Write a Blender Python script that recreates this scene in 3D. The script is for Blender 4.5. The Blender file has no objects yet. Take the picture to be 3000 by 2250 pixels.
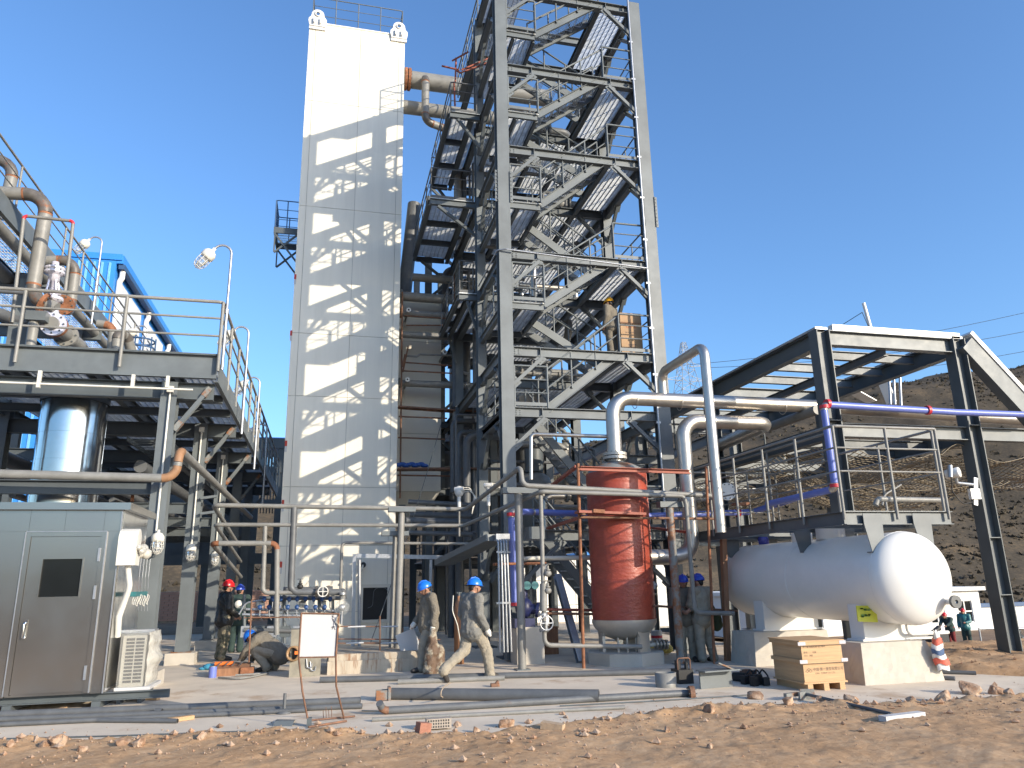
import bpy, bmesh, math, random
from mathutils import Vector, Matrix, Quaternion
from mathutils import noise as mnoise
random.seed(7)
V = Vector
SC = bpy.context.scene
COL = SC.collection
PI = math.pi
# ---------------------------------------------------------------- camera, sky, sun, exposure
CAMLOC = V((0, 0, 1.7))
CR = V((0.9708952, -0.23861054, -0.02067641))
CU = V((-0.04208251, -0.25494243, 0.96604007))
CW = V((0.23577864, 0.93705356, 0.25756371))
FPX = 2171.0
cam_d = bpy.data.cameras.new('camera')
cam_d.sensor_width = 36.0
cam_d.lens = FPX / 3000 * 36
cam_d.clip_start = 0.1
cam_d.clip_end = 3000
cam = bpy.data.objects.new('camera', cam_d)
COL.objects.link(cam)
M = Matrix.Identity(4)
for i in range(3):
    M[i][0] = CR[i]; M[i][1] = CU[i]; M[i][2] = -CW[i]; M[i][3] = CAMLOC[i]
cam.matrix_world = M
SC.camera = cam
SUN = V((0.80, -1.0, 0.40)).normalized()
world = bpy.data.worlds.new('World')
SC.world = world
world.use_nodes = True
wn = world.node_tree
bg = wn.nodes['Background']
sky = wn.nodes.new('ShaderNodeTexSky')
sky.sky_type = 'NISHITA'
sky.sun_disc = False
sky.sun_elevation = math.asin(SUN.z)
sky.sun_rotation = math.atan2(SUN.x, SUN.y)
sky.altitude = 300
sky.air_density = 1.15
sky.dust_density = 2.0
sky.ozone_density = 6.0
wn.links.new(sky.outputs[0], bg.inputs[0])
bg.inputs[1].default_value = 0.15
sun_d = bpy.data.lights.new('sun', 'SUN')
sun_d.energy = 3.0
sun_d.angle = math.radians(0.53)
sun_d.color = (1.0, 0.88, 0.70)
sun = bpy.data.objects.new('sun', sun_d)
sun.rotation_euler = (-SUN).to_track_quat('-Z', 'Y').to_euler()
sun.location = (20, -20, 30)
COL.objects.link(sun)
SC.view_settings.view_transform = 'Standard'
SC.view_settings.look = 'None'
SC.view_settings.exposure = 1.02
SC.view_settings.gamma = 1
SC.view_settings.use_curve_mapping = False
SC.render.resolution_x, SC.render.resolution_y = 1024, 768

# ---------------------------------------------------------------- helpers
def at(u, v, **k):
    """A point of the place: the sight line through photo pixel (u, v) met with the plane x=, y= or z= it lies on."""
    d = CR * (u - 1500) - CU * (v - 1125) + CW * FPX
    a, val = list(k.items())[0]
    i = 'xyz'.index(a)
    return CAMLOC + d * ((val - CAMLOC[i]) / d[i])

def frame(d, up=None):
    d = d.normalized()
    up = up or V((0, 0, 1))
    if abs(d.dot(up)) > 0.98:
        up = V((0, 1, 0)) if abs(d.y) < 0.9 else V((1, 0, 0))
    s = d.cross(up).normalized()
    return d, s, s.cross(d).normalized()

class MB:
    def __init__(self):
        self.v = []; self.f = []; self.s = []
    def add(self, vs, fs, smooth=False):
        o = len(self.v)
        self.v += [V(p) for p in vs]
        self.f += [tuple(i + o for i in f) for f in fs]
        self.s += [smooth] * len(fs)
        return self
    def box(self, c, s, rot=None):
        c = V(c); hx, hy, hz = s[0] / 2, s[1] / 2, s[2] / 2
        vs = [V((x, y, z)) for x in (-hx, hx) for y in (-hy, hy) for z in (-hz, hz)]
        if rot is not None: vs = [rot @ p for p in vs]
        return self.add([p + c for p in vs], [(0, 1, 3, 2), (4, 6, 7, 5), (0, 4, 5, 1), (2, 3, 7, 6), (0, 2, 6, 4), (1, 5, 7, 3)])
    def bb(self, lo, hi):
        lo, hi = V(lo), V(hi)
        return self.box((lo + hi) / 2, hi - lo)
    def ext(self, prof, a, b, up=None, smooth=False):
        """extrude a closed 2-D outline (side, up) from a to b"""
        a, b = V(a), V(b)
        d, s, u = frame(b - a, up)
        n = len(prof)
        vs = [a + s * p[0] + u * p[1] for p in prof] + [b + s * p[0] + u * p[1] for p in prof]
        fs = [(i, (i + 1) % n, n + (i + 1) % n, n + i) for i in range(n)]
        self.add(vs, fs, smooth)
        self.add(vs[:n], [tuple(reversed(range(n)))]); self.add(vs[n:], [tuple(range(n))])
        return self
    def bar(self, a, b, w, h, up=None):
        return self.ext([(-w / 2, -h / 2), (w / 2, -h / 2), (w / 2, h / 2), (-w / 2, h / 2)], a, b, up)
    def ibeam(self, a, b, w, h, t=0.02, up=None):
        W, H = w / 2, h / 2
        return self.ext([(-W, -H), (W, -H), (W, -H + t), (t / 2, -H + t), (t / 2, H - t), (W, H - t), (W, H), (-W, H), (-W, H - t), (-t / 2, H - t), (-t / 2, -H + t), (-W, -H + t)], a, b, up)
    def channel(self, a, b, w, h, t=0.012, up=None):
        W, H = w / 2, h / 2
        return self.ext([(-W, -H), (W, -H), (W, -H + t), (-W + t, -H + t), (-W + t, H - t), (W, H - t), (W, H), (-W, H)], a, b, up)
    def angle(self, a, b, w, t=0.012, up=None):
        return self.ext([(-w / 2, -w / 2), (w / 2, -w / 2), (w / 2, -w / 2 + t), (-w / 2 + t, -w / 2 + t), (-w / 2 + t, w / 2), (-w / 2, w / 2)], a, b, up)
    def tube(self, path, r, n=10, cap=True, rr=None):
        path = [V(p) for p in path]
        m = len(path); rings = []
        d0 = (path[1] - path[0]).normalized()
        _, s, u = frame(d0)
        prev = d0
        for i, p in enumerate(path):
            if i == 0: t = d0
            elif i == m - 1: t = (path[i] - path[i - 1]).normalized()
            else: t = ((path[i] - path[i - 1]).normalized() + (path[i + 1] - path[i]).normalized()).normalized()
            q = prev.rotation_difference(t); s = q @ s; u = q @ u; prev = t
            R = rr[i] if rr else r
            k = 1.0
            rings.append([p + (s * math.cos(2 * PI * j / n) + u * math.sin(2 * PI * j / n)) * R * k for j in range(n)])
        vs = [p for ring in rings for p in ring]
        fs = [(i * n + j, i * n + (j + 1) % n, (i + 1) * n + (j + 1) % n, (i + 1) * n + j) for i in range(m - 1) for j in range(n)]
        self.add(vs, fs, True)
        if cap:
            self.add(rings[0], [tuple(reversed(range(n)))]); self.add(rings[-1], [tuple(range(n))])
        return self
    def cyl(self, a, b, r, n=12, cap=True, r2=None):
        return self.tube([a, b], r, n, cap, [r, r if r2 is None else r2])
    def lathe(self, prof, o=(0, 0, 0), n=24, ax=(0, 0, 1), smooth=True):
        """prof: (radius, height) pairs along the axis"""
        o = V(o); d, s, u = frame(V(ax))
        vs = []; fs = []
        for r, h in prof:
            vs += [o + d * h + (s * math.cos(2 * PI * j / n) + u * math.sin(2 * PI * j / n)) * r for j in range(n)]
        for i in range(len(prof) - 1):
            for j in range(n):
                fs.append((i * n + j, i * n + (j + 1) % n, (i + 1) * n + (j + 1) % n, (i + 1) * n + j))
        return self.add(vs, fs, smooth)
    def sphere(self, c, r, n=10, m=7, sc=(1, 1, 1), rot=None):
        c = V(c); vs = []; fs = []
        for i in range(m + 1):
            t = PI * i / m
            for j in range(n):
                p = V((r * math.sin(t) * math.cos(2 * PI * j / n) * sc[0], r * math.sin(t) * math.sin(2 * PI * j / n) * sc[1], r * math.cos(t) * sc[2]))
                if rot is not None: p = rot @ p
                vs.append(c + p)
        for i in range(m):
            for j in range(n):
                fs.append((i * n + j, (i + 1) * n + j, (i + 1) * n + (j + 1) % n, i * n + (j + 1) % n))
        return self.add(vs, fs, True)
    def capsule(self, a, b, ra, rb, n=10):
        a, b = V(a), V(b)
        d = (b - a)
        L = d.length
        if L < 1e-6: return self.sphere(a, ra, n)
        d /= L
        path = []; rr = []
        for k in range(4):
            t = PI / 2 * k / 3.5
            path.append(a - d * ra * math.cos(t)); rr.append(max(ra * math.sin(t), ra * 0.05))
        path.append(a); rr.append(ra); path.append(b); rr.append(rb)
        for k in range(3, -1, -1):
            t = PI / 2 * k / 3.5
            path.append(b + d * rb * math.cos(t)); rr.append(max(rb * math.sin(t), rb * 0.05))
        return self.tube(path, ra, n, True, rr)
    def build(self, name, mat, parent=None, label=None, cat=None, group=None, kind=None, org=None):
        me = bpy.data.meshes.new(name)
        if parent is not None and org is None: org = ORG.get(parent.name, V((0, 0, 0)))
        off = org if org is not None else V((0, 0, 0))
        me.from_pydata([tuple(p - off) for p in self.v], [], self.f)
        me.polygons.foreach_set('use_smooth', self.s)
        me.materials.append(mat)
        me.update()
        o = bpy.data.objects.new(name, me)
        COL.objects.link(o)
        if parent is not None:
            o.parent = parent
            ORG[o.name] = off
        else:
            o.location = off
            ORG[o.name] = off
        return tag(o, label, cat, group, kind)
ORG = {}
def tag(o, label=None, cat=None, group=None, kind=None):
    if label: o['label'] = label
    if cat: o['category'] = cat
    if group: o['group'] = group
    if kind: o['kind'] = kind
    return o
def thing(name, label, cat, loc=(0, 0, 0), group=None, rz=0.0):
    o = bpy.data.objects.new(name, None)
    o.empty_display_size = 0.2
    COL.objects.link(o)
    o.location = loc; o.rotation_euler = (0, 0, rz)
    ORG[o.name] = V(loc)
    return tag(o, label, cat, group)
def local(o):
    """children of o are given in o's own coordinates"""
    ORG[o.name] = V((0, 0, 0)); return o
KIDS = None
def copy_tree(o, parent=None):
    c = o.copy(); COL.objects.link(c)
    if parent is not None: c.parent = parent
    for ch in [x for x in o.children]: copy_tree(ch, c)
    return c
def fillet(pts, R, seg=6):
    """round the corners of a polyline; returns path and index ranges of the bends"""
    pts = [V(p) for p in pts]
    out = [pts[0]]; bends = []
    for i in range(1, len(pts) - 1):
        a, b, c = pts[i - 1], pts[i], pts[i + 1]
        d1, d2 = (a - b), (c - b)
        l1, l2 = d1.length, d2.length
        d1 /= l1; d2 /= l2
        ang = d1.angle(d2)
        if ang > PI - 0.03: out.append(b); continue
        t = min(R / math.tan(ang / 2), l1 * 0.48, l2 * 0.48)
        r = t * math.tan(ang / 2)
        cen = b + (d1 + d2).normalized() * (r / math.sin(ang / 2))
        p0, p1 = b + d1 * t, b + d2 * t
        s = len(out)
        v0, v1 = p0 - cen, p1 - cen
        for k in range(seg + 1):
            q = v0.rotation_difference(v1)
            q2 = Quaternion().slerp(q, k / seg)
            out.append(cen + q2 @ v0)
        bends.append((s, len(out) - 1))
    out.append(pts[-1])
    return out, bends

# ---------------------------------------------------------------- materials
def mat(name, col, rough=0.55, metal=0.0, var=0.12, scale=2.5, bump=0.0, bscale=30.0, rust=0.0, rustcol=(0.20, 0.075, 0.03), stain=0.0, spec=0.5, bdist=0.05, stretch=(1, 1, 1), col2=None, c2amt=0.0, c2scale=1.5):
    m = bpy.data.materials.new(name); m.use_nodes = True
    nt = m.node_tree; N = nt.nodes; L = nt.links
    b = N['Principled BSDF']
    tc = N.new('ShaderNodeTexCoord'); mp = N.new('ShaderNodeMapping')
    L.new(tc.outputs['Object'], mp.inputs[0]); mp.inputs['Scale'].default_value = stretch
    def noise(sc, det=6.0, ro=0.6):
        n = N.new('ShaderNodeTexNoise'); n.inputs['Scale'].default_value = sc; n.inputs['Detail'].default_value = det; n.inputs['Roughness'].default_value = ro
        L.new(mp.outputs[0], n.inputs['Vector']); return n
    def ramp(src, a, c):
        r = N.new('ShaderNodeMapRange'); r.inputs['From Min'].default_value = a; r.inputs['From Max'].default_value = c
        L.new(src, r.inputs['Value']); return r.outputs[0]
    def mix(f, a, c, mode='MIX'):
        x = N.new('ShaderNodeMix'); x.data_type = 'RGBA'; x.blend_type = mode
        if isinstance(f, float): x.inputs[0].default_value = f
        else: L.new(f, x.inputs[0])
        for i, q in ((6, a), (7, c)):
            if isinstance(q, tuple): x.inputs[i].default_value = (*q, 1)
            else: L.new(q, x.inputs[i])
        return x.outputs[2]
    n1 = noise(scale)
    lo = tuple(max(0, c * (1 - var)) for c in col); hi = tuple(min(1, c * (1 + var)) for c in col)
    c = mix(ramp(n1.outputs[0], 0.3, 0.7), lo, hi)
    if col2:
        n4 = noise(c2scale, 8.0, 0.7)
        c = mix(ramp(n4.outputs[0], 0.62 - c2amt * 0.3, 0.72 - c2amt * 0.3), c, col2)
    if rust > 0:
        n2 = noise(3.1, 9.0, 0.72)
        t = 0.78 - rust * 0.42
        c = mix(ramp(n2.outputs[0], t, t + 0.1), c, rustcol)
    if stain > 0:
        n3 = noise(0.9, 7.0, 0.65)
        f = N.new('ShaderNodeMath'); f.operation = 'MULTIPLY'; f.inputs[1].default_value = stain
        L.new(ramp(n3.outputs[0], 0.45, 0.75), f.inputs[0])
        c = mix(f.outputs[0], c, tuple(x * 0.45 for x in col))
    L.new(c, b.inputs['Base Color'])
    b.inputs['Metallic'].default_value = metal
    nr = noise(scale * 3)
    rr = N.new('ShaderNodeMapRange'); rr.inputs['To Min'].default_value = max(0.02, rough - 0.1); rr.inputs['To Max'].default_value = min(1, rough + 0.1)
    L.new(nr.outputs[0], rr.inputs['Value']); L.new(rr.outputs[0], b.inputs['Roughness'])
    b.inputs['Specular IOR Level'].default_value = spec
    if bump > 0:
        nb = noise(bscale, 6.0, 0.6)
        bp = N.new('ShaderNodeBump'); bp.inputs['Strength'].default_value = bump; bp.inputs['Distance'].default_value = bdist
        L.new(nb.outputs[0], bp.inputs['Height']); L.new(bp.outputs[0], b.inputs['Normal'])
    return m
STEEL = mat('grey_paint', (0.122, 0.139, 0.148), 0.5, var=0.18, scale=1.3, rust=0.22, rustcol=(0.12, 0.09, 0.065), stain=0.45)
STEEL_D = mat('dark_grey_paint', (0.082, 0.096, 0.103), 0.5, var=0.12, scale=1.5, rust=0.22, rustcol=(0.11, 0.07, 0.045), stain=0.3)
STEEL_RUSTY = mat('grey_paint_rusting', (0.19, 0.195, 0.185), 0.55, rust=0.75, rustcol=(0.22, 0.09, 0.035))
GALV = mat('galvanised', (0.38, 0.395, 0.42), 0.42, metal=0.7, var=0.12, scale=9)
GRATE = mat('galvanised_grating', (0.56, 0.58, 0.59), 0.45, metal=0.2, var=0.2, scale=5)
WHITE = mat('cream_white_paint', (0.74, 0.70, 0.60), 0.5, var=0.03, scale=0.8, stain=0.13, stretch=(4, 4, 0.22))
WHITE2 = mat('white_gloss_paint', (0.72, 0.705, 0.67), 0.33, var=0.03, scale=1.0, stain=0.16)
CREAM = mat('beige_panel', (0.60, 0.56, 0.48), 0.5, var=0.04, scale=0.8, stain=0.12)
SEAM = mat('seam_sealant', (0.36, 0.345, 0.31), 0.6)
PIPE = mat('pipe_grey', (0.21, 0.205, 0.19), 0.5, var=0.16, scale=4, rust=0.25, rustcol=(0.16, 0.10, 0.06), stain=0.3)
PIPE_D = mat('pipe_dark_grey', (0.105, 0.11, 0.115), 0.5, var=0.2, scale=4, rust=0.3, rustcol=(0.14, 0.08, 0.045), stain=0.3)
ELBOW = mat('elbow_oxidised', (0.13, 0.115, 0.10), 0.42, metal=0.2, var=0.3, scale=5, rust=0.45)
TANR = mat('tan_rust', (0.27, 0.145, 0.075), 0.6, var=0.25, scale=4, rust=0.4)
RUSTY = mat('rust_orange', (0.235, 0.095, 0.045), 0.75, var=0.4, scale=7, bump=0.2)
RUST_D = mat('rust_scaffold', (0.17, 0.085, 0.05), 0.7, var=0.4, scale=6, rust=0.5, rustcol=(0.30, 0.12, 0.045), bump=0.15)
PRIMER = mat('red_oxide_primer', (0.28, 0.075, 0.045), 0.6, var=0.2, scale=4)
STAINLESS = mat('stainless_pipe', (0.50, 0.465, 0.42), 0.38, metal=0.9, var=0.10, scale=5, stain=0.15)
MIRROR = mat('polished_stainless', (0.62, 0.63, 0.64), 0.15, metal=1.0, var=0.05, scale=2, bump=0.02, bscale=3)
BRUSHED = mat('brushed_stainless', (0.37, 0.355, 0.335), 0.2, metal=0.92, var=0.03, scale=0.5)
REDWRAP = mat('red_painted_wrap', (0.31, 0.052, 0.027), 0.42, var=0.2, scale=3, bump=0.3, bscale=9, spec=0.6, stain=0.2, stretch=(1, 1, 2.2))
HEAD = mat('bare_stainless_head', (0.50, 0.46, 0.40), 0.45, metal=0.5, var=0.12)
BLUEP = mat('blue_violet_pipe', (0.13, 0.17, 0.47), 0.38, var=0.06)
REDP = mat('red_coupling', (0.50, 0.03, 0.045), 0.45)
WHITEV = mat('white_lilac_valve_paint', (0.68, 0.66, 0.74), 0.3, metal=0.3)
CONC = mat('concrete', (0.47, 0.43, 0.37), 0.85, var=0.12, scale=2, bump=0.2, bscale=40, stain=0.25, bdist=0.01)
PADM = mat('pad_concrete', (0.64, 0.54, 0.42), 0.9, var=0.10, scale=1.1, bump=0.12, bscale=60, stain=0.22, bdist=0.006, col2=(0.46, 0.33, 0.22), c2amt=0.25, c2scale=0.7)
PLASTER = mat('white_plaster', (0.74, 0.73, 0.70), 0.8, var=0.05)
BLUEMETAL = mat('blue_sheet_metal', (0.035, 0.22, 0.62), 0.35, var=0.05, scale=0.3, stain=0.1)
BLUEDARK = mat('blue_gutter', (0.03, 0.08, 0.18), 0.5)
BLACK = mat('black_rubber', (0.015, 0.015, 0.016), 0.6)
DARKGLASS = mat('dark_window_glass', (0.010, 0.012, 0.013), 0.12, spec=0.3)
DARKIN = mat('dark_interior', (0.02, 0.02, 0.02), 0.8)
WOOD = mat('crate_plywood', (0.46, 0.29, 0.15), 0.7, var=0.16, scale=3, stretch=(0.6, 0.6, 9), bump=0.1)
BLUERIB_GLINT = mat('blue_rib_glint', (0.16, 0.40, 0.78), 0.2, spec=0.9)  # ribs paler than the sheet: sun glints put into the colour
PYLON = mat('pylon_grey', (0.30, 0.32, 0.34), 0.6)
WOOD_D = mat('timber_brown', (0.28, 0.14, 0.075), 0.75, var=0.25, scale=4, stretch=(5, 5, 0.7))
BLUEGREY = mat('crate_edge_strip', (0.42, 0.42, 0.46), 0.5)
BRICK = mat('red_brick', (0.33, 0.15, 0.10), 0.9, var=0.25, scale=6, bump=0.3)
BLOCK = mat('grey_block', (0.34, 0.29, 0.24), 0.9, var=0.15, scale=8, bump=0.3)
ROCK = mat('reddish_rock', (0.34, 0.20, 0.12), 0.95, var=0.5, scale=5, bump=0.6, bscale=14, col2=(0.42, 0.30, 0.21), c2amt=0.6, c2scale=3)
KHAKI = mat('khaki_work_cloth', (0.16, 0.14, 0.11), 0.9, var=0.09, scale=6, bump=0.2, bscale=25)
KHAKI2 = mat('grey_work_cloth', (0.165, 0.16, 0.145), 0.9, var=0.09, scale=6, bump=0.2, bscale=25)
KHAKI3 = mat('sandy_work_cloth', (0.28, 0.245, 0.19), 0.9, var=0.09, scale=6, bump=0.2, bscale=25)
BLACKC = mat('black_jacket_cloth', (0.016, 0.017, 0.018), 0.45, var=0.2, scale=5, bump=0.2)
CAMO = mat('camouflage_cloth', (0.10, 0.105, 0.07), 0.9, var=0.1, scale=9, col2=(0.26, 0.22, 0.15), c2amt=0.6, c2scale=9)
GREENC = mat('dark_green_cloth', (0.03, 0.055, 0.05), 0.9)
REDC = mat('dark_red_cloth', (0.16, 0.02, 0.02), 0.9)
OLIVE = mat('olive_bag', (0.055, 0.07, 0.03), 0.85, var=0.25)
SKIN = mat('skin', (0.36, 0.19, 0.125), 0.55, var=0.08, scale=8)
HAIR = mat('black_hair', (0.012, 0.010, 0.009), 0.6)
BOOT = mat('dark_boot', (0.035, 0.03, 0.027), 0.6)
HBLUE = mat('helmet_blue', (0.012, 0.15, 0.62), 0.3, var=0.03)
HBLUE2 = mat('helmet_dark_blue', (0.02, 0.06, 0.42), 0.3, var=0.03)
HRED = mat('helmet_red', (0.52, 0.012, 0.016), 0.3, var=0.03)
HYEL = mat('helmet_yellow', (0.75, 0.36, 0.01), 0.3, var=0.03)
CARD = mat('cardboard', (0.40, 0.26, 0.15), 0.85, var=0.08)
PAPER = mat('whiteboard_face', (0.48, 0.48, 0.485), 0.45, var=0.02)
INK = mat('ink', (0.04, 0.045, 0.08), 0.7)
REDINK = mat('red_ink', (0.45, 0.05, 0.03), 0.7)
GREENINK = mat('green_ink', (0.16, 0.30, 0.08), 0.7)
YELLOW = mat('yellow_plate', (0.62, 0.60, 0.05), 0.5)
ORANGE = mat('orange_paint', (0.75, 0.16, 0.02), 0.5)
BAGW = mat('woven_sack', (0.33, 0.29, 0.22), 0.7, var=0.25, scale=10, bump=0.5, bscale=12, col2=(0.13, 0.08, 0.05), c2amt=0.7, c2scale=6)
STRIPE_B = mat('stripe_blue', (0.06, 0.11, 0.22), 0.6, bump=0.4, bscale=9)
STRIPE_R = mat('stripe_red', (0.55, 0.10, 0.06), 0.6, bump=0.4, bscale=9)
STRIPE_W = mat('stripe_white', (0.62, 0.60, 0.58), 0.5, bump=0.4, bscale=9)
TEAL = mat('teal_actuator', (0.03, 0.14, 0.15), 0.4)
NAVY = mat('navy_pump_paint', (0.015, 0.02, 0.075), 0.4)
VALVEBLUE = mat('valve_blue', (0.025, 0.07, 0.20), 0.4)
ROPE = mat('rope', (0.36, 0.28, 0.20), 0.9)
NETM = mat('safety_net_cord', (0.30, 0.25, 0.18), 0.9, var=0.3, scale=3)
TARP = mat('blue_tarp', (0.02, 0.08, 0.30), 0.5, bump=0.4)
LAMPW = mat('lamp_housing_white', (0.62, 0.60, 0.54), 0.4)
WRAP = mat('plastic_film', (0.46, 0.44, 0.39), 0.18, var=0.12, scale=4, bump=0.9, bscale=7, spec=0.7)
ACGREY = mat('air_conditioner_casing', (0.30, 0.285, 0.24), 0.4)
def glass_mat():
    m = bpy.data.materials.new('lamp_glass'); m.use_nodes = True
    b = m.node_tree.nodes['Principled BSDF']
    b.inputs['Base Color'].default_value = (0.9, 0.92, 0.93, 1); b.inputs['Roughness'].default_value = 0.12
    b.inputs['Transmission Weight'].default_value = 0.8
    return m
GLASS = glass_mat()
def film_mat():
    m = bpy.data.materials.new('clear_film'); m.use_nodes = True
    nt = m.node_tree; b = nt.nodes['Principled BSDF']
    b.inputs['Base Color'].default_value = (0.75, 0.74, 0.70, 1); b.inputs['Roughness'].default_value = 0.15
    b.inputs['Alpha'].default_value = 0.16
    n = nt.nodes.new('ShaderNodeTexNoise'); n.inputs['Scale'].default_value = 9
    bp = nt.nodes.new('ShaderNodeBump'); bp.inputs['Strength'].default_value = 0.9
    nt.links.new(n.outputs[0], bp.inputs['Height']); nt.links.new(bp.outputs[0], b.inputs['Normal'])
    return m
FILM = film_mat()
def dirt_mat(name, a, b_, c_, s=1.0):
    m = bpy.data.materials.new(name); m.use_nodes = True
    nt = m.node_tree; N = nt.nodes; L = nt.links; b = N['Principled BSDF']
    tc = N.new('ShaderNodeTexCoord')
    def noise(sc, det=9, ro=0.65):
        n = N.new('ShaderNodeTexNoise'); n.inputs['Scale'].default_value = sc * s; n.inputs['Detail'].default_value = det; n.inputs['Roughness'].default_value = ro
        L.new(tc.outputs['Object'], n.inputs['Vector']); return n
    r = N.new('ShaderNodeValToRGB'); r.color_ramp.elements[0].color = (*a, 1); r.color_ramp.elements[1].color = (*c_, 1)
    r.color_ramp.elements[0].position = 0.33; r.color_ramp.elements[1].position = 0.68
    e = r.color_ramp.elements.new(0.5); e.color = (*b_, 1)
    n1 = noise(0.9); n2 = noise(14)
    ad = N.new('ShaderNodeMix'); ad.data_type = 'FLOAT'; ad.inputs[0].default_value = 0.5
    L.new(n1.outputs[0], ad.inputs[2]); L.new(n2.outputs[0], ad.inputs[3]); L.new(ad.outputs[0], r.inputs[0])
    L.new(r.outputs[0], b.inputs['Base Color']); b.inputs['Roughness'].default_value = 0.95; b.inputs['Specular IOR Level'].default_value = 0.15
    n3 = noise(22, 10, 0.75)
    bp = N.new('ShaderNodeBump'); bp.inputs['Strength'].default_value = 0.5; bp.inputs['Distance'].default_value = 0.03
    L.new(n3.outputs[0], bp.inputs['Height']); L.new(bp.outputs[0], b.inputs['Normal'])
    return m
DIRT = dirt_mat('reddish_dirt', (0.35, 0.205, 0.105), (0.47, 0.295, 0.165), (0.55, 0.385, 0.24))
YARD = dirt_mat('yard_soil', (0.16, 0.10, 0.06), (0.24, 0.16, 0.10), (0.32, 0.24, 0.17))
HILLM = dirt_mat('winter_hillside', (0.038, 0.032, 0.024), (0.070, 0.058, 0.043), (0.16, 0.115, 0.07), 0.25)
SCRUB = mat('dry_scrub', (0.075, 0.062, 0.043), 0.95, var=0.5, scale=0.4)

# ---------------------------------------------------------------- ground, pad, dirt, hill
def sstep(t):
    t = min(1, max(0, t)); return t * t * (3 - 2 * t)
def lerp_tab(tab, x):
    if x <= tab[0][0]: return tab[0][1]
    for (a, b), (c, d) in zip(tab, tab[1:]):
        if x <= c: return b + (d - b) * (x - a) / (c - a)
    return tab[-1][1]
def fbm(x, y, s, o=5, seed=0.0):
    return mnoise.fractal(V((x * s + seed, y * s - seed, seed * 0.7)), 1.0, 2.0, o)
def gz(x, y):
    rear = 7.5 * sstep((-28 - y) / 45) * sstep((45 - x) / 60) if y < -28 else 0.0
    return -0.07 - 1.75 * sstep((x - 11) / 8) * sstep((y - 15.5) / 14) + rear * (0.85 + 0.3 * fbm(x, y, 0.05, 3, 4.0))
def grid(xs, ys, fz):
    mb = MB(); nx, ny = len(xs), len(ys)
    vs = [(x, y, fz(x, y)) for y in ys for x in xs]
    fs = [(j * nx + i, j * nx + i + 1, (j + 1) * nx + i + 1, (j + 1) * nx + i) for j in range(ny - 1) for i in range(nx - 1)]
    return mb.add(vs, fs, True)
def rng(a, b, s):
    n = max(1, int(round((b - a) / s))); return [a + (b - a) * i / n for i in range(n + 1)]
def spaced():
    xs = [-900, -500, -250, -120, -70] + rng(-45, 60, 2.5) + [80, 120, 200, 400, 900]
    ys = [-900, -400, -150, -60, -30] + rng(-15, 60, 2.5) + [80, 120, 200, 400, 900]
    return xs, ys
XS, YS = spaced()
grid(XS, YS, lambda x, y: gz(x, y) - 0.03).build('ground', YARD, kind='structure')
pad = [(-25, 8.9), (9, 8.9), (12.6, 9.7), (11.3, 10.8), (10.6, 11.8), (10.4, 32), (-25, 32)]
mb = MB(); n = len(pad)
mb.add([(x, y, -0.15) for x, y in pad] + [(x, y, 0) for x, y in pad], [tuple(range(n, 2 * n))] + [(i, (i + 1) % n, n + (i + 1) % n, n + i) for i in range(n)])
mb.build('concrete_pad', PADM, kind='structure')
EDGE = [(-12, 11.3), (-3.7, 10.95), (-2.0, 10.72), (-0.5, 10.5), (0.7, 9.95), (1.9, 9.5), (3.2, 9.85), (4.4, 10.22), (5.6, 10.15), (6.6, 9.98), (7.5, 9.6), (8.4, 9.42), (9.3, 9.5), (10.1, 9.62), (11.4, 9.9), (14, 10.2)]
def dirt_h(x, y):
    e = lerp_tab(EDGE, x) - 0.36 + 0.13 * fbm(x, y, 2.2, 3, 3.1)
    rise = sstep((e - y) / 0.55 + 0.35)
    h = -0.10 + 0.145 * rise
    h += rise * (0.03 * fbm(x, y, 0.9, 3, 1.0) + 0.012 * fbm(x, y, 4.0, 4, 5.0) + 0.016 * max(0, fbm(x, y, 11, 3, 9.0)) + 0.012 * max(0, fbm(x, y, 21, 2, 19.0)))
    ridge = math.exp(-((e - y - 0.35) / 0.3) ** 2)
    h += ridge * (0.02 + 0.075 * max(0, fbm(x, y, 3.1, 3, 2.0)))
    return h
grid(rng(-7, 15, 0.045), rng(5.5, 11.7, 0.045), dirt_h).build('dirt', DIRT, kind='structure')
def bank_h(x, y):
    m = sstep((x - 10.7 - max(0, 11.6 - y) * 0.9) / 0.5)
    far = sstep((18.5 - y) / 3) * sstep((x - 10.2) / 0.6)
    return -0.12 + m * far * (0.17 + 0.07 * fbm(x, y, 1.1, 3, 4.0) + 0.06 * max(0, fbm(x, y, 4.2, 4, 7.0))) + gz(x, y) * (1 - far) * 1.0
grid(rng(10.2, 30, 0.09), rng(9.9, 19.5, 0.09), bank_h).build('dirt_bank', DIRT, kind='structure')
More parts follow.
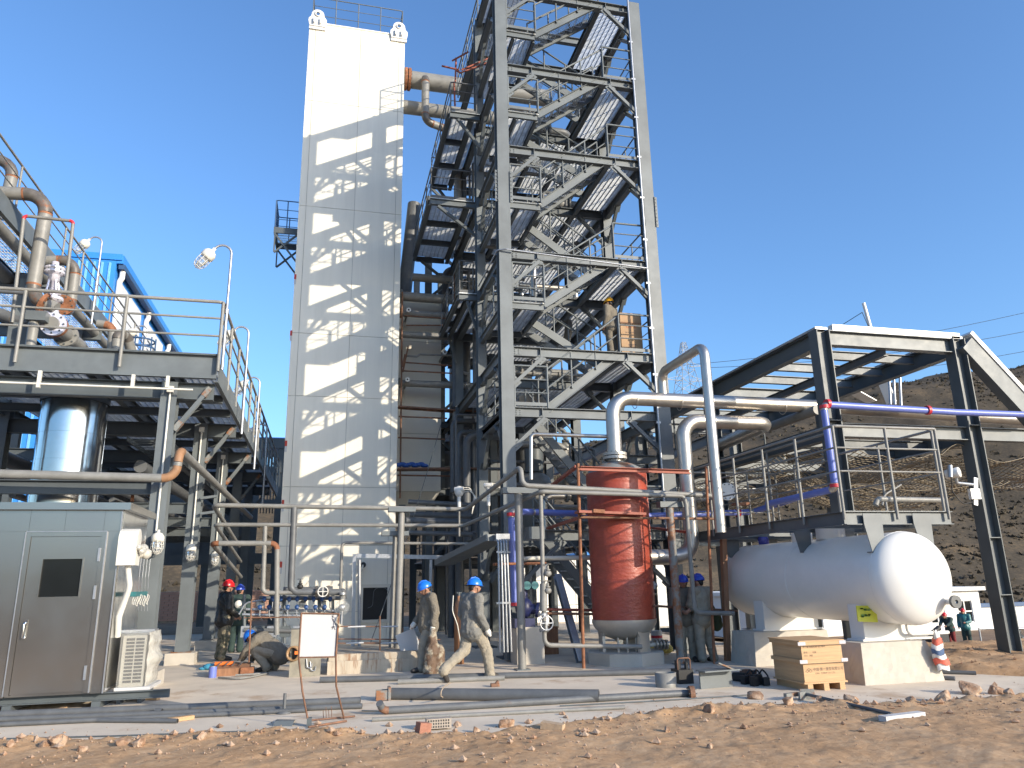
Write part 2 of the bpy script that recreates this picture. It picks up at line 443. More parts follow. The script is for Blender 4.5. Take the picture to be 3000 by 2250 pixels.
# access road beyond the bank on the right
mb = MB()
rl = [(12, 19.6), (18, 21.5), (26, 23.5), (40, 26)]
vs = []
for x, y in rl: vs += [(x, y, gz(x, y) + 0.03), (x - 1.5, y + 4.2, gz(x - 1.5, y + 4.2) + 0.03)]
mb.add(vs, [(2 * i, 2 * i + 2, 2 * i + 3, 2 * i + 1) for i in range(len(rl) - 1)])
mb.build('road', PADM, kind='structure')
RIDGE = [(-300, 16), (-60, 14), (0, 17), (37, 23.5), (44, 24.6), (64, 29), (96, 35.5), (110, 38.3), (119, 40.5), (150, 45), (300, 50)]
def hill_h(x, y):
    r = lerp_tab(RIDGE, x * 100 / max(60, y) if y < 140 else x)
    t = (y - 49 - 4 * fbm(x, 0, 0.03, 2, 1)) / 55
    base = gz(x, y) - 0.6
    p = sstep(t) if t < 1 else 1
    h = base + (r + 0.6) * (0.62 * p + 0.38 * min(1, max(0, t)) ** 0.75) * (y / 100 if y < 100 else 1) ** 0.12
    if 0 < t: h += min(1, t * 4) * (1.3 * fbm(x, y, 0.05, 4, 2.0) + 0.22 * fbm(x, y, 0.45, 3, 6.0)) - abs(fbm(x, y, 0.045, 3, 8.0)) * 0.6 * min(1, t * 4) * (1 - 0.8 * p)
    if y > 103: h -= (y - 103) * 0.05
    return h
grid(rng(-150, -12, 5) + rng(-10, 150, 0.8) + rng(155, 260, 6), rng(46, 112, 0.6) + [118, 130, 180, 300], hill_h).build('hill', HILLM, kind='structure')
mb = MB()
rr = random.Random(3)
for _ in range(15000):
    y = 49 + 60 * rr.random() ** 1.2; x = (rr.random() - 0.2) * 1.5 * y + 2
    if fbm(x, y, 0.09, 3, 11.0) < -0.05 and rr.random() < 0.8: continue
    z = hill_h(x, y); s = 0.12 + 0.3 * rr.random() ** 2
    for k in range(5):
        a = rr.random() * 6.28; t = 0.9 * s * rr.random()
        c = V((x + math.cos(a) * t, y + math.sin(a) * t, z - 0.05))
        w = s * 0.6
        mb.add([c + V((-w * math.sin(a), w * math.cos(a), 0)), c + V((w * math.sin(a), -w * math.cos(a), 0)), c + V((math.cos(a) * w, math.sin(a) * w, s * (0.5 + 0.6 * rr.random())))], [(0, 1, 2)])
mb.build('scrub', SCRUB, kind='stuff')

# ---------------------------------------------------------------- far buildings, pylon
def window(parent, c, w, h, nx=2, ny=2, depth=0.08):
    """window in a wall facing -y: recessed pane and frame bars"""
    c = V(c)
    wd = MB()
    for i in range(nx + 1):
        x = c.x - w / 2 + w * i / nx; wd.bb((x - 0.04, c.y - 0.05, c.z - h / 2), (x + 0.04, c.y + 0.03, c.z + h / 2))
    for i in range(ny + 1):
        z = c.z - h / 2 + h * i / ny; wd.bb((c.x - w / 2 + 0.041, c.y - 0.048, z - 0.04), (c.x + w / 2 - 0.041, c.y + 0.028, z + 0.04))
    f = wd.build('window', PLASTER, parent)
    MB().bb((c.x - w / 2, c.y + 0.0, c.z - h / 2), (c.x + w / 2, c.y + 0.015, c.z + h / 2)).build('pane', DARKGLASS, f)
wb = thing('white_building', 'long low white building with flat roof at the foot of the brown hill', 'building', (38, 43, -2.5))
def wall_with_holes(mb, x0, x1, y, z0, z1, holes, th=0.25):
    """wall facing -y split round its openings (x0, x1, z0, z1)"""
    xs = sorted({x0, x1, *[h[0] for h in holes], *[h[1] for h in holes]})
    for a, b in zip(xs, xs[1:]):
        hs = [h for h in holes if h[0] <= a + 1e-6 and h[1] >= b - 1e-6]
        if not hs: mb.bb((a, y, z0), (b, y + th, z1))
        else:
            mb.bb((a, y, z0), (b, y + th, hs[0][2])); mb.bb((a, y, hs[0][3]), (b, y + th, z1))
wx = [28.5, 31.5, 35.2, 37.3, 39.4]
mb = MB(); wall_with_holes(mb, 24, 40.6, 40.6, -2.7, 0.55, [(x - 0.55, x + 0.55, -1.35, -0.05) for x in wx])
mb.bb((40.3, 40.86, -2.7), (40.6, 47, 0.55)); mb.bb((24, 40.86, -2.7), (24.3, 47, 0.55))
mb.build('wall', PLASTER, wb)
MB().bb((23.8, 40.3, 0.553), (40.9, 47.2, 0.78)).build('roof', PLASTER, wb)
for x in wx: window(wb, (x, 40.7, -0.7), 1.1, 1.3)
yw = thing('yard_wall', 'pale rendered yard wall with dark blue coping right of the white building', 'wall', (44, 41, -2.5))
MB().bb((40.9, 41.5, -2.8), (60, 41.75, -0.55)).build('wall', PLASTER, yw)
MB().bb((40.9, 41.4, -0.547), (60, 41.85, -0.3)).build('coping', BLUEDARK, yw)
# pipe rail in front of it
pr = thing('guard_rail', 'bare metal guard rail beside the road in front of the white building', 'railing', (33, 34, -1.7))
a, b = at(2868, 1842, y=31.5), at(3010, 1850, y=31.5)
MB().cyl(a, b + V((6, 0, 0)), 0.045).build('rail', GALV, pr)
for q in (0.0, 2.2, 4.4, 6.6):
    p = a + V((q, 0, 0)); MB().cyl((p.x, p.y, -2.0), p, 0.04).build('post', GALV, pr)
# tiled white building seen between the tower legs and the red vessel
tb = thing('site_office', 'white panel-clad site building seen through the stair tower legs', 'building', (11, 33, 0))
wl = MB().bb((8.3, 31.7, -0.4), (15.2, 37, 2.75)).build('wall', SEAM, tb)
for i in range(6):
    for j in range(3):
        MB().bb((8.3 + i * 1.15 + 0.012, 31.66, -0.35 + j * 1.03 + 0.012), (8.3 + (i + 1) * 1.15 - 0.012, 31.698, -0.35 + (j + 1) * 1.03 - 0.012)).build('panel', PLASTER, wl)
MB().bb((8.1, 31.5, 2.753), (15.4, 37.2, 2.95)).build('roof', BLUEMETAL, tb)
bw = thing('brick_wall', 'low pinkish brick wall in front of the earth bank seen under the pipe rack', 'wall', (-3.5, 46, 0))
core = MB().bb((-16, 46.05, -0.3), (4, 46.25, 1.55)).build('mortar_core', BLOCK, bw)
BR2 = mat('pink_brick', (0.42, 0.25, 0.19), 0.9, var=0.25, scale=0.7)
proto = None; nb = 0
for j in range(12):
    for i in range(24):
        x = -7.6 + i * 0.36 + (0.18 if j % 2 else 0)
        z = 0.0 + j * 0.128
        if nb >= 290: continue
        nb += 1
        if proto is None:
            proto = MB().box((0, 0, 0), (0.45, 0.10, 0.11)).build('brick', BR2, bw, org=V((0, 0, 0))); o = proto
        else:
            o = proto.copy(); COL.objects.link(o)
        o.location = V((x * 1.3, 46.0 + random.uniform(-0.012, 0.012), z + 0.06)) - V((-3.5, 46, 0))
# blue clad hall
hall = thing('blue_hall', 'tall blue corrugated metal hall behind the pipe rack at left', 'building', (-20, 45, 0))
hp_ = at(345, 750, y=60)
Hx, Hy, Hz = hp_.x, 60.0, hp_.z
MB().bb((-60, Hy + 0.06, 0), (Hx - 0.06, 110, Hz)).build('wall', BLUEMETAL, hall)
rib0 = None
for i in range(26):
    x = Hx - 0.5 - i * 0.55
    if rib0 is None:
        rib0 = MB().ext([(-0.1, 0), (0.1, 0), (0.06, 0.09), (-0.06, 0.09)], (0, 0, 0), (0, 0, Hz - 0.8), V((0, -1, 0))).build('cladding_rib', BLUERIB_GLINT, hall, org=V((0, 0, 0))); o = rib0
    else: o = rib0.copy(); COL.objects.link(o)
    o.location = V((x, Hy + 0.058, 0.2)) - V((-20, 45, 0))
mb = MB(); mb.bb((-60, Hy - 0.06, Hz - 0.35), (Hx + 0.35, Hy + 0.05, Hz + 0.15)); mb.bb((Hx - 0.05, Hy + 0.055, Hz - 0.6), (Hx + 0.45, 110, Hz + 0.1)); mb.build('eaves_trim', BLUEMETAL, hall)
MB().bb((Hx + 0.1, Hy + 0.2, Hz - 1.0), (Hx + 0.55, 110, Hz - 0.603)).build('gutter', BLUEDARK, hall)
for i, y in enumerate((60.5, 70, 79.5, 89, 98.5)):
    MB().bb((Hx - 0.05, y + 0.9, 2), (Hx + 0.03, y + 8.3, Hz - 1.6)).build('light_panel', WHITE2, hall)
    MB().tube(fillet([(Hx + 0.3, y + 0.2, Hz - 1.01), (Hx + 0.3, y + 0.2, Hz - 1.6), (Hx + 0.16, y + 0.2, Hz - 1.9), (Hx + 0.16, y + 0.2, 1)], 0.2)[0], 0.22, 8).build('downpipe', WHITE2, hall)
# pylon on the hill
py = thing('lattice_pylon', 'slim steel lattice transmission pylon on the far ridge', 'pylon', tuple(at(2018, 1180, y=170)))
b0 = at(2018, 1200, y=170); tp = at(2014, 1005, y=170); H_ = tp.z - b0.z
def pyl(mb, z0, z1, w0, w1, n):
    for i in range(n):
        za, zb = z0 + (z1 - z0) * i / n, z0 + (z1 - z0) * (i + 1) / n
        wa, wb_ = w0 + (w1 - w0) * i / n, w0 + (w1 - w0) * (i + 1) / n
        q = [(-1, -1), (1, -1), (1, 1), (-1, 1)]
        for k in range(4):
            a, b = q[k], q[(k + 1) % 4]
            P = lambda c, w, z: V((b0.x + c[0] * w, b0.y + c[1] * w, z))
            mb.bar(P(a, wa, za), P(a, wb_, zb), 0.12, 0.12)
            mb.bar(P(a, wa, za), P(b, wb_, zb), 0.07, 0.07); mb.bar(P(b, wa, za), P(a, wb_, zb), 0.07, 0.07)
            mb.bar(P(a, wb_, zb), P(b, wb_, zb), 0.07, 0.07)
mb = MB(); pyl(mb, b0.z - 12, tp.z - 5, 5.2, 1.3, 9); pyl(mb, tp.z - 5, tp.z, 1.3, 0.5, 4); mb.build('lattice', PYLON, py)
mb = MB()
for dz, w in ((6.5, 4.5), (10.5, 5.5)):
    for s in (-1, 1):
        mb.bar((b0.x + s * 1.0, b0.y, tp.z - dz), (b0.x + s * w, b0.y, tp.z - dz + 0.3), 0.16, 0.16); mb.bar((b0.x + s * 1.0, b0.y, tp.z - dz + 1.5), (b0.x + s * w, b0.y, tp.z - dz + 0.35), 0.1, 0.1)
mb.build('cross_arm', PYLON, py)
def sag(a, b, s, n=14):
    return [a.lerp(b, i / n) - V((0, 0, s * 4 * (i / n) * (1 - i / n))) for i in range(n + 1)]
for k, (dx, dz) in enumerate(((-4.5, 6.7), (4.5, 6.7), (5.5, 10.7))):
    a = V((b0.x + dx, b0.y, tp.z - dz)); b = at(3150, 880 + k * 60, y=150)
    MB().tube(sag(a, b, 2.5), 0.06, 4).build('power_line', BLACK).update_tag()
    o = bpy.data.objects['power_line' if k == 0 else 'power_line.%03d' % k]
    tag(o, ['upper thin power line from the left arm of the pylon', 'middle thin power line running right from the pylon over the hill', 'lowest thin power line running right from the pylon over the hill'][k], 'cable', 'power lines over the hill')

# ---------------------------------------------------------------- shared steelwork pieces
def railing(parent, pts, h=1.05, mids=(0.38, 0.72), r=0.022, sp=1.15, m=None, toe=True, drop=0.0, endpost=True, name='railing'):
    m = m or STEEL
    pts = [V(p) for p in pts]
    up = V((0, 0, h))
    top = [p + up for p in pts]
    path = fillet(top, 0.09, 3)[0] if len(top) > 2 else top
    rl = MB().tube(path, r, 8).build(name, m, parent)
    ORG[rl.name] = ORG[parent.name]
    for k in mids:
        mp = [p + V((0, 0, h * k)) for p in pts]
        mp = fillet(mp, 0.06, 3)[0] if len(mp) > 2 else mp
        MB().tube(mp, r * 0.62, 6).build('mid_rail', m, rl)
    done = []
    for a, b in zip(pts, pts[1:]):
        L = (b - a).length; n = max(1, int(round(L / sp)))
        for i in range(n + 1):
            p = a.lerp(b, i / n)
            if any((p - q).length < 0.12 for q in done): continue
            done.append(p)
            MB().cyl(p - V((0, 0, drop)), p + up, r * 0.95, 8).build('post', m, rl)
        if toe:
            MB().bar(a + V((0, 0, 0.05)), b + V((0, 0, 0.05)), 0.006, 0.09).build('toe_plate', m, rl)
    return rl
def grating(parent, x0, x1, y0, y1, z, along='x', pitch=0.034, panel=1.0, m=None, name='deck_panel'):
    """welded bar grating: bearing bars on edge, cross rods, split into panels"""
    m = m or GRATE
    n = max(1, int(round((x1 - x0) / panel))) if along == 'y' else max(1, int(round((y1 - y0) / panel)))
    for k in range(n):
        if along == 'y': a0, a1, b0, b1 = x0 + (x1 - x0) * k / n + 0.004, x0 + (x1 - x0) * (k + 1) / n - 0.004, y0, y1
        else: a0, a1, b0, b1 = x0, x1, y0 + (y1 - y0) * k / n + 0.004, y0 + (y1 - y0) * (k + 1) / n - 0.004
        mb = MB(); t = 0.0035
        if along == 'y':
            c = max(2, int((a1 - a0) / pitch))
            for i in range(c + 1):
                x = a0 + (a1 - a0) * i / c; mb.bb((x - t, b0, z - 0.032), (x + t, b1, z))
            for i in range(int((b1 - b0) / 0.2) + 2):
                y = min(b1, b0 + i * 0.2); mb.bb((a0, y - 0.006, z - 0.014), (a1, y + 0.006, z - 0.002))
        else:
            c = max(2, int((b1 - b0) / pitch))
            for i in range(c + 1):
                y = b0 + (b1 - b0) * i / c; mb.bb((a0, y - t, z - 0.034), (a1, y + t, z))
            for i in range(int((a1 - a0) / 0.14) + 2):
                x = min(a1, a0 + i * 0.14); mb.bb((x - 0.006, b0, z - 0.036), (x + 0.006, b1, z - 0.001))
        mb.build(name, m, parent)
def column(parent, x, y, z0, z1, w=0.33, d=0.33, m=None, face='y', t=0.022):
    """H section; face='y': flanges face the front"""
    return MB().ibeam((x, y, z0), (x, y, z1), d if face == 'x' else w, d, t, V((0, 1, 0)) if face == 'y' else V((1, 0, 0))).build('column', m or STEEL, parent)
def beam(parent, a, b, w=0.16, h=0.26, m=None, name='beam', t=0.016, stiff=None, bolts=False):
    mb = MB().ibeam(a, b, w, h, t)
    if stiff:
        a_, b_ = V(a), V(b); d, s, u = frame(b_ - a_)
        for k in stiff:
            p = a_.lerp(b_, k); mb.bar(p - d * 0.006, p + d * 0.006, w * 0.96, h - 2 * t - 0.004)
    o = mb.build(name, m or STEEL, parent)
    if bolts:
        a_, b_ = V(a), V(b); d, s, u = frame(b_ - a_)
        for p, q in ((a_, d), (b_, -d)):
            g = MB().bar(p + q * 0.002, p + q * 0.022, w * 1.12, h * 0.98)
            for j_ in (-0.3, 0, 0.3):
                for i_ in (-1, 1): c_ = p + s * (i_ * w * 0.36) + u * (j_ * h); g.cyl(c_ + q * 0.023, c_ + q * 0.045, 0.015, 6)
            c_ = p + q * 0.28; sd = -1 if s.y > 0 else 1
            g.bar(p + q * 0.024, p + q * 0.26, t + 0.016, h * 0.62)
            for j_ in (-0.2, 0, 0.2):
                for k_ in (0.08, 0.18): c_ = p + q * k_ + u * (j_ * h); g.cyl(c_ + s * sd * (t / 2 + 0.008), c_ + s * sd * (t / 2 + 0.026), 0.014, 6)
            g.build('end_plate', m or STEEL, o)
    return o
def brace(parent, a, b, w=0.11, m=None, name='knee_brace', plate=True):
    a, b = V(a), V(b); d, s, u = frame(b - a)
    mb = MB().channel(a, b, w * 0.8, w, 0.012, V((0, -1, 0)))
    o = mb.build(name, m or STEEL, parent)
    if plate:
        for p, q in ((a, d), (b, -d)):
            g = MB().bar(p - q * 0.05 + V((0, -0.012, 0)), p + q * 0.2 + V((0, -0.012, 0)), 0.014, 0.22, V((1, 0, 0)) if abs(d.y) > 0.3 else None)
            if abs(d.y) < 0.3:
                for i_ in range(2):
                    for j_ in (-0.05, 0.05): c_ = p + q * (0.03 + 0.1 * i_) + u * j_; g.cyl(c_ + V((0, -0.034, 0)), c_ + V((0, -0.017, 0)), 0.017, 6)
            g.build('gusset_plate', m or STEEL, o)
    return o

# ---------------------------------------------------------------- white cold-box tower
TY = 24.5; TX0, TX1, TZ = -1.39, 2.18, 22.2
wt = thing('white_tower', 'tall cream white clad tower striped with shadows of the steel stair tower', 'tower', (0.4, 26, 0))
core = MB().bb((TX0 + 0.03, TY + 0.03, -0.05), (TX1 - 0.03, 28.2, TZ - 0.02)).build('core_wall', SEAM, wt)
zs = [-0.05, 0.9] + sorted(at(u, v, y=TY).z for u, v in ((822, 1600), (833, 1426), (838, 1158), (855, 974), (886, 602), (908, 294))) + [TZ]
xs = [TX0, TX0 + 0.24, at(1050, 300, y=TY).x, TX1 - 0.22, TX1]
for i in range(len(xs) - 1):
    for j in range(len(zs) - 1):
        g = 0.007
        MB().bb((xs[i] + (g if i else 0), TY - 0.004 * (1 if i in (1, 2) else 0), zs[j] + g), (xs[i + 1] - (g if i < 3 else 0), TY + 0.029, zs[j + 1] - g)).build('wall_panel', WHITE, wt)
for j in range(len(zs) - 1):
    MB().bb((TX0, TY + 0.032, zs[j] + 0.007), (TX0 + 0.029, 28.2, zs[j + 1] - 0.007)).build('side_panel', WHITE, wt)
    MB().bb((TX1 - 0.029, TY + 0.032, zs[j] + 0.007), (TX1, 28.2, zs[j + 1] - 0.007)).build('side_panel', WHITE, wt)
MB().bb((TX0 - 0.02, TY - 0.02, TZ + 0.002), (TX1 + 0.02, 28.22, TZ + 0.06)).build('roof', WHITE, wt)
# narrow raised cover strip and hatch seen on the face
MB().bb((at(1028, 1000, y=TY).x - 0.07, TY - 0.02, at(1000, 980, y=TY).z), (at(1028, 1000, y=TY).x + 0.07, TY - 0.006, at(1000, 950, y=TY).z)).build('cover_strip', WHITE, wt)
for (u, v) in ((865, 812), (853, 977), (838, 1300), (829, 1474), (823, 1655)):
    c = at(u, v, y=TY)
    o = MB().bb((c.x - 0.035, TY - 0.022, c.z - 0.08), (c.x + 0.035, TY - 0.006, c.z + 0.1)).build('tag_plate', REDINK, wt)
    MB().bb((c.x - 0.034, TY - 0.021, c.z - 0.26), (c.x + 0.034, TY - 0.006, c.z - 0.082)).build('tag_plate', PAPER, wt, label='white lower half of a red tag')
# lifting lugs
def lug(parent, cx, cz, s=1.0):
    n = 24; mb = MB()
    out = []; inn = []
    for i in range(n):
        a = 2 * PI * i / n; ca, sa = math.cos(a), math.sin(a)
        R = 0.23
        if sa >= -0.05: p = (R * ca, R * sa + 0.0)
        else:
            k = 0.5 / max(-sa, 1e-3) if abs(ca) * 0.5 < 0.33 * -sa else 0.33 / max(abs(ca), 1e-3)
            p = (ca * k, sa * k)
            if p[1] > -0.12: p = (math.copysign(0.24 + 0.05 * -p[1], ca), p[1])
        out.append(p); inn.append((0.075 * ca, 0.075 * sa + 0.03))
    th = 0.05; vs = []
    for y in (TY - 0.09, TY - 0.09 + th):
        vs += [V((cx + p[0] * s, y, cz + p[1] * s)) for p in out] + [V((cx + p[0] * s, y, cz + p[1] * s)) for p in inn]
    fs = []
    for i in range(n):
        j = (i + 1) % n
        fs += [(i, j, n + j, n + i), (2 * n + i, 3 * n + i, 3 * n + j, 2 * n + j), (i, 2 * n + i, 2 * n + j, j), (n + i, n + j, 3 * n + j, 3 * n + i)]
    mb.add(vs, fs)
    o = mb.build('lifting_lug', WHITE2, parent)
    MB().lathe([(0.075 * s, 0), (0.13 * s, 0), (0.13 * s, 0.03), (0.075 * s, 0.03)], (cx, TY - 0.088, cz + 0.03 * s), 16, (0, -1, 0)).build('boss_ring', WHITE2, o)
    for q in (-0.13, 0.1):
        MB().bb((cx + q - 0.02, TY - 0.2, cz - 0.42 * s), (cx + q + 0.02, TY - 0.091, cz - 0.18 * s)).build('stiffener', WHITE2, o)
    MB().bb((cx - 0.3 * s, TY - 0.06, cz - 0.62 * s), (cx + 0.3 * s, TY - 0.006, cz - 0.43 * s)).build('base_plate', WHITE2, o)
p = at(932, 48, y=TY); lug(wt, p.x, p.z); p = at(1169, 84, y=TY); lug(wt, p.x, p.z)
railing(wt, [(TX0 + 0.15, 28, TZ + 0.06), (TX0 + 0.1, TY + 0.1, TZ + 0.06), (TX1 - 0.1, TY + 0.1, TZ + 0.06), (TX1 - 0.15, 28, TZ + 0.06), (TX0 + 0.15, 28, TZ + 0.06)], 1.2, (0.33, 0.68), 0.02, 0.9, toe=False)
# side platform on the left flank
pz = at(806, 668, y=25.1).z; px0 = at(803, 668, y=25.1).x
sp = MB().bb((px0, 25.0, pz - 0.22), (TX0 - 0.003, 25.06, pz)).bb((px0, 26.3, pz - 0.22), (TX0 - 0.003, 26.36, pz)).bb((px0, 25.061, pz - 0.22), (px0 + 0.06, 26.299, pz)).build('side_platform', STEEL_D, wt)
ORG[sp.name] = ORG[wt.name]
grating(sp, px0 + 0.06, TX0 - 0.003, 25.06, 26.3, pz, 'y')
for y in (25.03, 26.33):
    for a, b, w in (((px0 + 0.03, y, pz - 0.22), (TX0 - 0.01, y, pz - 1.25), 0.07), ((TX0 - 0.03, y + 0.03, pz - 0.22), (px0 + 0.05, y + 0.03, pz - 0.95), 0.06), ((px0 + 0.05, y, pz - 0.22), (px0 + 0.05, y, pz - 0.95), 0.05)): MB().angle(a, b, w).build('platform_brace', STEEL_D, sp)
railing(wt, [(TX0, 25.03, pz), (px0 + 0.03, 25.03, pz), (px0 + 0.03, 26.33, pz), (TX0, 26.33, pz)], 1.05, (0.3, 0.66), 0.02, 0.45, m=BLUEDARK, toe=False)
# framed opening at the foot
a, b = at(1064, 1722, y=TY), at(1133, 1814, y=TY)
oz0, oz1, ox0, ox1 = b.z, a.z, a.x, b.x
fr = MB().bb((ox0 - 0.1, TY - 0.07, oz0 - 0.1), (ox0, TY - 0.006, oz1 + 0.1)).bb((ox1, TY - 0.07, oz0 - 0.1), (ox1 + 0.1, TY - 0.006, oz1 + 0.1)).bb((ox0 + 0.001, TY - 0.07, oz1), (ox1 - 0.001, TY - 0.006, oz1 + 0.1)).bb((ox0 + 0.001, TY - 0.07, oz0 - 0.1), (ox1 - 0.001, TY - 0.006, oz0)).build('hatch_frame', CREAM, wt)
MB().bb((ox0 + 0.002, TY - 0.02, oz0 + 0.002), (ox1 - 0.002, TY - 0.008, oz1 - 0.002)).build('hatch_opening', DARKIN, fr)
o = MB().tube(fillet([(ox0 + 0.15, TY - 0.05, oz0 + 0.35), (ox0 + 0.3, TY - 0.05, oz0 + 0.4), (ox0 + 0.33, TY - 0.05, oz0 + 0.95), (ox0 + 0.75, TY - 0.05, oz0 + 0.95), (ox0 + 0.8, TY - 0.05, oz0 + 0.4), (ox0 + 1.0, TY - 0.05, oz0 + 0.36)], 0.15)[0], 0.012, 6).build('inner_pipe', PIPE_D, fr)

# lower beige box beside it
LY = 26.2
a = at(1293, 880, y=LY); lz0 = at(1250, 1440, y=LY).z
lb = thing('beige_cold_box', 'lower beige clad box with hopper bottom right of the white tower', 'tower', (3, 27, 0))
zz = [lz0] + sorted(at(1200, v, y=LY).z for v in (1395, 1270, 1130, 1000)) + [a.z]
MB().bb((TX1 + 0.07, LY + 0.03, lz0), (a.x - 0.02, 29.5, a.z)).build('core_wall', SEAM, lb)
for z0, z1 in zip(zz, zz[1:]):
    MB().bb((TX1 + 0.06, LY, z0 + 0.007), (a.x, LY + 0.029, z1 - 0.007)).build('wall_panel', CREAM, lb)
mb = MB(); x0, x1 = TX1 + 0.08, a.x - 0.01
q = [(x0, LY + 0.05), (x1, LY + 0.05), (x1, 29.4), (x0, 29.4)]
cx, cy = (x0 + x1) / 2 - 0.3, 27.8
mb.add([(x, y, lz0 - 0.003) for x, y in q] + [(cx + (x - cx) * 0.3, cy + (y - cy) * 0.3, lz0 - 1.3) for x, y in q], [(0, 1, 5, 4), (1, 2, 6, 5), (2, 3, 7, 6), (3, 0, 4, 7), (4, 5, 6, 7)])
mb.build('hopper', CREAM, lb)
MB().bb((x0 + 0.2, 26.6, 0), (x0 + 0.45, 26.85, lz0 - 0.3)).build('leg', STEEL_D, lb); MB().bb((x1 - 0.45, 26.6, 0), (x1 - 0.2, 26.85, lz0 - 0.3)).build('leg', STEEL_D, lb)

# ---------------------------------------------------------------- steel stair tower
st = thing('stair_tower', 'tall grey steel frame tower with zigzag stairs and grated landings', 'tower', (6.4, 20, 0))
X0, X1 = 4.295, 8.53; Y0, Y1, Y2, Y3 = 17.66, 20.76, 24.7, 28.2
TOP = 18.86
LV = [2.9, 7.55, 10.25, 13.4, 16.05, 18.75]; MD = [5.95, 8.8, 11.72, 14.55, 17.25]
column(st, X0, Y0, 0.02, 20.1); column(st, X1, Y0, 0.02, TOP)
column(st, X0, Y1, 0.02, 20.1, 0.26); column(st, X1, Y1, 0.02, TOP, 0.30)
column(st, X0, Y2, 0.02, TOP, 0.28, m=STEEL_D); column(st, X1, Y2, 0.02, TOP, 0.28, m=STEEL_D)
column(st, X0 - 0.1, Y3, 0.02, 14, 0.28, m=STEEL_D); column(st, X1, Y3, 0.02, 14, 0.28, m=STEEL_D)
for x, y in ((X0, Y0), (X1, Y0), (X0, Y1), (X1, Y1)):
    bp = MB().bb((x - 0.3, y - 0.3, 0.0), (x + 0.3, y + 0.3, 0.03)).build('base_plate', STEEL_D, st)
ws = 0.165
for z in LV + [5.95]:
    zc = z - 0.13
    beam(st, (X0 + ws, Y0, zc), (X1 - ws, Y0, zc), 0.18, 0.25, stiff=(0.19, 0.81), bolts=True)
    if z != 5.95:
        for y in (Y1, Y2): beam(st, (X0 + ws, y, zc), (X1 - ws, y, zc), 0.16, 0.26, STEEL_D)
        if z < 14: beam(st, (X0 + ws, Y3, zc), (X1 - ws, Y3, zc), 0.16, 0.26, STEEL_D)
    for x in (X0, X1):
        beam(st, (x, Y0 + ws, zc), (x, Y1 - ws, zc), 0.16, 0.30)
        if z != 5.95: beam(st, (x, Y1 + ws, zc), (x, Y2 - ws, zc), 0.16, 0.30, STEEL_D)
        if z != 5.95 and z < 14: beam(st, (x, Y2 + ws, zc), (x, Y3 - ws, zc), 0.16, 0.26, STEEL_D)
    if z > 2:
        k = 0.8 if z != 2.9 else 1.15
        brace(st, (X0 + ws, Y0 - 0.05, zc - 0.13 - k * 0.95), (X0 + ws + k, Y0 - 0.05, zc - 0.14))
        brace(st, (X1 - ws, Y0 - 0.05, zc - 0.13 - k * 0.95), (X1 - ws - k, Y0 - 0.05, zc - 0.14))
        for x in (X0, X1):
            brace(st, (x, Y0 + ws, zc - 0.15 - 0.85), (x, Y0 + ws + 0.85, zc - 0.16)); brace(st, (x, Y1 - ws, zc - 0.15 - 0.85), (x, Y1 - ws - 0.85, zc - 0.16))
        if z != 5.95 and z < 18:
            brace(st, (X0 + ws, Y1 - 0.05, zc - 1.0), (X0 + ws + 0.8, Y1 - 0.05, zc - 0.14)); brace(st, (X1 - ws, Y1 - 0.05, zc - 1.0), (X1 - ws - 0.8, Y1 - 0.05, zc - 0.14))
for z in (20.05,):
    beam(st, (X0, Y0 + ws, z - 0.13), (X0, Y1 - ws, z - 0.13), 0.16, 0.3); beam(st, (X0 + 0.1, Y1 + 0.2, z - 0.13), (X0 + 0.1, Y2, z - 0.13), 0.16, 0.3)
    beam(st, (X0 + ws, Y1, z - 0.13), (X1, Y1, z - 0.13), 0.16, 0.26)
    grating(st, X0 + 0.1, X0 + 1.2, Y0 + 0.2, Y2, z + 0.03, 'x')
    railing(st, [(X0 + 1.2, Y1, z), (X0, Y1, z), (X0, Y2, z)], 1.1, (0.35, 0.7), 0.026, 1.0, drop=0.1)
XL, XR = 5.36, 7.42
for z in MD:
    zc = z - 0.1
    beam(st, (X0 + ws, Y0 + 0.04, zc), (XL, Y0 + 0.04, zc), 0.08, 0.18, name='landing_beam')
    beam(st, (X0 + ws, Y1 - 0.75, zc), (XL, Y1 - 0.75, zc), 0.08, 0.18, name='landing_beam')
    beam(st, (X0, Y0 + ws, zc - 0.02), (X0, Y1 - ws, zc - 0.02), 0.12, 0.2, name='landing_beam')
    for x in (4.75, XL): beam(st, (x, Y0 + 0.13, zc), (x, Y1 - 0.83, zc), 0.07, 0.16, name='landing_beam')
    grating(st, X0 + ws, XL + 0.03, Y0 + 0.0, Y1 - 0.7, z + 0.03, 'x', 0.055, 5)
    railing(st, [(X0 + ws + 0.03, Y0 - 0.08, z + 0.03), (XL, Y0 - 0.08, z + 0.03)], 1.05, (0.33, 0.66), 0.028, 0.7, drop=0.05)
    railing(st, [(X0 + 0.05, Y0 + 0.2, z + 0.03), (X0 + 0.05, Y1 - 0.2, z + 0.03)], 1.05, (0.33, 0.66), 0.022, 1.2)
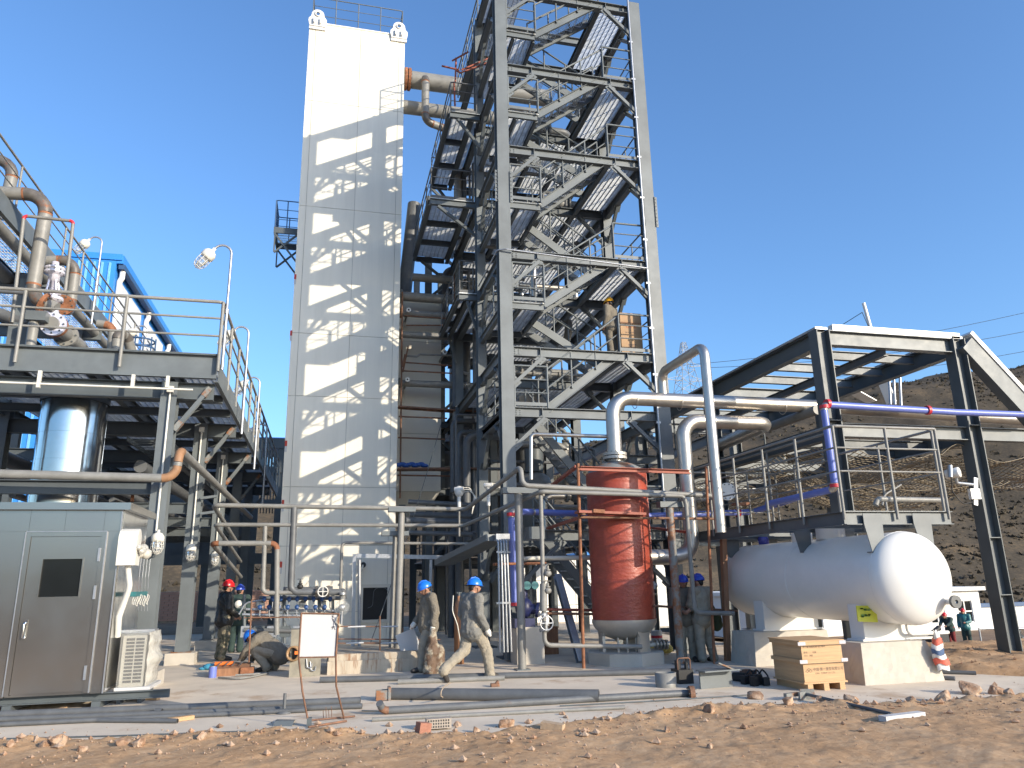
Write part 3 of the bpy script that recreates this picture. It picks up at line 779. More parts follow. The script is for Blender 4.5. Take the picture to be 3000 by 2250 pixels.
for z in LV:
    if z > 18: pass
    for x in (XR,): beam(st, (x, Y0 + 0.1, z - 0.13), (x, Y1 - 0.09, z - 0.13), 0.14, 0.24, STEEL_D)
    grating(st, XR + 0.05, X1 - 0.09, Y0 + 0.02, Y1 - 0.02, z + 0.035, 'x', 0.058, 5)
    if z < 18.5:
        railing(st, [(XR, Y0 - 0.06, z + 0.03), (X1 - ws - 0.02, Y0 - 0.06, z + 0.03)], 1.05, (0.35, 0.7), 0.028, 0.95, drop=0.05)
        railing(st, [(X1 - 0.05, Y0 + 0.2, z + 0.03), (X1 - 0.05, Y1 - 0.2, z + 0.03)], 1.05, (0.35, 0.7), 0.022, 0.95)
    # equipment floors behind the stair bay
    if z < 18.5:
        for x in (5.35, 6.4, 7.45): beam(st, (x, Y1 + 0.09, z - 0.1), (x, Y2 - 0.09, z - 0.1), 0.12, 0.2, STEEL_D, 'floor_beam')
        grating(st, X0 + 0.1, X1 - 0.1, Y1 + 0.1, Y2 - 0.1, z + 0.035, 'x', 0.058, 1.3)
        if z < 14: grating(st, X0 + 0.1, X1 - 0.1, Y2 + 0.1, Y3 - 0.1, z + 0.035, 'x', 0.06, 1.75)
        if z > 5: railing(st, [(X1 - 0.05, Y1 + 0.2, z + 0.03), (X1 - 0.05, Y2 - 0.2, z + 0.03)], 1.05, (0.35, 0.7), 0.022, 1.3)
def flight(parent, a, b, w, side):
    """stair flight rising from a to b (x direction), stringers at y and y + w"""
    a, b = V(a), V(b)
    f = MB().channel(a, b, 0.07, 0.22).channel(a + V((0, w, 0)), b + V((0, w, 0)), 0.07, 0.22).build('stair_flight', STEEL, parent)
    ORG[f.name] = ORG[parent.name]
    n = max(3, int(abs(b.z - a.z) / 0.21))
    for i in range(n):
        p = a.lerp(b, (i + 0.5) / n)
        mb = MB(); 
        for k in range(6): mb.bb((p.x - 0.12 + k * 0.044, p.y + 0.04, p.z + 0.03), (p.x - 0.112 + k * 0.044, p.y + w - 0.04, p.z + 0.06))
        mb.bb((p.x - 0.12, p.y + 0.036, p.z + 0.026), (p.x + 0.115, p.y + 0.039, p.z + 0.062)); mb.bb((p.x - 0.12, p.y + w - 0.039, p.z + 0.026), (p.x + 0.115, p.y + w - 0.036, p.z + 0.062))
        mb.build('tread', GRATE, f)
    d = 1 if b.x > a.x else -1
    for y in (a.y, a.y + w):
        railing(parent, [(a.x, y, a.z + 0.05), (b.x, y, b.z + 0.05)], 1.0, (0.5,), 0.027, 0.9, toe=False, name='stair_rail')
FW = 0.78
for i, m_ in enumerate(MD):
    lo, hi = LV[i], LV[i + 1]
    flight(st, (XR if i else 7.9, Y0 + 1.35, lo - 0.02), (XL, Y0 + 1.35, m_ - 0.02), FW, 1)
    flight(st, (XL, Y0 + 0.0, m_ - 0.02), (XR, Y0 + 0.0, hi - 0.02), FW, 1)
flight(st, (7.9, Y0 + 1.35, 0.05), (5.5, Y0 + 1.35, 2.88), FW, 1)
# splice plates with bolts on the columns
for x in (X0, X1):
    zc = 12.05 if x == X0 else 11.75
    for s in (-1, 1):
        q = MB().bb((x + s * 0.168 - 0.006, Y0 - 0.20, zc - 0.47), (x + s * 0.168 + 0.006, Y0 - 0.167, zc + 0.47)).bb((x + s * 0.2 - 0.045, Y0 - 0.1665, zc - 0.47), (x + s * 0.2 + 0.045, Y0 - 0.15, zc + 0.47)).build('splice_plate', STEEL, st)
        mb = MB()
        for k in range(8): mb.cyl((x + s * 0.2, Y0 - 0.19, zc - 0.4 + k * 0.115), (x + s * 0.2, Y0 - 0.166, zc - 0.4 + k * 0.115), 0.016, 6)
        mb.build('bolts', STEEL_D, q, kind='stuff')
# conduits on the right column
MB().tube(fillet([(8.30, 17.44, 2.7), (8.30, 17.44, 18.95), (4.6, 17.44, 18.98)], 0.08)[0], 0.032, 8).build('conduit', GALV, st)
MB().tube(fillet([(8.30, 17.40, 9.95), (4.3, 17.40, 10.15), (4.08, 17.5, 10.15), (4.08, 20, 10.15)], 0.1)[0], 0.022, 8).build('conduit', GALV, st)
for z in [3 + 1.3 * i for i in range(12)]: MB().bb((8.24, 17.42, z), (8.36, 17.49, z + 0.05)).build('conduit_clip', GALV, st)
# left overhanging decks with their braces
def overhang(z, x0, y0, y1):
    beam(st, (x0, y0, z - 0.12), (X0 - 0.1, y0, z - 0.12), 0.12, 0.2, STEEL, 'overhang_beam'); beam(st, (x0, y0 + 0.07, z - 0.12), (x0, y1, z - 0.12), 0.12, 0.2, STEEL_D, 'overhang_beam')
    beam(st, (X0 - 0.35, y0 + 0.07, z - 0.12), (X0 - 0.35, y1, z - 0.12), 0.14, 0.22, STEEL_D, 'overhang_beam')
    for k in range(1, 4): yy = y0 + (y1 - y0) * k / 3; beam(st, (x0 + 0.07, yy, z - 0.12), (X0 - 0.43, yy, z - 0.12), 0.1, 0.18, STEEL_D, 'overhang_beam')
    grating(st, x0, X0 - 0.1, y0, y1, z + 0.035, 'x', 0.058, 1.1)
    brace(st, (X0 - 0.1, y0 + 0.02, z - 1.15), (x0 + 0.25, y0 + 0.02, z - 0.24), 0.1, STEEL_D, plate=False)
    brace(st, (X0 - 0.1, y1 - 0.1, z - 1.15), (x0 + 0.25, y1 - 0.1, z - 0.24), 0.1, STEEL_D, plate=False)
    railing(st, [(X0 - 0.2, y0, z + 0.03), (x0 + 0.02, y0, z + 0.03), (x0 + 0.02, y1, z + 0.03), (X0 - 0.2, y1, z + 0.03)], 1.05, (0.35, 0.7), 0.022, 1.1, m=PIPE_D)
overhang(16.05, 3.25, 20.15, 24.6); overhang(13.4, 2.75, 20.95, 25.3); overhang(10.25, 3.65, 20.9, 24.6)

# ---------------------------------------------------------------- pipes
def flange(parent, c, ax, r, t=0.035, m=None, bolts=8, name='flange'):
    c = V(c); d, s, u = frame(V(ax))
    o = MB().lathe([(0.01, -t), (r, -t), (r, -0.004), (r * 0.99, -0.004), (r * 0.99, 0.004), (r, 0.004), (r, t), (0.01, t)], c, 20, ax, False).build(name, m or PIPE, parent)
    if bolts:
        mb = MB()
        for k in range(bolts):
            a = 2 * PI * k / bolts; p = c + (s * math.cos(a) + u * math.sin(a)) * r * 0.82
            mb.cyl(p - d * (t + 0.025), p + d * (t + 0.025), r * 0.075, 6)
        mb.build('bolts', STEEL_D, o, kind='stuff') if ORG.setdefault(o.name, ORG[parent.name]) is not None else None
    return o
def pipe(label, pts, r, m=None, em=None, R=None, group=None, n=12, name='pipe', cat='pipe', flanges=(), fm=None, parent=None, open_end=False, rings=None):
    """a run of pipe; the straight lengths are the thing, elbows its parts"""
    m = m or PIPE
    path, bends = fillet(pts, R or r * 3.0)
    if parent is None:
        o = thing(name, label, cat, tuple(path[0]), group)
        par = o
    else: par = parent
    if em is None:
        q = MB().tube(path, r, n).build('pipe_body' if parent is None else name, m, par)
    else:
        cuts = [0] + [k for b in bends for k in b] + [len(path) - 1]
        for i in range(0, len(cuts) - 1):
            seg = path[cuts[i]:cuts[i + 1] + 1]
            if len(seg) < 2 or (seg[0] - seg[-1]).length < 1e-4: continue
            if i % 2 == 0: MB().tube(seg, r, n).build('pipe_body', m, par)
            else: MB().tube(seg, r * 1.012, n).build('elbow', em, par)
        if rings:
            for b in bends:
                for k, s in ((b[0], -1), (b[1], 1)):
                    j = k + s
                    if 0 <= j < len(path):
                        d = (path[j] - path[k]).normalized(); L = min((path[j] - path[k]).length * 0.9, r * 0.32)
                        MB().cyl(path[k] + d * 0.002, path[k] + d * L, r * 1.02, n, False).build('weld_band', rings, par)
    for (c, ax, fr) in flanges: flange(par, c, ax, fr, m=fm or m)
    return par
A = at
# big pipes leaving the white tower near its top
y = 25.6
c = A(1200, 233, y=y)
p = pipe('fat grey pipe with rust-red flange leaving the white tower near its top', [(TX1 + 0.05, y, c.z), (8.2, y, c.z)], 0.34, PIPE, n=20)
flange(p, (TX1 + 0.16, y, c.z), (1, 0, 0), 0.44, 0.05, RUSTY, 14); flange(p, (TX1 + 0.30, y, c.z), (1, 0, 0), 0.44, 0.05, RUSTY, 14)
c2 = A(1220, 318, y=25.8)
pipe('second grey pipe leaving the white tower below the fat flanged one', [(TX1 + 0.03, 25.8, c2.z), (8.2, 25.8, c2.z)], 0.27, PIPE, n=16)
b = A(1246, 232, y=25.1)
pipe('grey upright pipe with rusty bends between white tower and stair tower top', [(b.x, 25.5, b.z + 0.05), (b.x, 25.0, b.z + 0.05), (b.x, 25.0, A(1246, 355, y=25).z), A(1290, 372, y=25.2), A(1340, 390, y=25.6)], 0.15, PIPE, ELBOW, R=0.3, rings=RUSTY)
for k, (u0, v, u1, r) in enumerate(((1207, 812, 1440, 0.15), (1190, 869, 1440, 0.17), (1188, 918, 1430, 0.125), (1185, 980, 1430, 0.13), (1195, 1123, 1440, 0.125))):
    y = 25.25
    a = A(u0, v, y=y); b = A(u1, v, y=y)
    p = pipe(['short grey pipe stub with open left end high between the two towers', 'thickest of the level pipes between the towers just above the beige box', 'level pipe with sunlit patches across the top of the beige box', 'level pipe crossing the beige box below the sunlit one', 'lowest level pipe across the beige box above the scaffold planks'][k],
             [(TX1 + 0.06 if k else a.x, y, a.z), (b.x, y, a.z)], r, PIPE, group='pipes crossing between the towers')
    if k: flange(p, (TX1 + 0.12, y, a.z), (1, 0, 0), r * 1.5, 0.03, RUSTY if k == 2 else PIPE, 10)
    flange(p, (A(1335, v, y=y).x, y, a.z), (1, 0, 0), r * 1.5, 0.03, PIPE, 10)
    MB().cyl((A(1337, v, y=y).x + 0.05, y, a.z), (A(1365, v, y=y).x, y, a.z), r * 1.3, 14).build('insulated_sleeve', MIRROR, p)
y = 25.0
pipe('thin galvanised downpipe beside the stair tower', [A(1347, 850, y=y), A(1350, 1090, y=y), A(1372, 1095, y=y)], 0.055, GALV, R=0.12)
pipe('thin pipe with offset in front of the beige box', [A(1192, 1043, y=y), A(1222, 1045, y=y), A(1230, 1038, y=y), A(1335, 1042, y=y), A(1345, 1033, y=y)], 0.035, PIPE, R=0.08)
pipe('dark leaning pipe rising behind the right edge of the white tower', [A(1214, 598, y=27.6), A(1183, 880, y=27.6)], 0.27, PIPE_D)
for (u, v) in ((1197, 908), (1303, 1032), (1194, 1112)):
    c = A(u, v, y=24.95)
    o = thing('blind_flange', {1197: 'small round blind flange beside the top pipe on the beige box', 1303: 'small round blind flange at the right edge of the beige box', 1194: 'small round blind flange with pale ring beside the lowest level pipe'}[u], 'flange', tuple(c))
    flange(o, c, (0, 1, 0), 0.085, 0.02, WHITE2, 6, 'flange_plate'); MB().cyl(c + V((0, 0.02, 0)), c + V((0, 1.2, 0)), 0.045).build('stub', PIPE, o); MB().cyl(c + V((0, -0.024, 0)), c + V((0, -0.021, 0)), 0.035).build('bore', BLACK, o)
# scaffold between the towers
sc = thing('scaffold', 'rusty tube scaffold between the white tower and the stair tower', 'scaffold', tuple(A(1178, 1450, y=24.85)))
for (u0, v0, u1, v1, y) in ((1179, 855, 1172, 1460, 24.8), (1331, 800, 1338, 1460, 24.8), (1187, 1038, 1178, 1075, 24.6)):
    MB().tube([A(u0, v0, y=y), A(u1, v1, y=y)], 0.03, 8).build('standard', RUST_D, sc)
for (u0, v0, u1, v1, r) in ((1175, 1061, 1330, 1072, .028), (1175, 1086, 1330, 1094, .028), (1166, 1196, 1400, 1213, .03), (1166, 1282, 1305, 1287, .028), (1168, 1220, 1310, 1226, .028), (1165, 1392, 1400, 1396, .028), (1190, 953, 1330, 953, .03), (1185, 925, 1345, 935, .028)):
    MB().tube([A(u0, v0, y=24.85), A(u1, v1, y=24.85)], r, 8).build('ledger', RUST_D, sc)
a, b = A(1166, 1192, y=24.75), A(1402, 1208, y=24.75); MB().bar(a, b, 0.25, 0.05).build('plank', RUST_D, sc)
a, b = A(1165, 1375, y=24.75), A(1405, 1375, y=24.75); MB().bar(a, b, 0.5, 0.06).build('plank', RUST_D, sc)
MB().tube([A(1196, 1015, y=24.7), A(1180, 1090, y=24.7)], 0.028, 8).build('brace', RUST_D, sc)
tp_ = MB(); a, b = A(1170, 1362, y=24.7), A(1243, 1362, y=24.7)
for i in range(9):
    t = i / 8; tp_.sphere(a.lerp(b, t) + V((0, 0.0, 0.03 * math.sin(i * 2.1))), 0.13, 8, 6, (1.1, 0.8, 0.55))
tag(tp_.build('folded_tarp', TARP), 'crumpled blue tarpaulin lying on the scaffold planks', 'tarp')
# scaffold tubes at the top left of the stair tower
s2 = thing('clamped_scaffold', 'rusty scaffold tubes clamped at the top left of the stair tower', 'scaffold', tuple(A(1335, 230, y=20.4)))
for (u0, v0, u1, v1) in ((1294, 193, 1345, 205), (1325, 178, 1372, 152), (1336, 170, 1334, 240), (1334, 205, 1352, 215), (1352, 212, 1480, 165), (1352, 205, 1480, 150), (1330, 240, 1333, 310)):
    MB().tube([A(u0, v0, y=20.3), A(u1, v1, y=20.3)], 0.03, 8).build('tube', PRIMER if v0 < 300 else GALV, s2)
# dense process piping inside the stair tower (behind the stairs)
rr = random.Random(11)
def valve_body(parent, c, s, m=None, wheel=True):
    c = V(c); m = m or PIPE
    o = MB().sphere(c, 0.13 * s, 12, 8, (1.2, 1, 1)).cyl(c, c + V((0, 0, 0.3 * s)), 0.05 * s).cyl(c + V((0, 0, 0.12 * s)), c + V((0, 0, 0.17 * s)), 0.11 * s).build('valve_body', m, parent)
    if wheel:
        h = c + V((0, 0, 0.36 * s)); ring = [h + V((math.cos(a) * 0.14 * s, math.sin(a) * 0.14 * s, 0)) for a in [2 * PI * i / 16 for i in range(17)]]
        MB().tube(ring, 0.014 * s, 6).bar(h - V((0.14 * s, 0, 0)), h + V((0.14 * s, 0, 0)), 0.018 * s, 0.018 * s).bar(h - V((0, 0.14 * s, 0)), h + V((0, 0.14 * s, 0)), 0.018 * s, 0.018 * s).cyl(c, h, 0.015 * s).build('handwheel', m, parent)
    return o
for lvl in (3.0, 4.75, 7.7, 10.4, 13.5, 16.1):
    for k in range(5):
        r = rr.choice((0.05, 0.07, 0.1, 0.14))
        x0 = 4.6 + rr.random() * 2.2; x1 = min(8.3, x0 + 1.0 + rr.random() * 2); y = 21.2 + rr.random() * 3; z = lvl + 0.35 + rr.random() * 1.4
        pts = [(x0, y, lvl + 0.05), (x0, y, z), (x1, y, z)] if rr.random() < 0.6 else [(x0, y, z), (x1, y, z), (x1, y, z - 1.1)]
        if rr.random() < 0.4: pts.append((x1, y + 1.0, pts[-1][2]))
        pm_ = rr.choice((PIPE, PIPE_D, STAINLESS, PIPE_D)); p = pipe('%s %s pipe behind the tower stairs on the %s' % ('thin' if r < .08 else 'thick', 'bright stainless' if pm_ is STAINLESS else 'grey' if pm_ is PIPE else 'dark grey', {3.0: 'first floor', 4.75: 'first floor half landing', 7.7: 'second floor', 10.4: 'third floor', 13.5: 'fourth floor', 16.1: 'fifth floor'}[lvl] + (', left part' if x0 < 5.3 else ', middle part' if x0 < 6.1 else ', right part')), pts, r, pm_, R=r * 2.5, group='process pipes behind the tower stairs')
        if rr.random() < 0.6:
            q = V(pts[1]).lerp(V(pts[2]), 0.5); valve_body(p, q, 0.9 + rr.random() * 0.6, rr.choice((PIPE, STAINLESS, PIPE_D)))
            flange(p, V(pts[1]).lerp(V(pts[2]), 0.35), V(pts[2]) - V(pts[1]), r * 1.8, 0.03, PIPE); flange(p, V(pts[1]).lerp(V(pts[2]), 0.65), V(pts[2]) - V(pts[1]), r * 1.8, 0.03, PIPE)
for lvl in (0.0, 2.95, 4.6, 7.6, 10.3, 13.4):
    for k in range(5):
        r = rr.choice((0.04, 0.06, 0.09, 0.13)); x = 3.95 + rr.random() * 0.9; y = 22.8 + rr.random() * 4; z0 = lvl; z1 = lvl + 2.4 + rr.random() * 1.5
        pts = [(x, y, z0), (x, y, z1), (x + 0.5 + rr.random(), y, z1)]
        pipe('%s upright pipe between the two towers %s' % ('thin' if r < .05 else 'slim' if r < .08 else 'medium' if r < .1 else 'thick', {0.0: 'standing on the ground', 2.95: 'one floor up', 4.6: 'beside the lowest overhanging deck', 7.6: 'beside the yellow helmet level', 10.3: 'at the third floor', 13.4: 'at the fourth floor'}[lvl]), pts, r, rr.choice((PIPE_D, PIPE, PIPE_D)), R=r * 2.5, group='upright pipes in the gap between the towers')
gapst = thing('added_gap_frame', 'dark steel bracing frame added to darken the gap between the towers', 'frame', (3.4, 27, 0))  # invented frame, put in to make the gap darker
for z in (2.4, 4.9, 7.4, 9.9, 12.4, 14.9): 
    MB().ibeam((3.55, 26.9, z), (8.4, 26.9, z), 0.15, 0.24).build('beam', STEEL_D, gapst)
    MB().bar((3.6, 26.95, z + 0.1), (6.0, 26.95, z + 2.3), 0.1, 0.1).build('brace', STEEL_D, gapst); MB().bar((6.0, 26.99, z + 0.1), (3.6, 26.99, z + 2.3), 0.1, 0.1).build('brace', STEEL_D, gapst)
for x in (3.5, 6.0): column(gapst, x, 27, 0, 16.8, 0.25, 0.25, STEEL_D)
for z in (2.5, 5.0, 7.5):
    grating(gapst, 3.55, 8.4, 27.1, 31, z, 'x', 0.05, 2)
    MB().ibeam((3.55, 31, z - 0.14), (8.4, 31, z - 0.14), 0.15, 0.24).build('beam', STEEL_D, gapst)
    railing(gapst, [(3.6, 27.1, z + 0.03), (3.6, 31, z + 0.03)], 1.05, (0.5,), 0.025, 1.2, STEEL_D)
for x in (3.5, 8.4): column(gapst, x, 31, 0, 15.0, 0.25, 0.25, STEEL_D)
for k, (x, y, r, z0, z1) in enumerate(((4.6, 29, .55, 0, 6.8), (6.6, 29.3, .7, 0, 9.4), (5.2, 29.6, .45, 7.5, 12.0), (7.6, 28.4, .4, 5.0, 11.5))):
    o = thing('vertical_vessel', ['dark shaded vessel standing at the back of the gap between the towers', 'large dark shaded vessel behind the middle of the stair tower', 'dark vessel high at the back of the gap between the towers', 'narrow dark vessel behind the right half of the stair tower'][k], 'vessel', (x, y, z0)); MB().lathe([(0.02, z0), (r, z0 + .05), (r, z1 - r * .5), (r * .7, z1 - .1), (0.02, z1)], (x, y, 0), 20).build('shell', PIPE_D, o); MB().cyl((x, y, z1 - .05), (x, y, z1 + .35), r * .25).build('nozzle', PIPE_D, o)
vs_ = thing('vertical_vessel', 'dark grey upright vessel standing inside the lower stair tower', 'vessel', (5.9, 22.5, 0))
c = A(1575, 1330, y=22.0)
MB().lathe([(0.02, 5.0), (0.3, 4.96), (0.47, 4.82), (0.54, 4.6), (0.54, 2.98), (0.02, 2.96)], (c.x, 22.4, 0), 24).build('shell', PIPE, vs_)
MB().cyl((c.x, 22.4, 4.95), (c.x, 22.4, 5.3), 0.12).cyl((c.x, 22.4, 5.26), (c.x, 22.4, 5.33), 0.2).build('nozzle', PIPE, vs_)
for k in range(3): a = 2.1 * k; MB().bb((c.x + 0.45 * math.cos(a) - 0.05, 22.4 + 0.45 * math.sin(a) - 0.05, 0), (c.x + 0.45 * math.cos(a) + 0.05, 22.4 + 0.45 * math.sin(a) + 0.05, 2.9)).build('leg', STEEL_D, vs_)
v2 = thing('vertical_vessel', 'slim beige upright vessel behind the third-level stairs', 'vessel', (6.2, 22.4, 7.6))
c = A(1560, 1050, y=22.2)
MB().lathe([(0.02, 7.55), (0.4, 7.45), (0.45, 7.2), (0.45, 5.9), (0.02, 5.85)], (c.x, 22.4, 0), 20).build('shell', CREAM, v2)
MB().cyl((c.x, 22.4, 5.0), (c.x, 22.4, 5.86), 0.3).build('skirt', STEEL_D, v2)

# ---------------------------------------------------------------- pipe rack at left
rk = thing('pipe_rack', 'grey steel pipe rack with railed grating walkway at the left', 'pipe rack', (-3.15, 15.6, 0))
RX, RE, FY, DZ = -3.15, -2.28, 15.42, 6.2
RYS = [15.68, 19.75, 24.0, 28.3, 32.5]
for y in RYS:
    column(rk, RX, y, 0.28, 5.72, 0.30, 0.30); 
    MB().bb((RX - 0.32, y - 0.32, 0.0), (RX + 0.32, y + 0.32, 0.26)).build('pedestal', CONC, rk)
    MB().bb((RX - 0.22, y - 0.22, 0.262), (RX + 0.22, y + 0.22, 0.279)).build('base_plate', STEEL_RUSTY, rk)
    column(rk, -7.6, y, 0.0, 9.4, 0.32, 0.30, STEEL); column(rk, -12, y, 0.0, 9.4, 0.32, 0.30, STEEL_D)
    beam(rk, (-12, y, 5.55), (RE - 0.05, y, 5.55), 0.18, 0.34, STEEL_D)
    beam(rk, (-7.44, y, 3.6), (RX - 0.15, y, 3.6), 0.16, 0.26, STEEL_D)
    o = MB().channel((RX + 0.15, y - 0.05, 4.75), (RE - 0.12, y - 0.05, 5.62), 0.08, 0.12, 0.012, V((0, -1, 0))).build('knee_brace', STEEL, rk)
    d = V((RE - 0.12 - RX - 0.15, 0, 0.87)).normalized()
    for s, p in ((1, V((RX + 0.15, y - 0.05, 4.75))), (-1, V((RE - 0.12, y - 0.05, 5.62)))):
        MB().bar(p - s * d * 0.01, p + s * d * 0.2, 0.1, 0.135, V((0, -1, 0))).build('rusted_end', STEEL_RUSTY, o)
# fascia and edge channels, floor beams
MB().channel((-13, FY, 6.02), (RE, FY, 6.02), 0.10, 0.50, 0.014).build('fascia_channel', STEEL, rk)
MB().bb((-13, FY - 0.055, 6.275), (RE, FY + 0.06, 6.288)).build('kick_plate', STEEL, rk)
MB().channel((RE, 36, 5.92), (RE, FY + 0.06, 5.92), 0.08, 0.40, 0.014).build('edge_channel', STEEL, rk)
for x in (RX, -4.6, -6.1, -7.6): beam(rk, (x, FY + 0.06, 5.9), (x, 36, 5.9), 0.14, 0.26, STEEL_D, 'floor_beam')
for y in [17.0, 18.4, 21.2, 22.6, 25.4, 26.9, 29.7, 31.1]: beam(rk, (-7.5, y, 5.72), (RE - 0.05, y, 5.72), 0.11, 0.18, STEEL_D, 'floor_beam')
ys = [FY + 0.06, 17.0, 18.4, 19.75, 21.2, 22.6, 24.0, 25.4, 26.9, 28.3, 30.2, 32.5, 36]
for a, b in zip(ys, ys[1:]):
    for x0, x1 in ((-7.5, -6.1), (-6.1, -4.6), (-4.6, RX), (RX, RE - 0.04)):
        grating(rk, x0 + 0.01, x1 - 0.01, a + 0.01, b - 0.01, 6.18, 'x', 0.06, 5)
railing(rk, [(-9.5, FY - 0.075, 6.28), (RE + 0.03, FY - 0.075, 6.28), (RE + 0.03, 36, 6.28)], 1.12, (0.34, 0.68), 0.037, 1.62, GALV if False else PIPE, toe=False, drop=0.36)
# upper deck
UX, UZ = -7.0, 9.9
MB().channel((UX, 40, UZ - 0.2), (UX, 12.5, UZ - 0.2), 0.10, 0.42, 0.014).build('edge_channel', STEEL, rk)
for x in (-8.2, -9.6): beam(rk, (x, 12.5, UZ - 0.3), (x, 40, UZ - 0.3), 0.14, 0.26, STEEL_D, 'floor_beam')
for y in RYS + [13.5]: beam(rk, (-12, y, UZ - 0.62), (UX + 0.05, y, UZ - 0.62), 0.18, 0.34, STEEL)
for a, b in zip([12.5, 15, 17.5, 20, 23, 26, 30], [15, 17.5, 20, 23, 26, 30, 36]):
    grating(rk, -9.6, UX - 0.06, a + 0.01, b - 0.01, UZ, 'y', 0.07, 5)
railing(rk, [(UX, 12.5, UZ), (UX, 40, UZ)], 1.1, (0.38, 0.7), 0.028, 1.5, PIPE, toe=True)
# conduit under the fascia
cd = MB().cyl((-9, FY - 0.1, A(30, 1120, y=FY - 0.1).z), A(565, 1142, y=FY - 0.1), 0.022, 8).build('conduit', LAMPW, rk)
for u in (112, 388, 490): c = A(u, 1128, y=FY - 0.1); MB().bb((c.x - 0.03, FY - 0.12, c.z - 0.05), (c.x + 0.03, FY - 0.06, 5.77)).build('conduit_hanger', LAMPW, rk)
for y in RYS[:3]:
    MB().cyl((RX + 0.03, y - 0.2, 5.55), (RX + 0.03, y - 0.2, 2.75), 0.02, 8).build('conduit', LAMPW, rk)
    MB().bb((RX - 0.03, y - 0.235, 5.48), (RX + 0.09, y - 0.17, 5.6)).build('junction_box', LAMPW, rk)
# pipes carried on the rack
for k, (x, z, r) in enumerate(((-7.15, 9.35, 0.13), (-8.0, 9.3, 0.17), (-6.45, 6.55, 0.13), (-5.55, 6.5, 0.1))):
    pipe(['buff grey pipe under the edge of the upper rack deck', 'thicker pipe under the upper rack deck further left', 'grey pipe along the rack walkway behind the valve', 'slim pipe along the rack walkway nearest its middle'][k], [(x, 12.6 if k < 2 else 19.5, z), (x, 36, z)], r, PIPE)
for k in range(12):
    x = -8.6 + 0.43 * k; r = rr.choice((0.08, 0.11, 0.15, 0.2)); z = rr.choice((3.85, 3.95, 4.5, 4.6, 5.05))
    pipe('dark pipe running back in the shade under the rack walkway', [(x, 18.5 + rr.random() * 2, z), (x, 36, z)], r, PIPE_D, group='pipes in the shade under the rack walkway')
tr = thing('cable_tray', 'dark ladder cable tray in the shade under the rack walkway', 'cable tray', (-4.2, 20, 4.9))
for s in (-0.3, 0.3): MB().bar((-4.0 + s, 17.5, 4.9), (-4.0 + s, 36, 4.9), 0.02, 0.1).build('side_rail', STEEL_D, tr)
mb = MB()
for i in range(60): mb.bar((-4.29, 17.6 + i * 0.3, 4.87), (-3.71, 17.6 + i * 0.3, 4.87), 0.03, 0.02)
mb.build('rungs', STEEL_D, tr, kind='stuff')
# shed behind the rack
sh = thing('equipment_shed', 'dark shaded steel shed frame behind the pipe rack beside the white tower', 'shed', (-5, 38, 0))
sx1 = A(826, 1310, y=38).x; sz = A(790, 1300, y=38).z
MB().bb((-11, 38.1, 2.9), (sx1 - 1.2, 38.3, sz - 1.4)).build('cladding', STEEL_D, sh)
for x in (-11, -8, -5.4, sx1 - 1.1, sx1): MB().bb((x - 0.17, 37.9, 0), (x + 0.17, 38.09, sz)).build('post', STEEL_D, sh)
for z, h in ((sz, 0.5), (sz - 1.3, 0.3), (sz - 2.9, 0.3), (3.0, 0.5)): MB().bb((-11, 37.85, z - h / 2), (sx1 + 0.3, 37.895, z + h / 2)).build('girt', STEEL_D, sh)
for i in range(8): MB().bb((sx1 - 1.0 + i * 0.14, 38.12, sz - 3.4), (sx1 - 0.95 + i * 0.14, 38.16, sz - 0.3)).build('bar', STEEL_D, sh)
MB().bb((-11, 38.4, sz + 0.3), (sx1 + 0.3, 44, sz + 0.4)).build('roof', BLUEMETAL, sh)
# process pipes on the walkway: rusty-welded bend, valve, flanged spools
y = 16.6
p = pipe('thick grey pipe with rust-ringed bends dropping to the white valve', [A(-160, 556, y=y), A(142, 572, y=y), A(92, 872, y=y), A(165, 905, y=y)], 0.14, PIPE, ELBOW, R=0.42, n=18, rings=RUSTY)
flange(p, A(133, 893, y=y), A(165, 905, y=y) - A(92, 872, y=y), 0.25, 0.04, RUSTY, 10)
p = pipe('grey pipe with a looped bend behind the thick rust-ringed pipe', [A(-120, 480, y=18.6), A(48, 455, y=18.6), A(8, 640, y=18.6)], 0.135, PIPE, ELBOW, R=0.45, n=16, rings=RUSTY)
p = pipe('grey pipe bending down on the right of the white valve', [A(110, 765, y=18.2), A(225, 760, y=18.2), A(205, 910, y=18.2), A(170, 905, y=17.2)], 0.115, PIPE, ELBOW, R=0.32, n=16, rings=RUSTY)
flange(p, A(186, 893, y=17.2), A(170, 905, y=17.2) - A(205, 910, y=18.2), 0.22, 0.05, RUSTY, 10)
vv = thing('control_valve', 'white lilac control valve on the rack walkway between rusty flanges', 'valve', tuple(A(150, 930, y=16.7)))
vy = 16.7
v0, v1 = A(146, 935, y=vy), A(163, 768, y=vy)
H_ = (v1 - v0).length; ax = (v1 - v0)
MB().lathe([(0.02, 0), (0.12, 0.02), (0.16, 0.12), (0.14, 0.25), (0.10, 0.33), (0.10, 0.40), (0.215, 0.41), (0.215, 0.48), (0.12, 0.49), (0.12, 0.55), (0.16, 0.56), (0.16, 0.60), (0.02, 0.61)], v0, 20, ax).build('valve_body', WHITEV, vv)
d, s, u = frame(ax)
for k in range(4):
    a = PI / 4 + k * PI / 2; q = v0 + d * 0.6 + (s * math.cos(a) + u * math.sin(a)) * 0.13
    MB().cyl(q, q + d * 0.28 - (s * math.cos(a) + u * math.sin(a)) * 0.04, 0.025, 8).build('yoke_rod', WHITEV, vv)
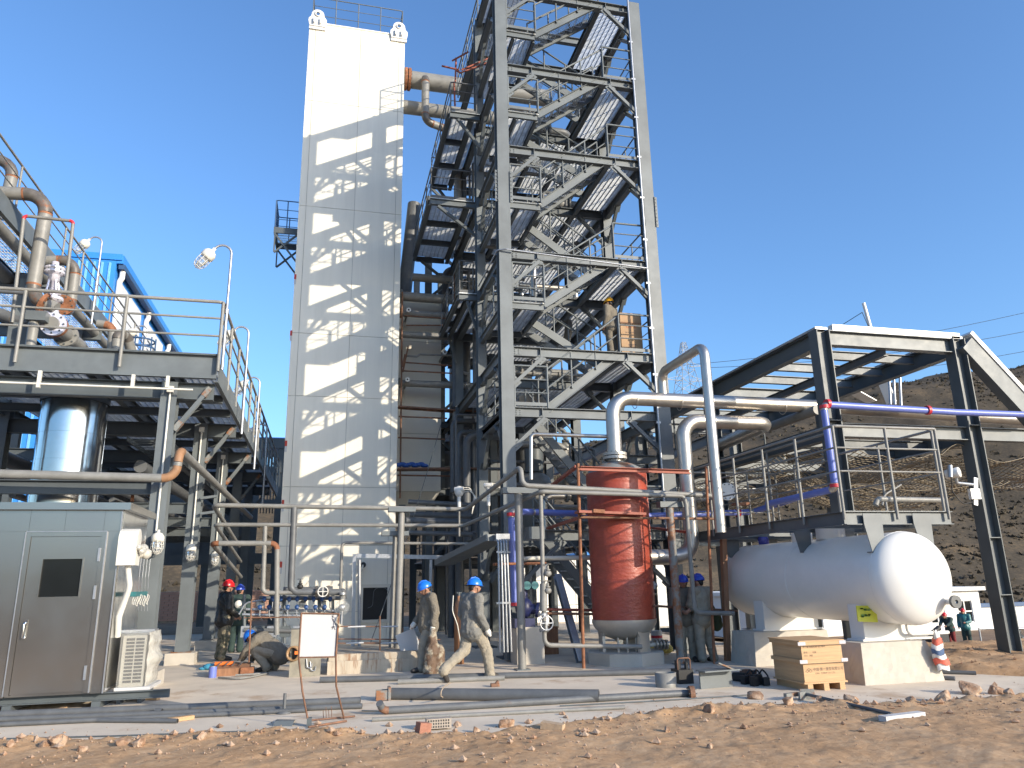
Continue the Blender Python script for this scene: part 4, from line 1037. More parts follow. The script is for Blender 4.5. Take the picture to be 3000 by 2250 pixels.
MB().lathe([(0.02, 0.55), (0.05, 0.55), (0.05, 0.85), (0.11, 0.86), (0.11, 0.98), (0.13, 1.0), (0.2, 1.03), (0.2, 1.07), (0.18, 1.08), (0.18, 1.11), (0.2, 1.12), (0.2, 1.16), (0.12, 1.19), (0.075, 1.22), (0.07, H_), (0.02, H_ + 0.01)], v0, 20, ax).build('actuator', WHITEV, vv)
mb = MB()
for k in range(10):
    a = 2 * PI * k / 10; q = v0 + d * 1.02 + (s * math.cos(a) + u * math.sin(a)) * 0.18; mb.cyl(q, q + d * 0.16, 0.015, 6)
    q = v0 + d * 0.39 + (s * math.cos(a) + u * math.sin(a)) * 0.19; mb.cyl(q, q + d * 0.12, 0.015, 6)
mb.build('bolts', STEEL_D, vv, kind='stuff')
a = A(150, 945, y=16.45); b = V((a.x + 0.12, 18.3, a.z + 0.0))
p = pipe('short flanged pipe spool below the white valve turning down through the deck', [a, b, (b.x + 0.02, b.y + 0.15, 6.1)], 0.14, PIPE, ELBOW, R=0.35, n=16)
flange(p, a + V((0.01, 0.1, 0)), (0, 1, 0), 0.25, 0.035, WHITEV, 8); flange(p, a + V((0.01, 0.2, 0)), (0, 1, 0), 0.25, 0.04, RUSTY, 8); flange(p, a + V((0.03, 0.85, 0)), (0, 1, 0), 0.25, 0.04, PIPE, 8)
pipe('rusty-ended header pipe passing left of the white valve', [A(-40, 905, y=17.0), A(40, 935, y=17.0), A(85, 945, y=17.0)], 0.13, PIPE_D, ELBOW)
c = A(110, 930, y=16.4)
o = thing('support_box', 'grey boxed pipe support on the rack walkway left of the flanged spool', 'support', (c.x, 16.4, 6.2))
MB().bb((c.x - 0.18, 16.25, c.z - 0.1), (c.x + 0.2, 16.6, c.z + 0.1)).build('box', STEEL, o); MB().cyl((c.x - 0.05, 16.4, 6.19), (c.x - 0.05, 16.4, c.z - 0.101), 0.1).build('leg', PIPE, o); MB().bb((c.x - 0.62, 16.9, 6.19), (c.x - 0.3, 17.2, A(60, 820, y=17).z)).build('post', STEEL, o)
pipe('thin vent pipe frame with red elbows rising over the rack walkway', [A(35, 945, y=15.9), A(70, 632, y=15.9), A(215, 648, y=15.9), A(190, 860, y=15.9)], 0.035, PIPE, REDP, R=0.07)
pipe('rusty stub pipe with bend on the rack walkway right of the valve', [A(285, 948, y=18.5), A(330, 955, y=18.5), A(327, 1030, y=18.5)], 0.1, PIPE, RUSTY, R=0.3)
pipe('grey hooped pipe crossing down near the middle of the rack walkway', [A(340, 1030, y=17), A(345, 975, y=17), A(372, 985, y=17.3), A(388, 1040, y=17.6)], 0.11, PIPE, ELBOW, R=0.2)
pipe('short dark bar pipe end by the rack walkway railing', [A(-10, 853, y=15.6), A(78, 858, y=15.6)], 0.045, PIPE_D)
# ladder cage end seen beyond the walkway
cg = thing('ladder_cage', 'round ladder safety cage at the far part of the rack walkway', 'ladder', tuple(A(420, 1030, y=22)))
for v in (1000, 1022):
    c = A(415, v, y=22); MB().tube([c + V((math.cos(a) * 0.35, math.sin(a) * 0.35, 0)) for a in [2 * PI * i / 16 for i in range(17)]], 0.025, 6).build('hoop', BLUEDARK, cg)
c = A(415, 1022, y=22)
for k in range(6): a = PI * k / 5; MB().bb((c.x + 0.35 * math.cos(a) - 0.015, 22 - 0.35 * math.sin(a) - 0.015, 6.2), (c.x + 0.35 * math.cos(a) + 0.015, 22 - 0.35 * math.sin(a) + 0.015, c.z + 0.3)).build('strap', BLUEDARK, cg)
# gooseneck lamps
def caged_lamp(parent, mpos, tilt, s=1.0):
    """lamp head hanging from mpos along direction tilt"""
    d, a_, b_ = frame(V(tilt)); o = V(mpos); d = d * s; a_ = a_ * s; b_ = b_ * s
    h = MB().lathe([(q_[0] * s, q_[1] * s) for q_ in ((0.02, 0), (0.03, 0.0), (0.03, 0.05), (0.085, 0.08), (0.115, 0.13), (0.115, 0.22), (0.095, 0.24), (0.02, 0.24))], o, 16, d).build('lamp_housing', LAMPW, parent)
    MB().lathe([(q_[0] * s, q_[1] * s) for q_ in ((0.075, 0.242), (0.078, 0.34), (0.05, 0.42), (0.01, 0.44))], o, 14, d).build('lamp_glass', GLASS, parent)
    mb = MB()
    for k in range(8):
        an = 2 * PI * k / 8; e = a_ * math.cos(an) + b_ * math.sin(an)
        mb.tube([o + d * 0.23 + e * 0.105, o + d * 0.36 + e * 0.105, o + d * 0.44 + e * 0.07, o + d * 0.47], 0.006, 5)
    for hh, rr_ in ((0.30, 0.106), (0.38, 0.10), (0.44, 0.07)):
        mb.tube([o + d * hh + (a_ * math.cos(t) + b_ * math.sin(t)) * rr_ for t in [2 * PI * i / 14 for i in range(15)]], 0.006, 5)
    mb.build('wire_guard', LAMPW, parent)
gl = local(thing('gooseneck_lamp', 'nearest gooseneck lamp at the front corner of the rack walkway', 'lamp', (0, 0, 0), 'gooseneck lamps along the pipe rack'))
MB().cyl((0, 0, 0), (0, 0, 1.25), 0.035, 8).build('lower_pole', GALV, gl)
arc = [(0, 0, 1.2), (0, 0, 2.55)] + [(-0.18 + 0.18 * math.cos(t), 0, 2.55 + 0.18 * math.sin(t)) for t in [PI * i / 8 * 0.83 for i in range(1, 9)]]
e = V(arc[-1]); dd = (e - V(arc[-2])).normalized()
MB().tube(arc, 0.026, 8).build('gooseneck', GALV, gl)
MB().cyl((0, 0, 1.2), (0, 0, 1.3), 0.05, 8).build('collar', GALV, gl)
caged_lamp(gl, e, dd + V((-0.1, 0, -0.25)), 1.22)
protoL = gl
gl.location = V((RE + 0.1, FY - 0.02, A(672, 1085, y=FY).z))
lab = ['second gooseneck lamp from the front along the rack walkway railing', 'third gooseneck lamp from the front along the rack walkway railing', 'farthest gooseneck lamp along the rack walkway railing, nearest the white tower', 'gooseneck lamp on the upper rack deck in front of the blue hall', 'gooseneck lamp low in front of the white light strip of the blue hall']
for k, (u, v, kw) in enumerate(((718, 958, {'x': RE + 0.1}), (752, 1106, {'x': RE + 0.1}), (775, 1243, {'x': RE + 0.1}), (290, 695, {'x': UX + 0.1}), (424, 955, {'x': -6.0}))):
    c = copy_tree(protoL); q = A(u, v, **kw); c.location = q - V((-0.1, 0, 2.73)); c['label'] = lab[k]
for k, (y, sd) in enumerate(((RYS[0], 0.05), (RYS[1], 0), (RYS[2], 0))):
    q = V((RX + 0.03 + sd, y - 0.24, 2.78))
    o = thing('caged_lamp', ['caged lamp hanging on the column beside the steel cabin roof', 'white caged lamp on the second rack column', 'small caged lamp on the third rack column behind the red helmet man'][k], 'lamp', tuple(q), 'caged lamps on the rack columns')
    caged_lamp(o, q, (0.05, -0.25, -1), 1)

# ---------------------------------------------------------------- polished cylinder and steel cabin
cy = thing('polished_cylinder', 'mirror polished stainless cylinder standing above the steel cabin', 'vessel', (-4.95, 16.9, 2.9))
cx = (A(110, 1300, y=16.9).x + A(300, 1300, y=16.9).x) / 2; cr = (A(300, 1300, y=16.9).x - A(110, 1300, y=16.9).x) / 2 * 1.02
zb, zt = 2.4, A(200, 1165, y=16.3).z
zsn = [zb + (zt - zb) * t for t in (0, 0.28, 0.42, 0.6, 0.78, 1.0)]
for a, b in zip(zsn, zsn[1:]):
    MB().lathe([(cr - 0.003 * (b < zt - .1), a + 0.002), (cr + 0.003, b - 0.002)], (cx, 16.9, 0), 64).lathe([(cr - 0.02, b - 0.0015), (cr + 0.003, b - 0.0015)], (cx, 16.9, 0), 64).build('sheet_band', MIRROR, cy)
for k, t in enumerate((0.55, 1.9, -2.6)): d = V((math.sin(t), -math.cos(t), 0)); MB().bar(V((cx, 16.9, zb)) + d * (cr + 0.001), V((cx, 16.9, zt)) + d * (cr + 0.001), 0.02, 0.006, d).build('seam_strip', MIRROR, cy)
MB().lathe([(cr + 0.03, zt + 0.002), (cr + 0.03, zt + 0.12), (0.01, zt + 0.2)], (cx, 16.9, 0), 40).build('cap', STEEL_D, cy)
MB().cyl((cx, 16.9, 0), (cx, 16.9, zb), cr * 0.9, 24).build('pedestal', STEEL_D, cy)
# frame around it
fr_ = thing('rusty_angle_frame', 'rust-red angle iron frame round the polished cylinder', 'frame', (cx, 16.2, 2.6))
z = A(300, 1420, y=16.1).z
MB().angle((cx - 1.1, 16.1, z), (cx + 1.0, 16.1, z + 0.1), 0.08).build('angle', RUSTY, fr_)
for (u0, v0, u1, v1) in ((290, 1428, 440, 1428), (340, 1405, 380, 1440), (393, 1410, 388, 1470), (395, 1412, 440, 1452)):
    MB().angle(A(u0, v0, y=15.9), A(u1, v1, y=15.9), 0.06).build('angle', RUSTY, fr_)
CY, CXR = 12.98, -3.12
cb = thing('steel_cabin', 'brushed stainless equipment cabin with door at lower left', 'cabin', (-5, 13.5, 0))
cbk = A(452, 1533, x=CXR + 0.12).y
rz_ = 3.0
MB().bb((-8.5, CY + 0.02, 0.22), (CXR - 0.005, cbk, rz_ - 0.08)).build('body', BRUSHED, cb)
sx = [-8.5, -6.4, A(95, 1480, y=CY).x, A(198, 1480, y=CY).x, A(312, 1480, y=CY).x, CXR]
dl, dr = A(78, 1572, y=CY).x, A(313, 1572, y=CY).x; dt = A(200, 1568, y=CY).z
# upper fascia panels and jamb panels
for a, b in zip(sx, sx[1:]): MB().bb((a + 0.002, CY, dt + 0.06), (b - 0.002, CY + 0.019, rz_ - 0.08)).build('panel', BRUSHED, cb)
MB().bb((-8.5, CY, 0.22), (dl - 0.002, CY + 0.019, dt + 0.057)).build('panel', BRUSHED, cb); MB().bb((dr + 0.002, CY, 0.22), (CXR, CY + 0.019, dt + 0.057)).build('panel', BRUSHED, cb)
mb = MB(); mb.bb((dl + 0.003, CY - 0.03, 0.24), (dl + 0.07, CY + 0.018, dt + 0.05)); mb.bb((dr - 0.07, CY - 0.03, 0.24), (dr - 0.003, CY + 0.018, dt + 0.05)); mb.bb((dl + 0.071, CY - 0.03, dt - 0.02), (dr - 0.071, CY + 0.018, dt + 0.05)); mb.build('door_frame', BRUSHED, cb)
wl, wr = A(128, 1638, y=CY).x, A(243, 1638, y=CY).x; wt_, wb_ = A(180, 1638, y=CY).z, A(180, 1748, y=CY).z
mb = MB(); a, b = dl + 0.075, dr - 0.075
mb.bb((a, CY - 0.012, 0.26), (wl, CY + 0.017, dt - 0.025)); mb.bb((wr, CY - 0.012, 0.26), (b, CY + 0.017, dt - 0.025)); mb.bb((wl, CY - 0.012, wt_), (wr, CY + 0.017, dt - 0.025)); mb.bb((wl, CY - 0.012, 0.26), (wr, CY + 0.017, wb_))
door = mb.build('door', BRUSHED, cb)
for x_, z0_, z1_ in ((dl - 0.004, 0.24, dt + 0.05), (dr + 0.004, 0.24, dt + 0.05), (CXR - 0.007, 0.22, rz_ - 0.08)): MB().bb((x_ - 0.006, CY - 0.036, z0_), (x_ + 0.006, CY - 0.001, z1_)).build('edge_strip', GALV, cb)
MB().bb((dl, CY - 0.036, dt + 0.051), (dr, CY - 0.001, dt + 0.06)).build('edge_strip', GALV, cb)
MB().bb((wl, CY + 0.004, wb_), (wr, CY + 0.012, wt_)).build('window_glass', DARKGLASS, door)
mb = MB()
for x0, x1, z0, z1 in ((wl - 0.02, wl, wb_ - 0.02, wt_ + 0.02), (wr, wr + 0.02, wb_ - 0.02, wt_ + 0.02), (wl, wr, wt_, wt_ + 0.02), (wl, wr, wb_ - 0.02, wb_)): mb.bb((x0, CY - 0.022, z0), (x1, CY - 0.0125, z1))
mb.build('window_frame', BRUSHED, door)
hx = A(72, 1855, y=CY).x; hz = A(72, 1845, y=CY).z
MB().bb((hx - 0.02, CY - 0.03, hz - 0.14), (hx + 0.03, CY - 0.0125, hz + 0.14)).tube(fillet([(hx, CY - 0.0125, hz + 0.1), (hx, CY - 0.07, hz + 0.1), (hx, CY - 0.07, hz - 0.12), (hx, CY - 0.0125, hz - 0.12)], 0.03, 3)[0], 0.014, 8).build('handle', MIRROR, door)
for v in (1625, 1735, 1970): q = A(296 - (v - 1625) * 0.118, v, y=CY); MB().bb((dr - 0.085, CY - 0.05, q.z - 0.1), (dr - 0.055, CY - 0.031, q.z + 0.1)).build('hinge', GALV, door)
MB().bb((-8.7, CY - 0.1, rz_ - 0.08), (CXR + 0.12, cbk + 0.1, rz_ + 0.03)).build('roof', BRUSHED, cb)
for x in (-7.5, -5.8, -4.4, CXR - 0.1): MB().bb((x - 0.06, CY + 0.06, 0.0), (x + 0.06, cbk, 0.1)).build('skid_runner', STEEL_D, cb)
MB().channel((-8.5, CY + 0.12, 0.16), (CXR + 0.9, CY + 0.12, 0.16), 0.08, 0.115).build('skid_channel', STEEL_D, cb)
yy = [CY + 0.03, CY + 0.75, CY + 1.5, cbk]
for a, b in zip(yy, yy[1:]): MB().bb((CXR - 0.004, a + 0.004, 0.25), (CXR + 0.008, b - 0.004, rz_ - 0.085)).build('side_panel', MIRROR, cb)
h0 = A(365, 1602, x=CXR + 0.1)
MB().ext([(-0.14, -0.28), (0.14, -0.28), (0.14, 0.16), (0.09, 0.24), (0.0, 0.28), (-0.09, 0.24), (-0.14, 0.16)], (CXR + 0.01, h0.y + 0.1, h0.z), (CXR + 0.28, h0.y + 0.1, h0.z)).build('cable_hood', LAMPW, cb)
MB().tube(fillet([(CXR + 0.15, h0.y + 0.1, h0.z - 0.28), (CXR + 0.2, h0.y + 0.15, h0.z - 0.6), (CXR + 0.06, h0.y + 0.3, h0.z - 1.05), (CXR + 0.05, h0.y + 0.4, 1.0)], 0.3)[0], 0.045, 8).build('insulated_line', LAMPW, cb)
# instrument tubing coils
co = thing('instrument_tubing', 'coiled cream instrument tubes on the side of the steel cabin', 'tubing', tuple(A(420, 1760, x=CXR + 0.15)))
for k in range(5):
    c = A(392 + k * 10, 1756 + (k % 2) * 4, x=CXR + 0.2 + 0.02 * k)
    MB().tube([c + V((0.01 * math.sin(t * 3), math.cos(t) * 0.07, math.sin(t) * 0.085)) for t in [2 * PI * i / 16 for i in range(17)]], 0.006, 5).build('coil', LAMPW, co)
for k in range(4):
    a = A(408 + k * 9, 1690, x=CXR + 0.2); MB().tube(fillet([a + V((0, 0, 0.3)), a, a + V((0, 0.05, -0.2)), A(405 + k * 9, 1790, x=CXR + 0.2)], 0.05)[0], 0.006, 5).build('tube', GALV, co)
MB().bb(A(390, 1742, x=CXR + 0.18) - V((0.02, 0.1, 0.03)), A(425, 1738, x=CXR + 0.22) + V((0.02, 0.1, 0.03))).build('terminal_strip', TEAL, co)
MB().bb((CXR + 0.01, CY + 1.2, 1.0), (CXR + 0.4, CY + 1.5, 1.05)).build('bracket', GALV, co)
c = A(415, 1615, x=CXR + 0.3)
bp_ = MB()
for k in range(9): bp_.sphere(c + V((0.05 * math.sin(k * 2.3), 0.28 * (k / 8 - 0.5) * 1.6, 0.05 * math.cos(k * 1.7))), 0.085 if k in (5, 6, 7) else 0.05, 8, 6, (1, 1.3, 1.0))
tag(bp_.build('wrapped_fitting', WRAP), 'plastic wrapped pipe fitting beside the steel cabin near the first rack column', 'fitting')
ac = thing('air_conditioner', 'plastic wrapped outdoor air conditioner unit beside the steel cabin', 'air conditioner', (-2.88, 13.9, 0.2))
ax0, ax1, ay0, ay1, az0, az1 = -3.02, -2.68, 13.42, 14.25, 0.24, 1.0
MB().bb((ax0, ay0, az0), (ax1, ay1, az1)).build('casing', ACGREY, ac)
mb = MB()
for j in range(13):
    for i in range(2):
        x = ax0 + 0.05 + i * 0.14; z = az0 + 0.06 + j * 0.052
        mb.bb((x, ay0 - 0.006, z), (x + 0.12, ay0 - 0.002, z + 0.036))
mb.build('louvre_slots', BLACK, ac)
MB().lathe([(0.05, 0), (0.27, 0), (0.29, 0.03), (0.25, 0.05)], (ax1, 13.84, 0.62), 24, (1, 0, 0)).build('fan_ring', ACGREY, ac)
def wrinkled(lo, hi, n, amp, seed):
    lo, hi = V(lo), V(hi); mb = MB()
    def disp(p, nrm):
        q = mnoise.noise(p * 6 + V((seed, 0, 0))) + 0.6 * mnoise.noise(p * 14)
        return p + nrm * amp * q
    for ax_ in range(3):
        for s in (0, 1):
            if ax_ == 2 and s == 0: continue
            u, w = [(1, 2), (0, 2), (0, 1)][ax_]
            vs = []; 
            for i in range(n + 1):
                for j in range(n + 1):
                    p = V((0, 0, 0)); p[ax_] = hi[ax_] if s else lo[ax_]
                    p[u] = lo[u] + (hi[u] - lo[u]) * i / n; p[w] = lo[w] + (hi[w] - lo[w]) * j / n
                    nr = V((0, 0, 0)); nr[ax_] = 1 if s else -1
                    e = min(i, n - i, j, n - j) / n
                    if ax_ == 0 and s: p[0] += 0.10 * min(1, e * 3) * (1 - abs(j / n - 0.55))
                    vs.append(disp(p, nr * min(1, e * 6)))
            mb.add(vs, [(i * (n + 1) + j, (i + 1) * (n + 1) + j, (i + 1) * (n + 1) + j + 1, i * (n + 1) + j + 1) for i in range(n) for j in range(n)], True)
    return mb
wrinkled((ax0 - 0.03, ay0 - 0.03, az0), (ax1 + 0.03, ay1 + 0.03, az1 + 0.03), 18, 0.014, 1.0).build('plastic_wrap', FILM, ac)
wm = MB(); n = 16
vs = []
for i in range(n + 1):
    for j in range(n + 1):
        yy_ = ay0 + (ay1 - ay0) * i / n; z_ = az0 - 0.02 + (az1 - az0 + 0.06) * j / n
        e = min(i, n - i, j, n - j) / n
        x_ = ax1 + 0.035 + 0.13 * min(1, e * 3.2) * (0.7 + 0.3 * math.sin(j)) + 0.02 * mnoise.noise(V((yy_ * 9, z_ * 9, 3)))
        vs.append((x_, yy_, z_))
wm.add(vs, [(i * (n + 1) + j, (i + 1) * (n + 1) + j, (i + 1) * (n + 1) + j + 1, i * (n + 1) + j + 1) for i in range(n) for j in range(n)], True)
wm.build('packing_cover', WRAP, ac)
MB().bb((ax0 - 0.05, ay0 - 0.04, az0 - 0.05), (ax1 + 0.12, ay1, az0 - 0.003)).build('base_tray', PAPER, ac)
for x in (ax0 + 0.02, ax1 - 0.02): MB().bb((x - 0.03, ay0, 0.0), (x + 0.03, ay1, az0 - 0.052)).build('foot', STEEL_D, ac)

# ---------------------------------------------------------------- pipe runs in the middle ground
y = 18.0
pipe('upper grey pipe running level across in front of the white tower foot', [A(700, 1600, x=-2.45), A(625, 1480, y=y), A(1365, 1492, y=y), A(1525, 1368, y=14.8), A(1531, 1422, y=14.7), A(2078, 1452, y=14.7), A(2098, 1456, y=14.7)], 0.052, PIPE, R=0.14, group=None)
pipe('middle grey pipe running level across in front of the white tower foot', [A(705, 1645, x=-2.45), A(630, 1537, y=y), A(1360, 1540, y=y), A(1584, 1440, y=14.65), A(2003, 1453, y=14.55), A(2010, 1480, y=14.55), A(2036, 1795, y=14.55), A(2150, 1797, y=14.55)], 0.046, PIPE, R=0.12)
pipe('lower rust-ended pipe from the rack turning down before the white tower edge', [A(705, 1690, x=-2.45), A(622, 1592, y=y), A(812, 1592, y=y), A(810, 1860, y=y)], 0.06, PIPE, RUSTY, R=0.14)
pipe('drop pipe turning right into the valve manifold, left of two', [A(777, 1542, y=y), A(770, 1737, y=y), A(830, 1737, y=y), A(880, 1735, y=y)], 0.05, PIPE, R=0.12)
p = pipe('drop pipe with hooked end and handwheel valve above the manifold', [A(862, 1487, y=y), A(852, 1735, y=y), A(1000, 1735, y=y), A(1004, 1732, y=y), A(1006, 1755, y=y)], 0.075, PIPE_D, R=0.16)
o = A(946, 1733, y=17.9)
MB().tube([o + V((math.cos(t) * 0.11, -0.12, math.sin(t) * 0.11)) for t in [2 * PI * i / 16 for i in range(17)]], 0.013, 6).bar(o + V((-0.1, -0.12, 0)), o + V((0.1, -0.12, 0)), 0.016, 0.016).bar(o + V((0, -0.12, -0.1)), o + V((0, -0.12, 0.1)), 0.016, 0.016).cyl(o, o + V((0, -0.13, 0)), 0.02).build('handwheel', LAMPW, p)
flange(p, o + V((-0.14, 0.1, 0)), (1, 0, 0), 0.13, 0.025, ELBOW); flange(p, o + V((0.12, 0.1, 0)), (1, 0, 0), 0.13, 0.025, ELBOW)
c = A(879, 1725, y=18); valve_body(p, c + V((0, 0, 0.05)), 0.45, BLACK)
pipe('slim bent pipe right of the manifold standing before the tower foot', [A(998, 1725, y=18.3), A(1002, 1590, y=18.3), A(1480, 1594, y=18.3)], 0.035, PIPE, R=0.1)
pipe('fat rust-elbowed pipe from the steel cabin bending up and back along the rack', [A(-200, 1383, y=15.1), A(515, 1402, y=15.1), A(526, 1318, y=15.1), V((A(526, 1318, y=15.1).x, 30, A(526, 1318, y=15.1).z))], 0.082, PIPE, TANR, R=0.24, n=16)
pg = thing('flask_gauge', 'bulbous glassy wrapped fitting hanging right of the valve manifold', 'fitting', tuple(A(1002, 1780, y=17.9)))
c = A(1002, 1780, y=17.9); MB().sphere(c, 0.17, 16, 12).cyl(c + V((0, 0, 0.1)), c + V((0, 0, 0.3)), 0.045).build('plastic_bulb', FILM, pg); MB().cyl(c + V((0, 0, 0.28)), c + V((0, 0, 0.33)), 0.08).cyl(c, c + V((0, 0, -0.36)), 0.025).sphere(c, 0.08).build('fitting', GALV, pg)
br = thing('pipe_brackets', 'welded bracket arms carrying pipes on the second rack column', 'bracket', (RX, 19.7, 3.5))
for v in (1460, 1505): a = A(588, v, y=19.5); b = A(634, v - 6, y=19.5); MB().bar(a, b, 0.1, 0.06).build('arm', STEEL, br)
# valve manifold
mf = thing('valve_manifold', 'steel manifold rack with rows of small blue valves at the white tower foot', 'manifold', tuple(A(850, 1830, y=18.4)))
for (u0, v0, u1, v1, r) in ((760, 1752, 1000, 1752, .05), (720, 1785, 980, 1790, .03), (710, 1800, 960, 1806, .03), (715, 1845, 900, 1850, .05), (830, 1727, 975, 1727, .06)):
    MB().tube([A(u0, v0, y=18.5), A(u1, v1, y=18.5)], r, 10).build('header', PIPE_D if r > .04 else GALV, mf)
for u in (716, 806, 833, 935, 975): MB().tube([A(u, 1740, y=18.55), A(u, 1885, y=18.55)], 0.035, 8).build('upright', STEEL, mf)
for row, (v, us) in enumerate(((1758, range(775, 975, 24)), (1782, range(762, 970, 27)))):
    for u in us:
        c = A(u, v, y=18.35)
        o = MB().sphere(c, 0.04, 8, 6).cyl(c, c + V((0, -0.1, 0.03)), 0.02, 8).build('valve', VALVEBLUE, mf); MB().tube(fillet([c, c + V((0, 0, -0.16)), c + V((0.06, 0.05, -0.26))], 0.05, 3)[0], 0.012, 6).build('branch', GALV, o); MB().lathe([(0.0, 0), (0.05, 0.0), (0.05, 0.02), (0.0, 0.02)], c + V((0, -0.1, 0.03)), 10, (0, -1, 0.3)).build('handwheel', VALVEBLUE, o)
for k in range(5): c = A(700 + k * 62, 1770, y=18.6); MB().lathe([(0.0, 0), (0.09, 0), (0.09, 0.03), (0.0, 0.03)], c, 14, (0, -1, 0)).build('gauge', LAMPW, mf)
MB().tube(fillet([A(700, 1800, y=18.4), A(720, 1765, y=18.4), A(770, 1758, y=18.4)], 0.2)[0], 0.02, 8).build('branch', GALV, mf)
MB().bb(A(832, 1738, y=18.7) + V((0, 0, -0.02)), A(975, 1720, y=18.72) + V((0, 0.1, 0.02))).build('back_plate', STEEL_D, mf)
for k in range(7): c = A(720 + k * 38, 1850, y=18.6); MB().bb(c - V((0.1, 0.1, 0.12)), c + V((0.12, 0.12, 0.12))).build('block', STEEL_D if k % 2 else GALV, mf)
# cable trunk frame, standpipes
tk = thing('cable_duct', 'pale galvanised angle trunking framed round the hatch at the white tower foot', 'trunking', tuple(A(1035, 1915, y=23)))
a, b, c = A(1033, 1915, y=23), A(1038, 1628, y=23), A(1345, 1634, y=23)
MB().bar(a, b + V((0, 0, 0.05)), 0.1, 0.12, V((0, 1, 0))).build('trunk', GALV, tk); MB().bar(b + V((0.06, 0, 0)), c, 0.1, 0.12).build('trunk', GALV, tk); MB().bar(A(1262, 1640, y=23), A(1258, 1910, y=23), 0.08, 0.08).build('trunk', GALV, tk)
MB().cyl(A(1053, 1640, y=22.8), A(1053, 1918, y=22.8), 0.05, 8).build('conduit', GALV, tk)
o = thing('arm_lamp', 'small wall lamp on a bent arm above the hatch of the white tower', 'lamp', tuple(A(1063, 1655, y=24.4)))
MB().tube(fillet([A(1040, 1690, y=23.9), A(1060, 1670, y=23.9), A(1064, 1652, y=24.4)], 0.1)[0], 0.03, 8).build('arm', LAMPW, o); MB().sphere(A(1064, 1655, y=24.35), 0.09).build('head', BLACK, o)
for k, (u, y, r) in enumerate(((1164, 16.9, .072), (1145, 17.2, .05))):
    o = thing('pipe_post', ['grey pipe post with plate head at the right corner of the white tower', 'thinner grey pipe post just left of the plate-headed one'][k], 'post', tuple(A(u, 1945, y=y)))
    a, b = A(u - 2, 1950, y=y), A(u + (3 if k == 0 else -8), 1500 if k == 0 else 1570, y=y); MB().cyl((a.x, a.y, 0), (a.x + 0.05, y, b.z), r, 10).build('post', PIPE, o); MB().bb((a.x - 0.25, y - 0.12, b.z), (a.x + 0.35, y + 0.12, b.z + 0.1)).build('head_plate', STEEL, o); MB().bb((a.x - 0.14, y - 0.14, 0), (a.x + 0.14, y + 0.14, 0.02)).build('base_plate', STEEL, o)
for k, (u0, v0, u1, v1, y) in enumerate(((1196, 1470, 1390, 1480, 22), (1190, 1525, 1380, 1530, 22), (1190, 1560, 1385, 1566, 22), (1200, 1508, 1380, 1512, 23))):
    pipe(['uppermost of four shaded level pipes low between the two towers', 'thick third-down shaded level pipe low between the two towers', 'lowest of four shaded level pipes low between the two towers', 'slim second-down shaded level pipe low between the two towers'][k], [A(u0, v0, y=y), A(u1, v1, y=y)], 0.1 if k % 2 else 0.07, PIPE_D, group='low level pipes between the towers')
# sloping cable tray with conduit bundle
ct = thing('duct_tray', 'pale sheet metal cable duct ending above four bright bent conduits', 'duct', tuple(A(1470, 1580, y=16)))
MB().bar(A(1300, 1648, y=19.5), A(1455, 1575, y=16), 0.5, 0.14).build('duct', STEEL, ct)
c = A(1465, 1575, y=16); MB().bb((c.x - 0.13, 15.8, c.z - 0.08), (c.x + 0.17, 15.96, c.z + 0.07)).build('end_box', GALV, ct)
for k in range(4):
    q = A(1459 + k * 8, 1582, y=15.75); MB().tube(fillet([(q.x - 0.03, 15.9, q.z), (q.x, 15.72, q.z), (q.x + 0.02 * k, 15.72, 0.3)], 0.09)[0], 0.024, 8).build('conduit', GALV, ct)
for v in (1620, 1770): a = A(1455, v, y=15.68); MB().bb(a, a + V((0.3, 0.01, 0.04))).build('strap', GALV, ct)
# support posts of the front pipes
for k, (u0, u1, v1, y, r) in enumerate(((1530, 1514, 1446, 15.2, .085), (1996, 1963, 1487, 14.75, .085))):
    o = thing('pipe_post', ['stout grey pipe post left of the red vessel', 'stout grey pipe post with rust streaks right of the red vessel'][k], 'post', tuple(A(u0, 1950, y=y)))
    a, b = A(u0, 1953, y=y), A(u1, v1, y=y); MB().cyl((a.x, y, 0), (a.x, y, b.z), r, 12).build('post', STEEL_RUSTY if k else PIPE, o); MB().bb((a.x - 0.35 + k * .1, y - 0.1, b.z), (a.x + 0.42, y + 0.1, b.z + 0.12)).build('head_beam', STEEL, o); MB().bb((a.x - 0.14, y - 0.14, 0), (a.x + 0.14, y + 0.14, 0.02)).build('base_plate', STEEL, o)
    if k == 0: MB().bb((a.x + 0.16, y - 0.2, b.z - 0.95), (a.x + 0.5, y + 0.1, b.z - 0.7)).build('bracket_box', STEEL_D, o)
# drop pipe with valves left of the vessel
p = pipe('upright grey pipe with small valves dropping to the bottom line of the red vessel', [A(1584, 1446, y=14.75), A(1596, 1890, y=14.75), A(1880, 1895, y=14.75)], 0.045, PIPE, R=0.13)
a, b = A(1592, 1710, y=14.75), A(1592, 1790, y=14.75); MB().cyl(a, b, 0.075, 10).build('reducer', PIPE, p)
for v in (1650, 1700): c = A(1605, v + 30, y=14.7); valve_body(p, c, 0.5, PIPE)
c = A(1597, 1825, y=14.65)
MB().tube([c + V((math.cos(t) * 0.13, -0.1, math.sin(t) * 0.13)) for t in [2 * PI * i / 18 for i in range(19)]], 0.014, 6).bar(c + V((-0.12, -0.1, 0)), c + V((0.12, -0.1, 0)), 0.02, 0.02).bar(c + V((0, -0.1, -0.12)), c + V((0, -0.1, 0.12)), 0.02, 0.02).cyl(c + V((0, 0.12, 0)), c + V((0, -0.12, 0)), 0.03).build('handwheel', GALV, p)
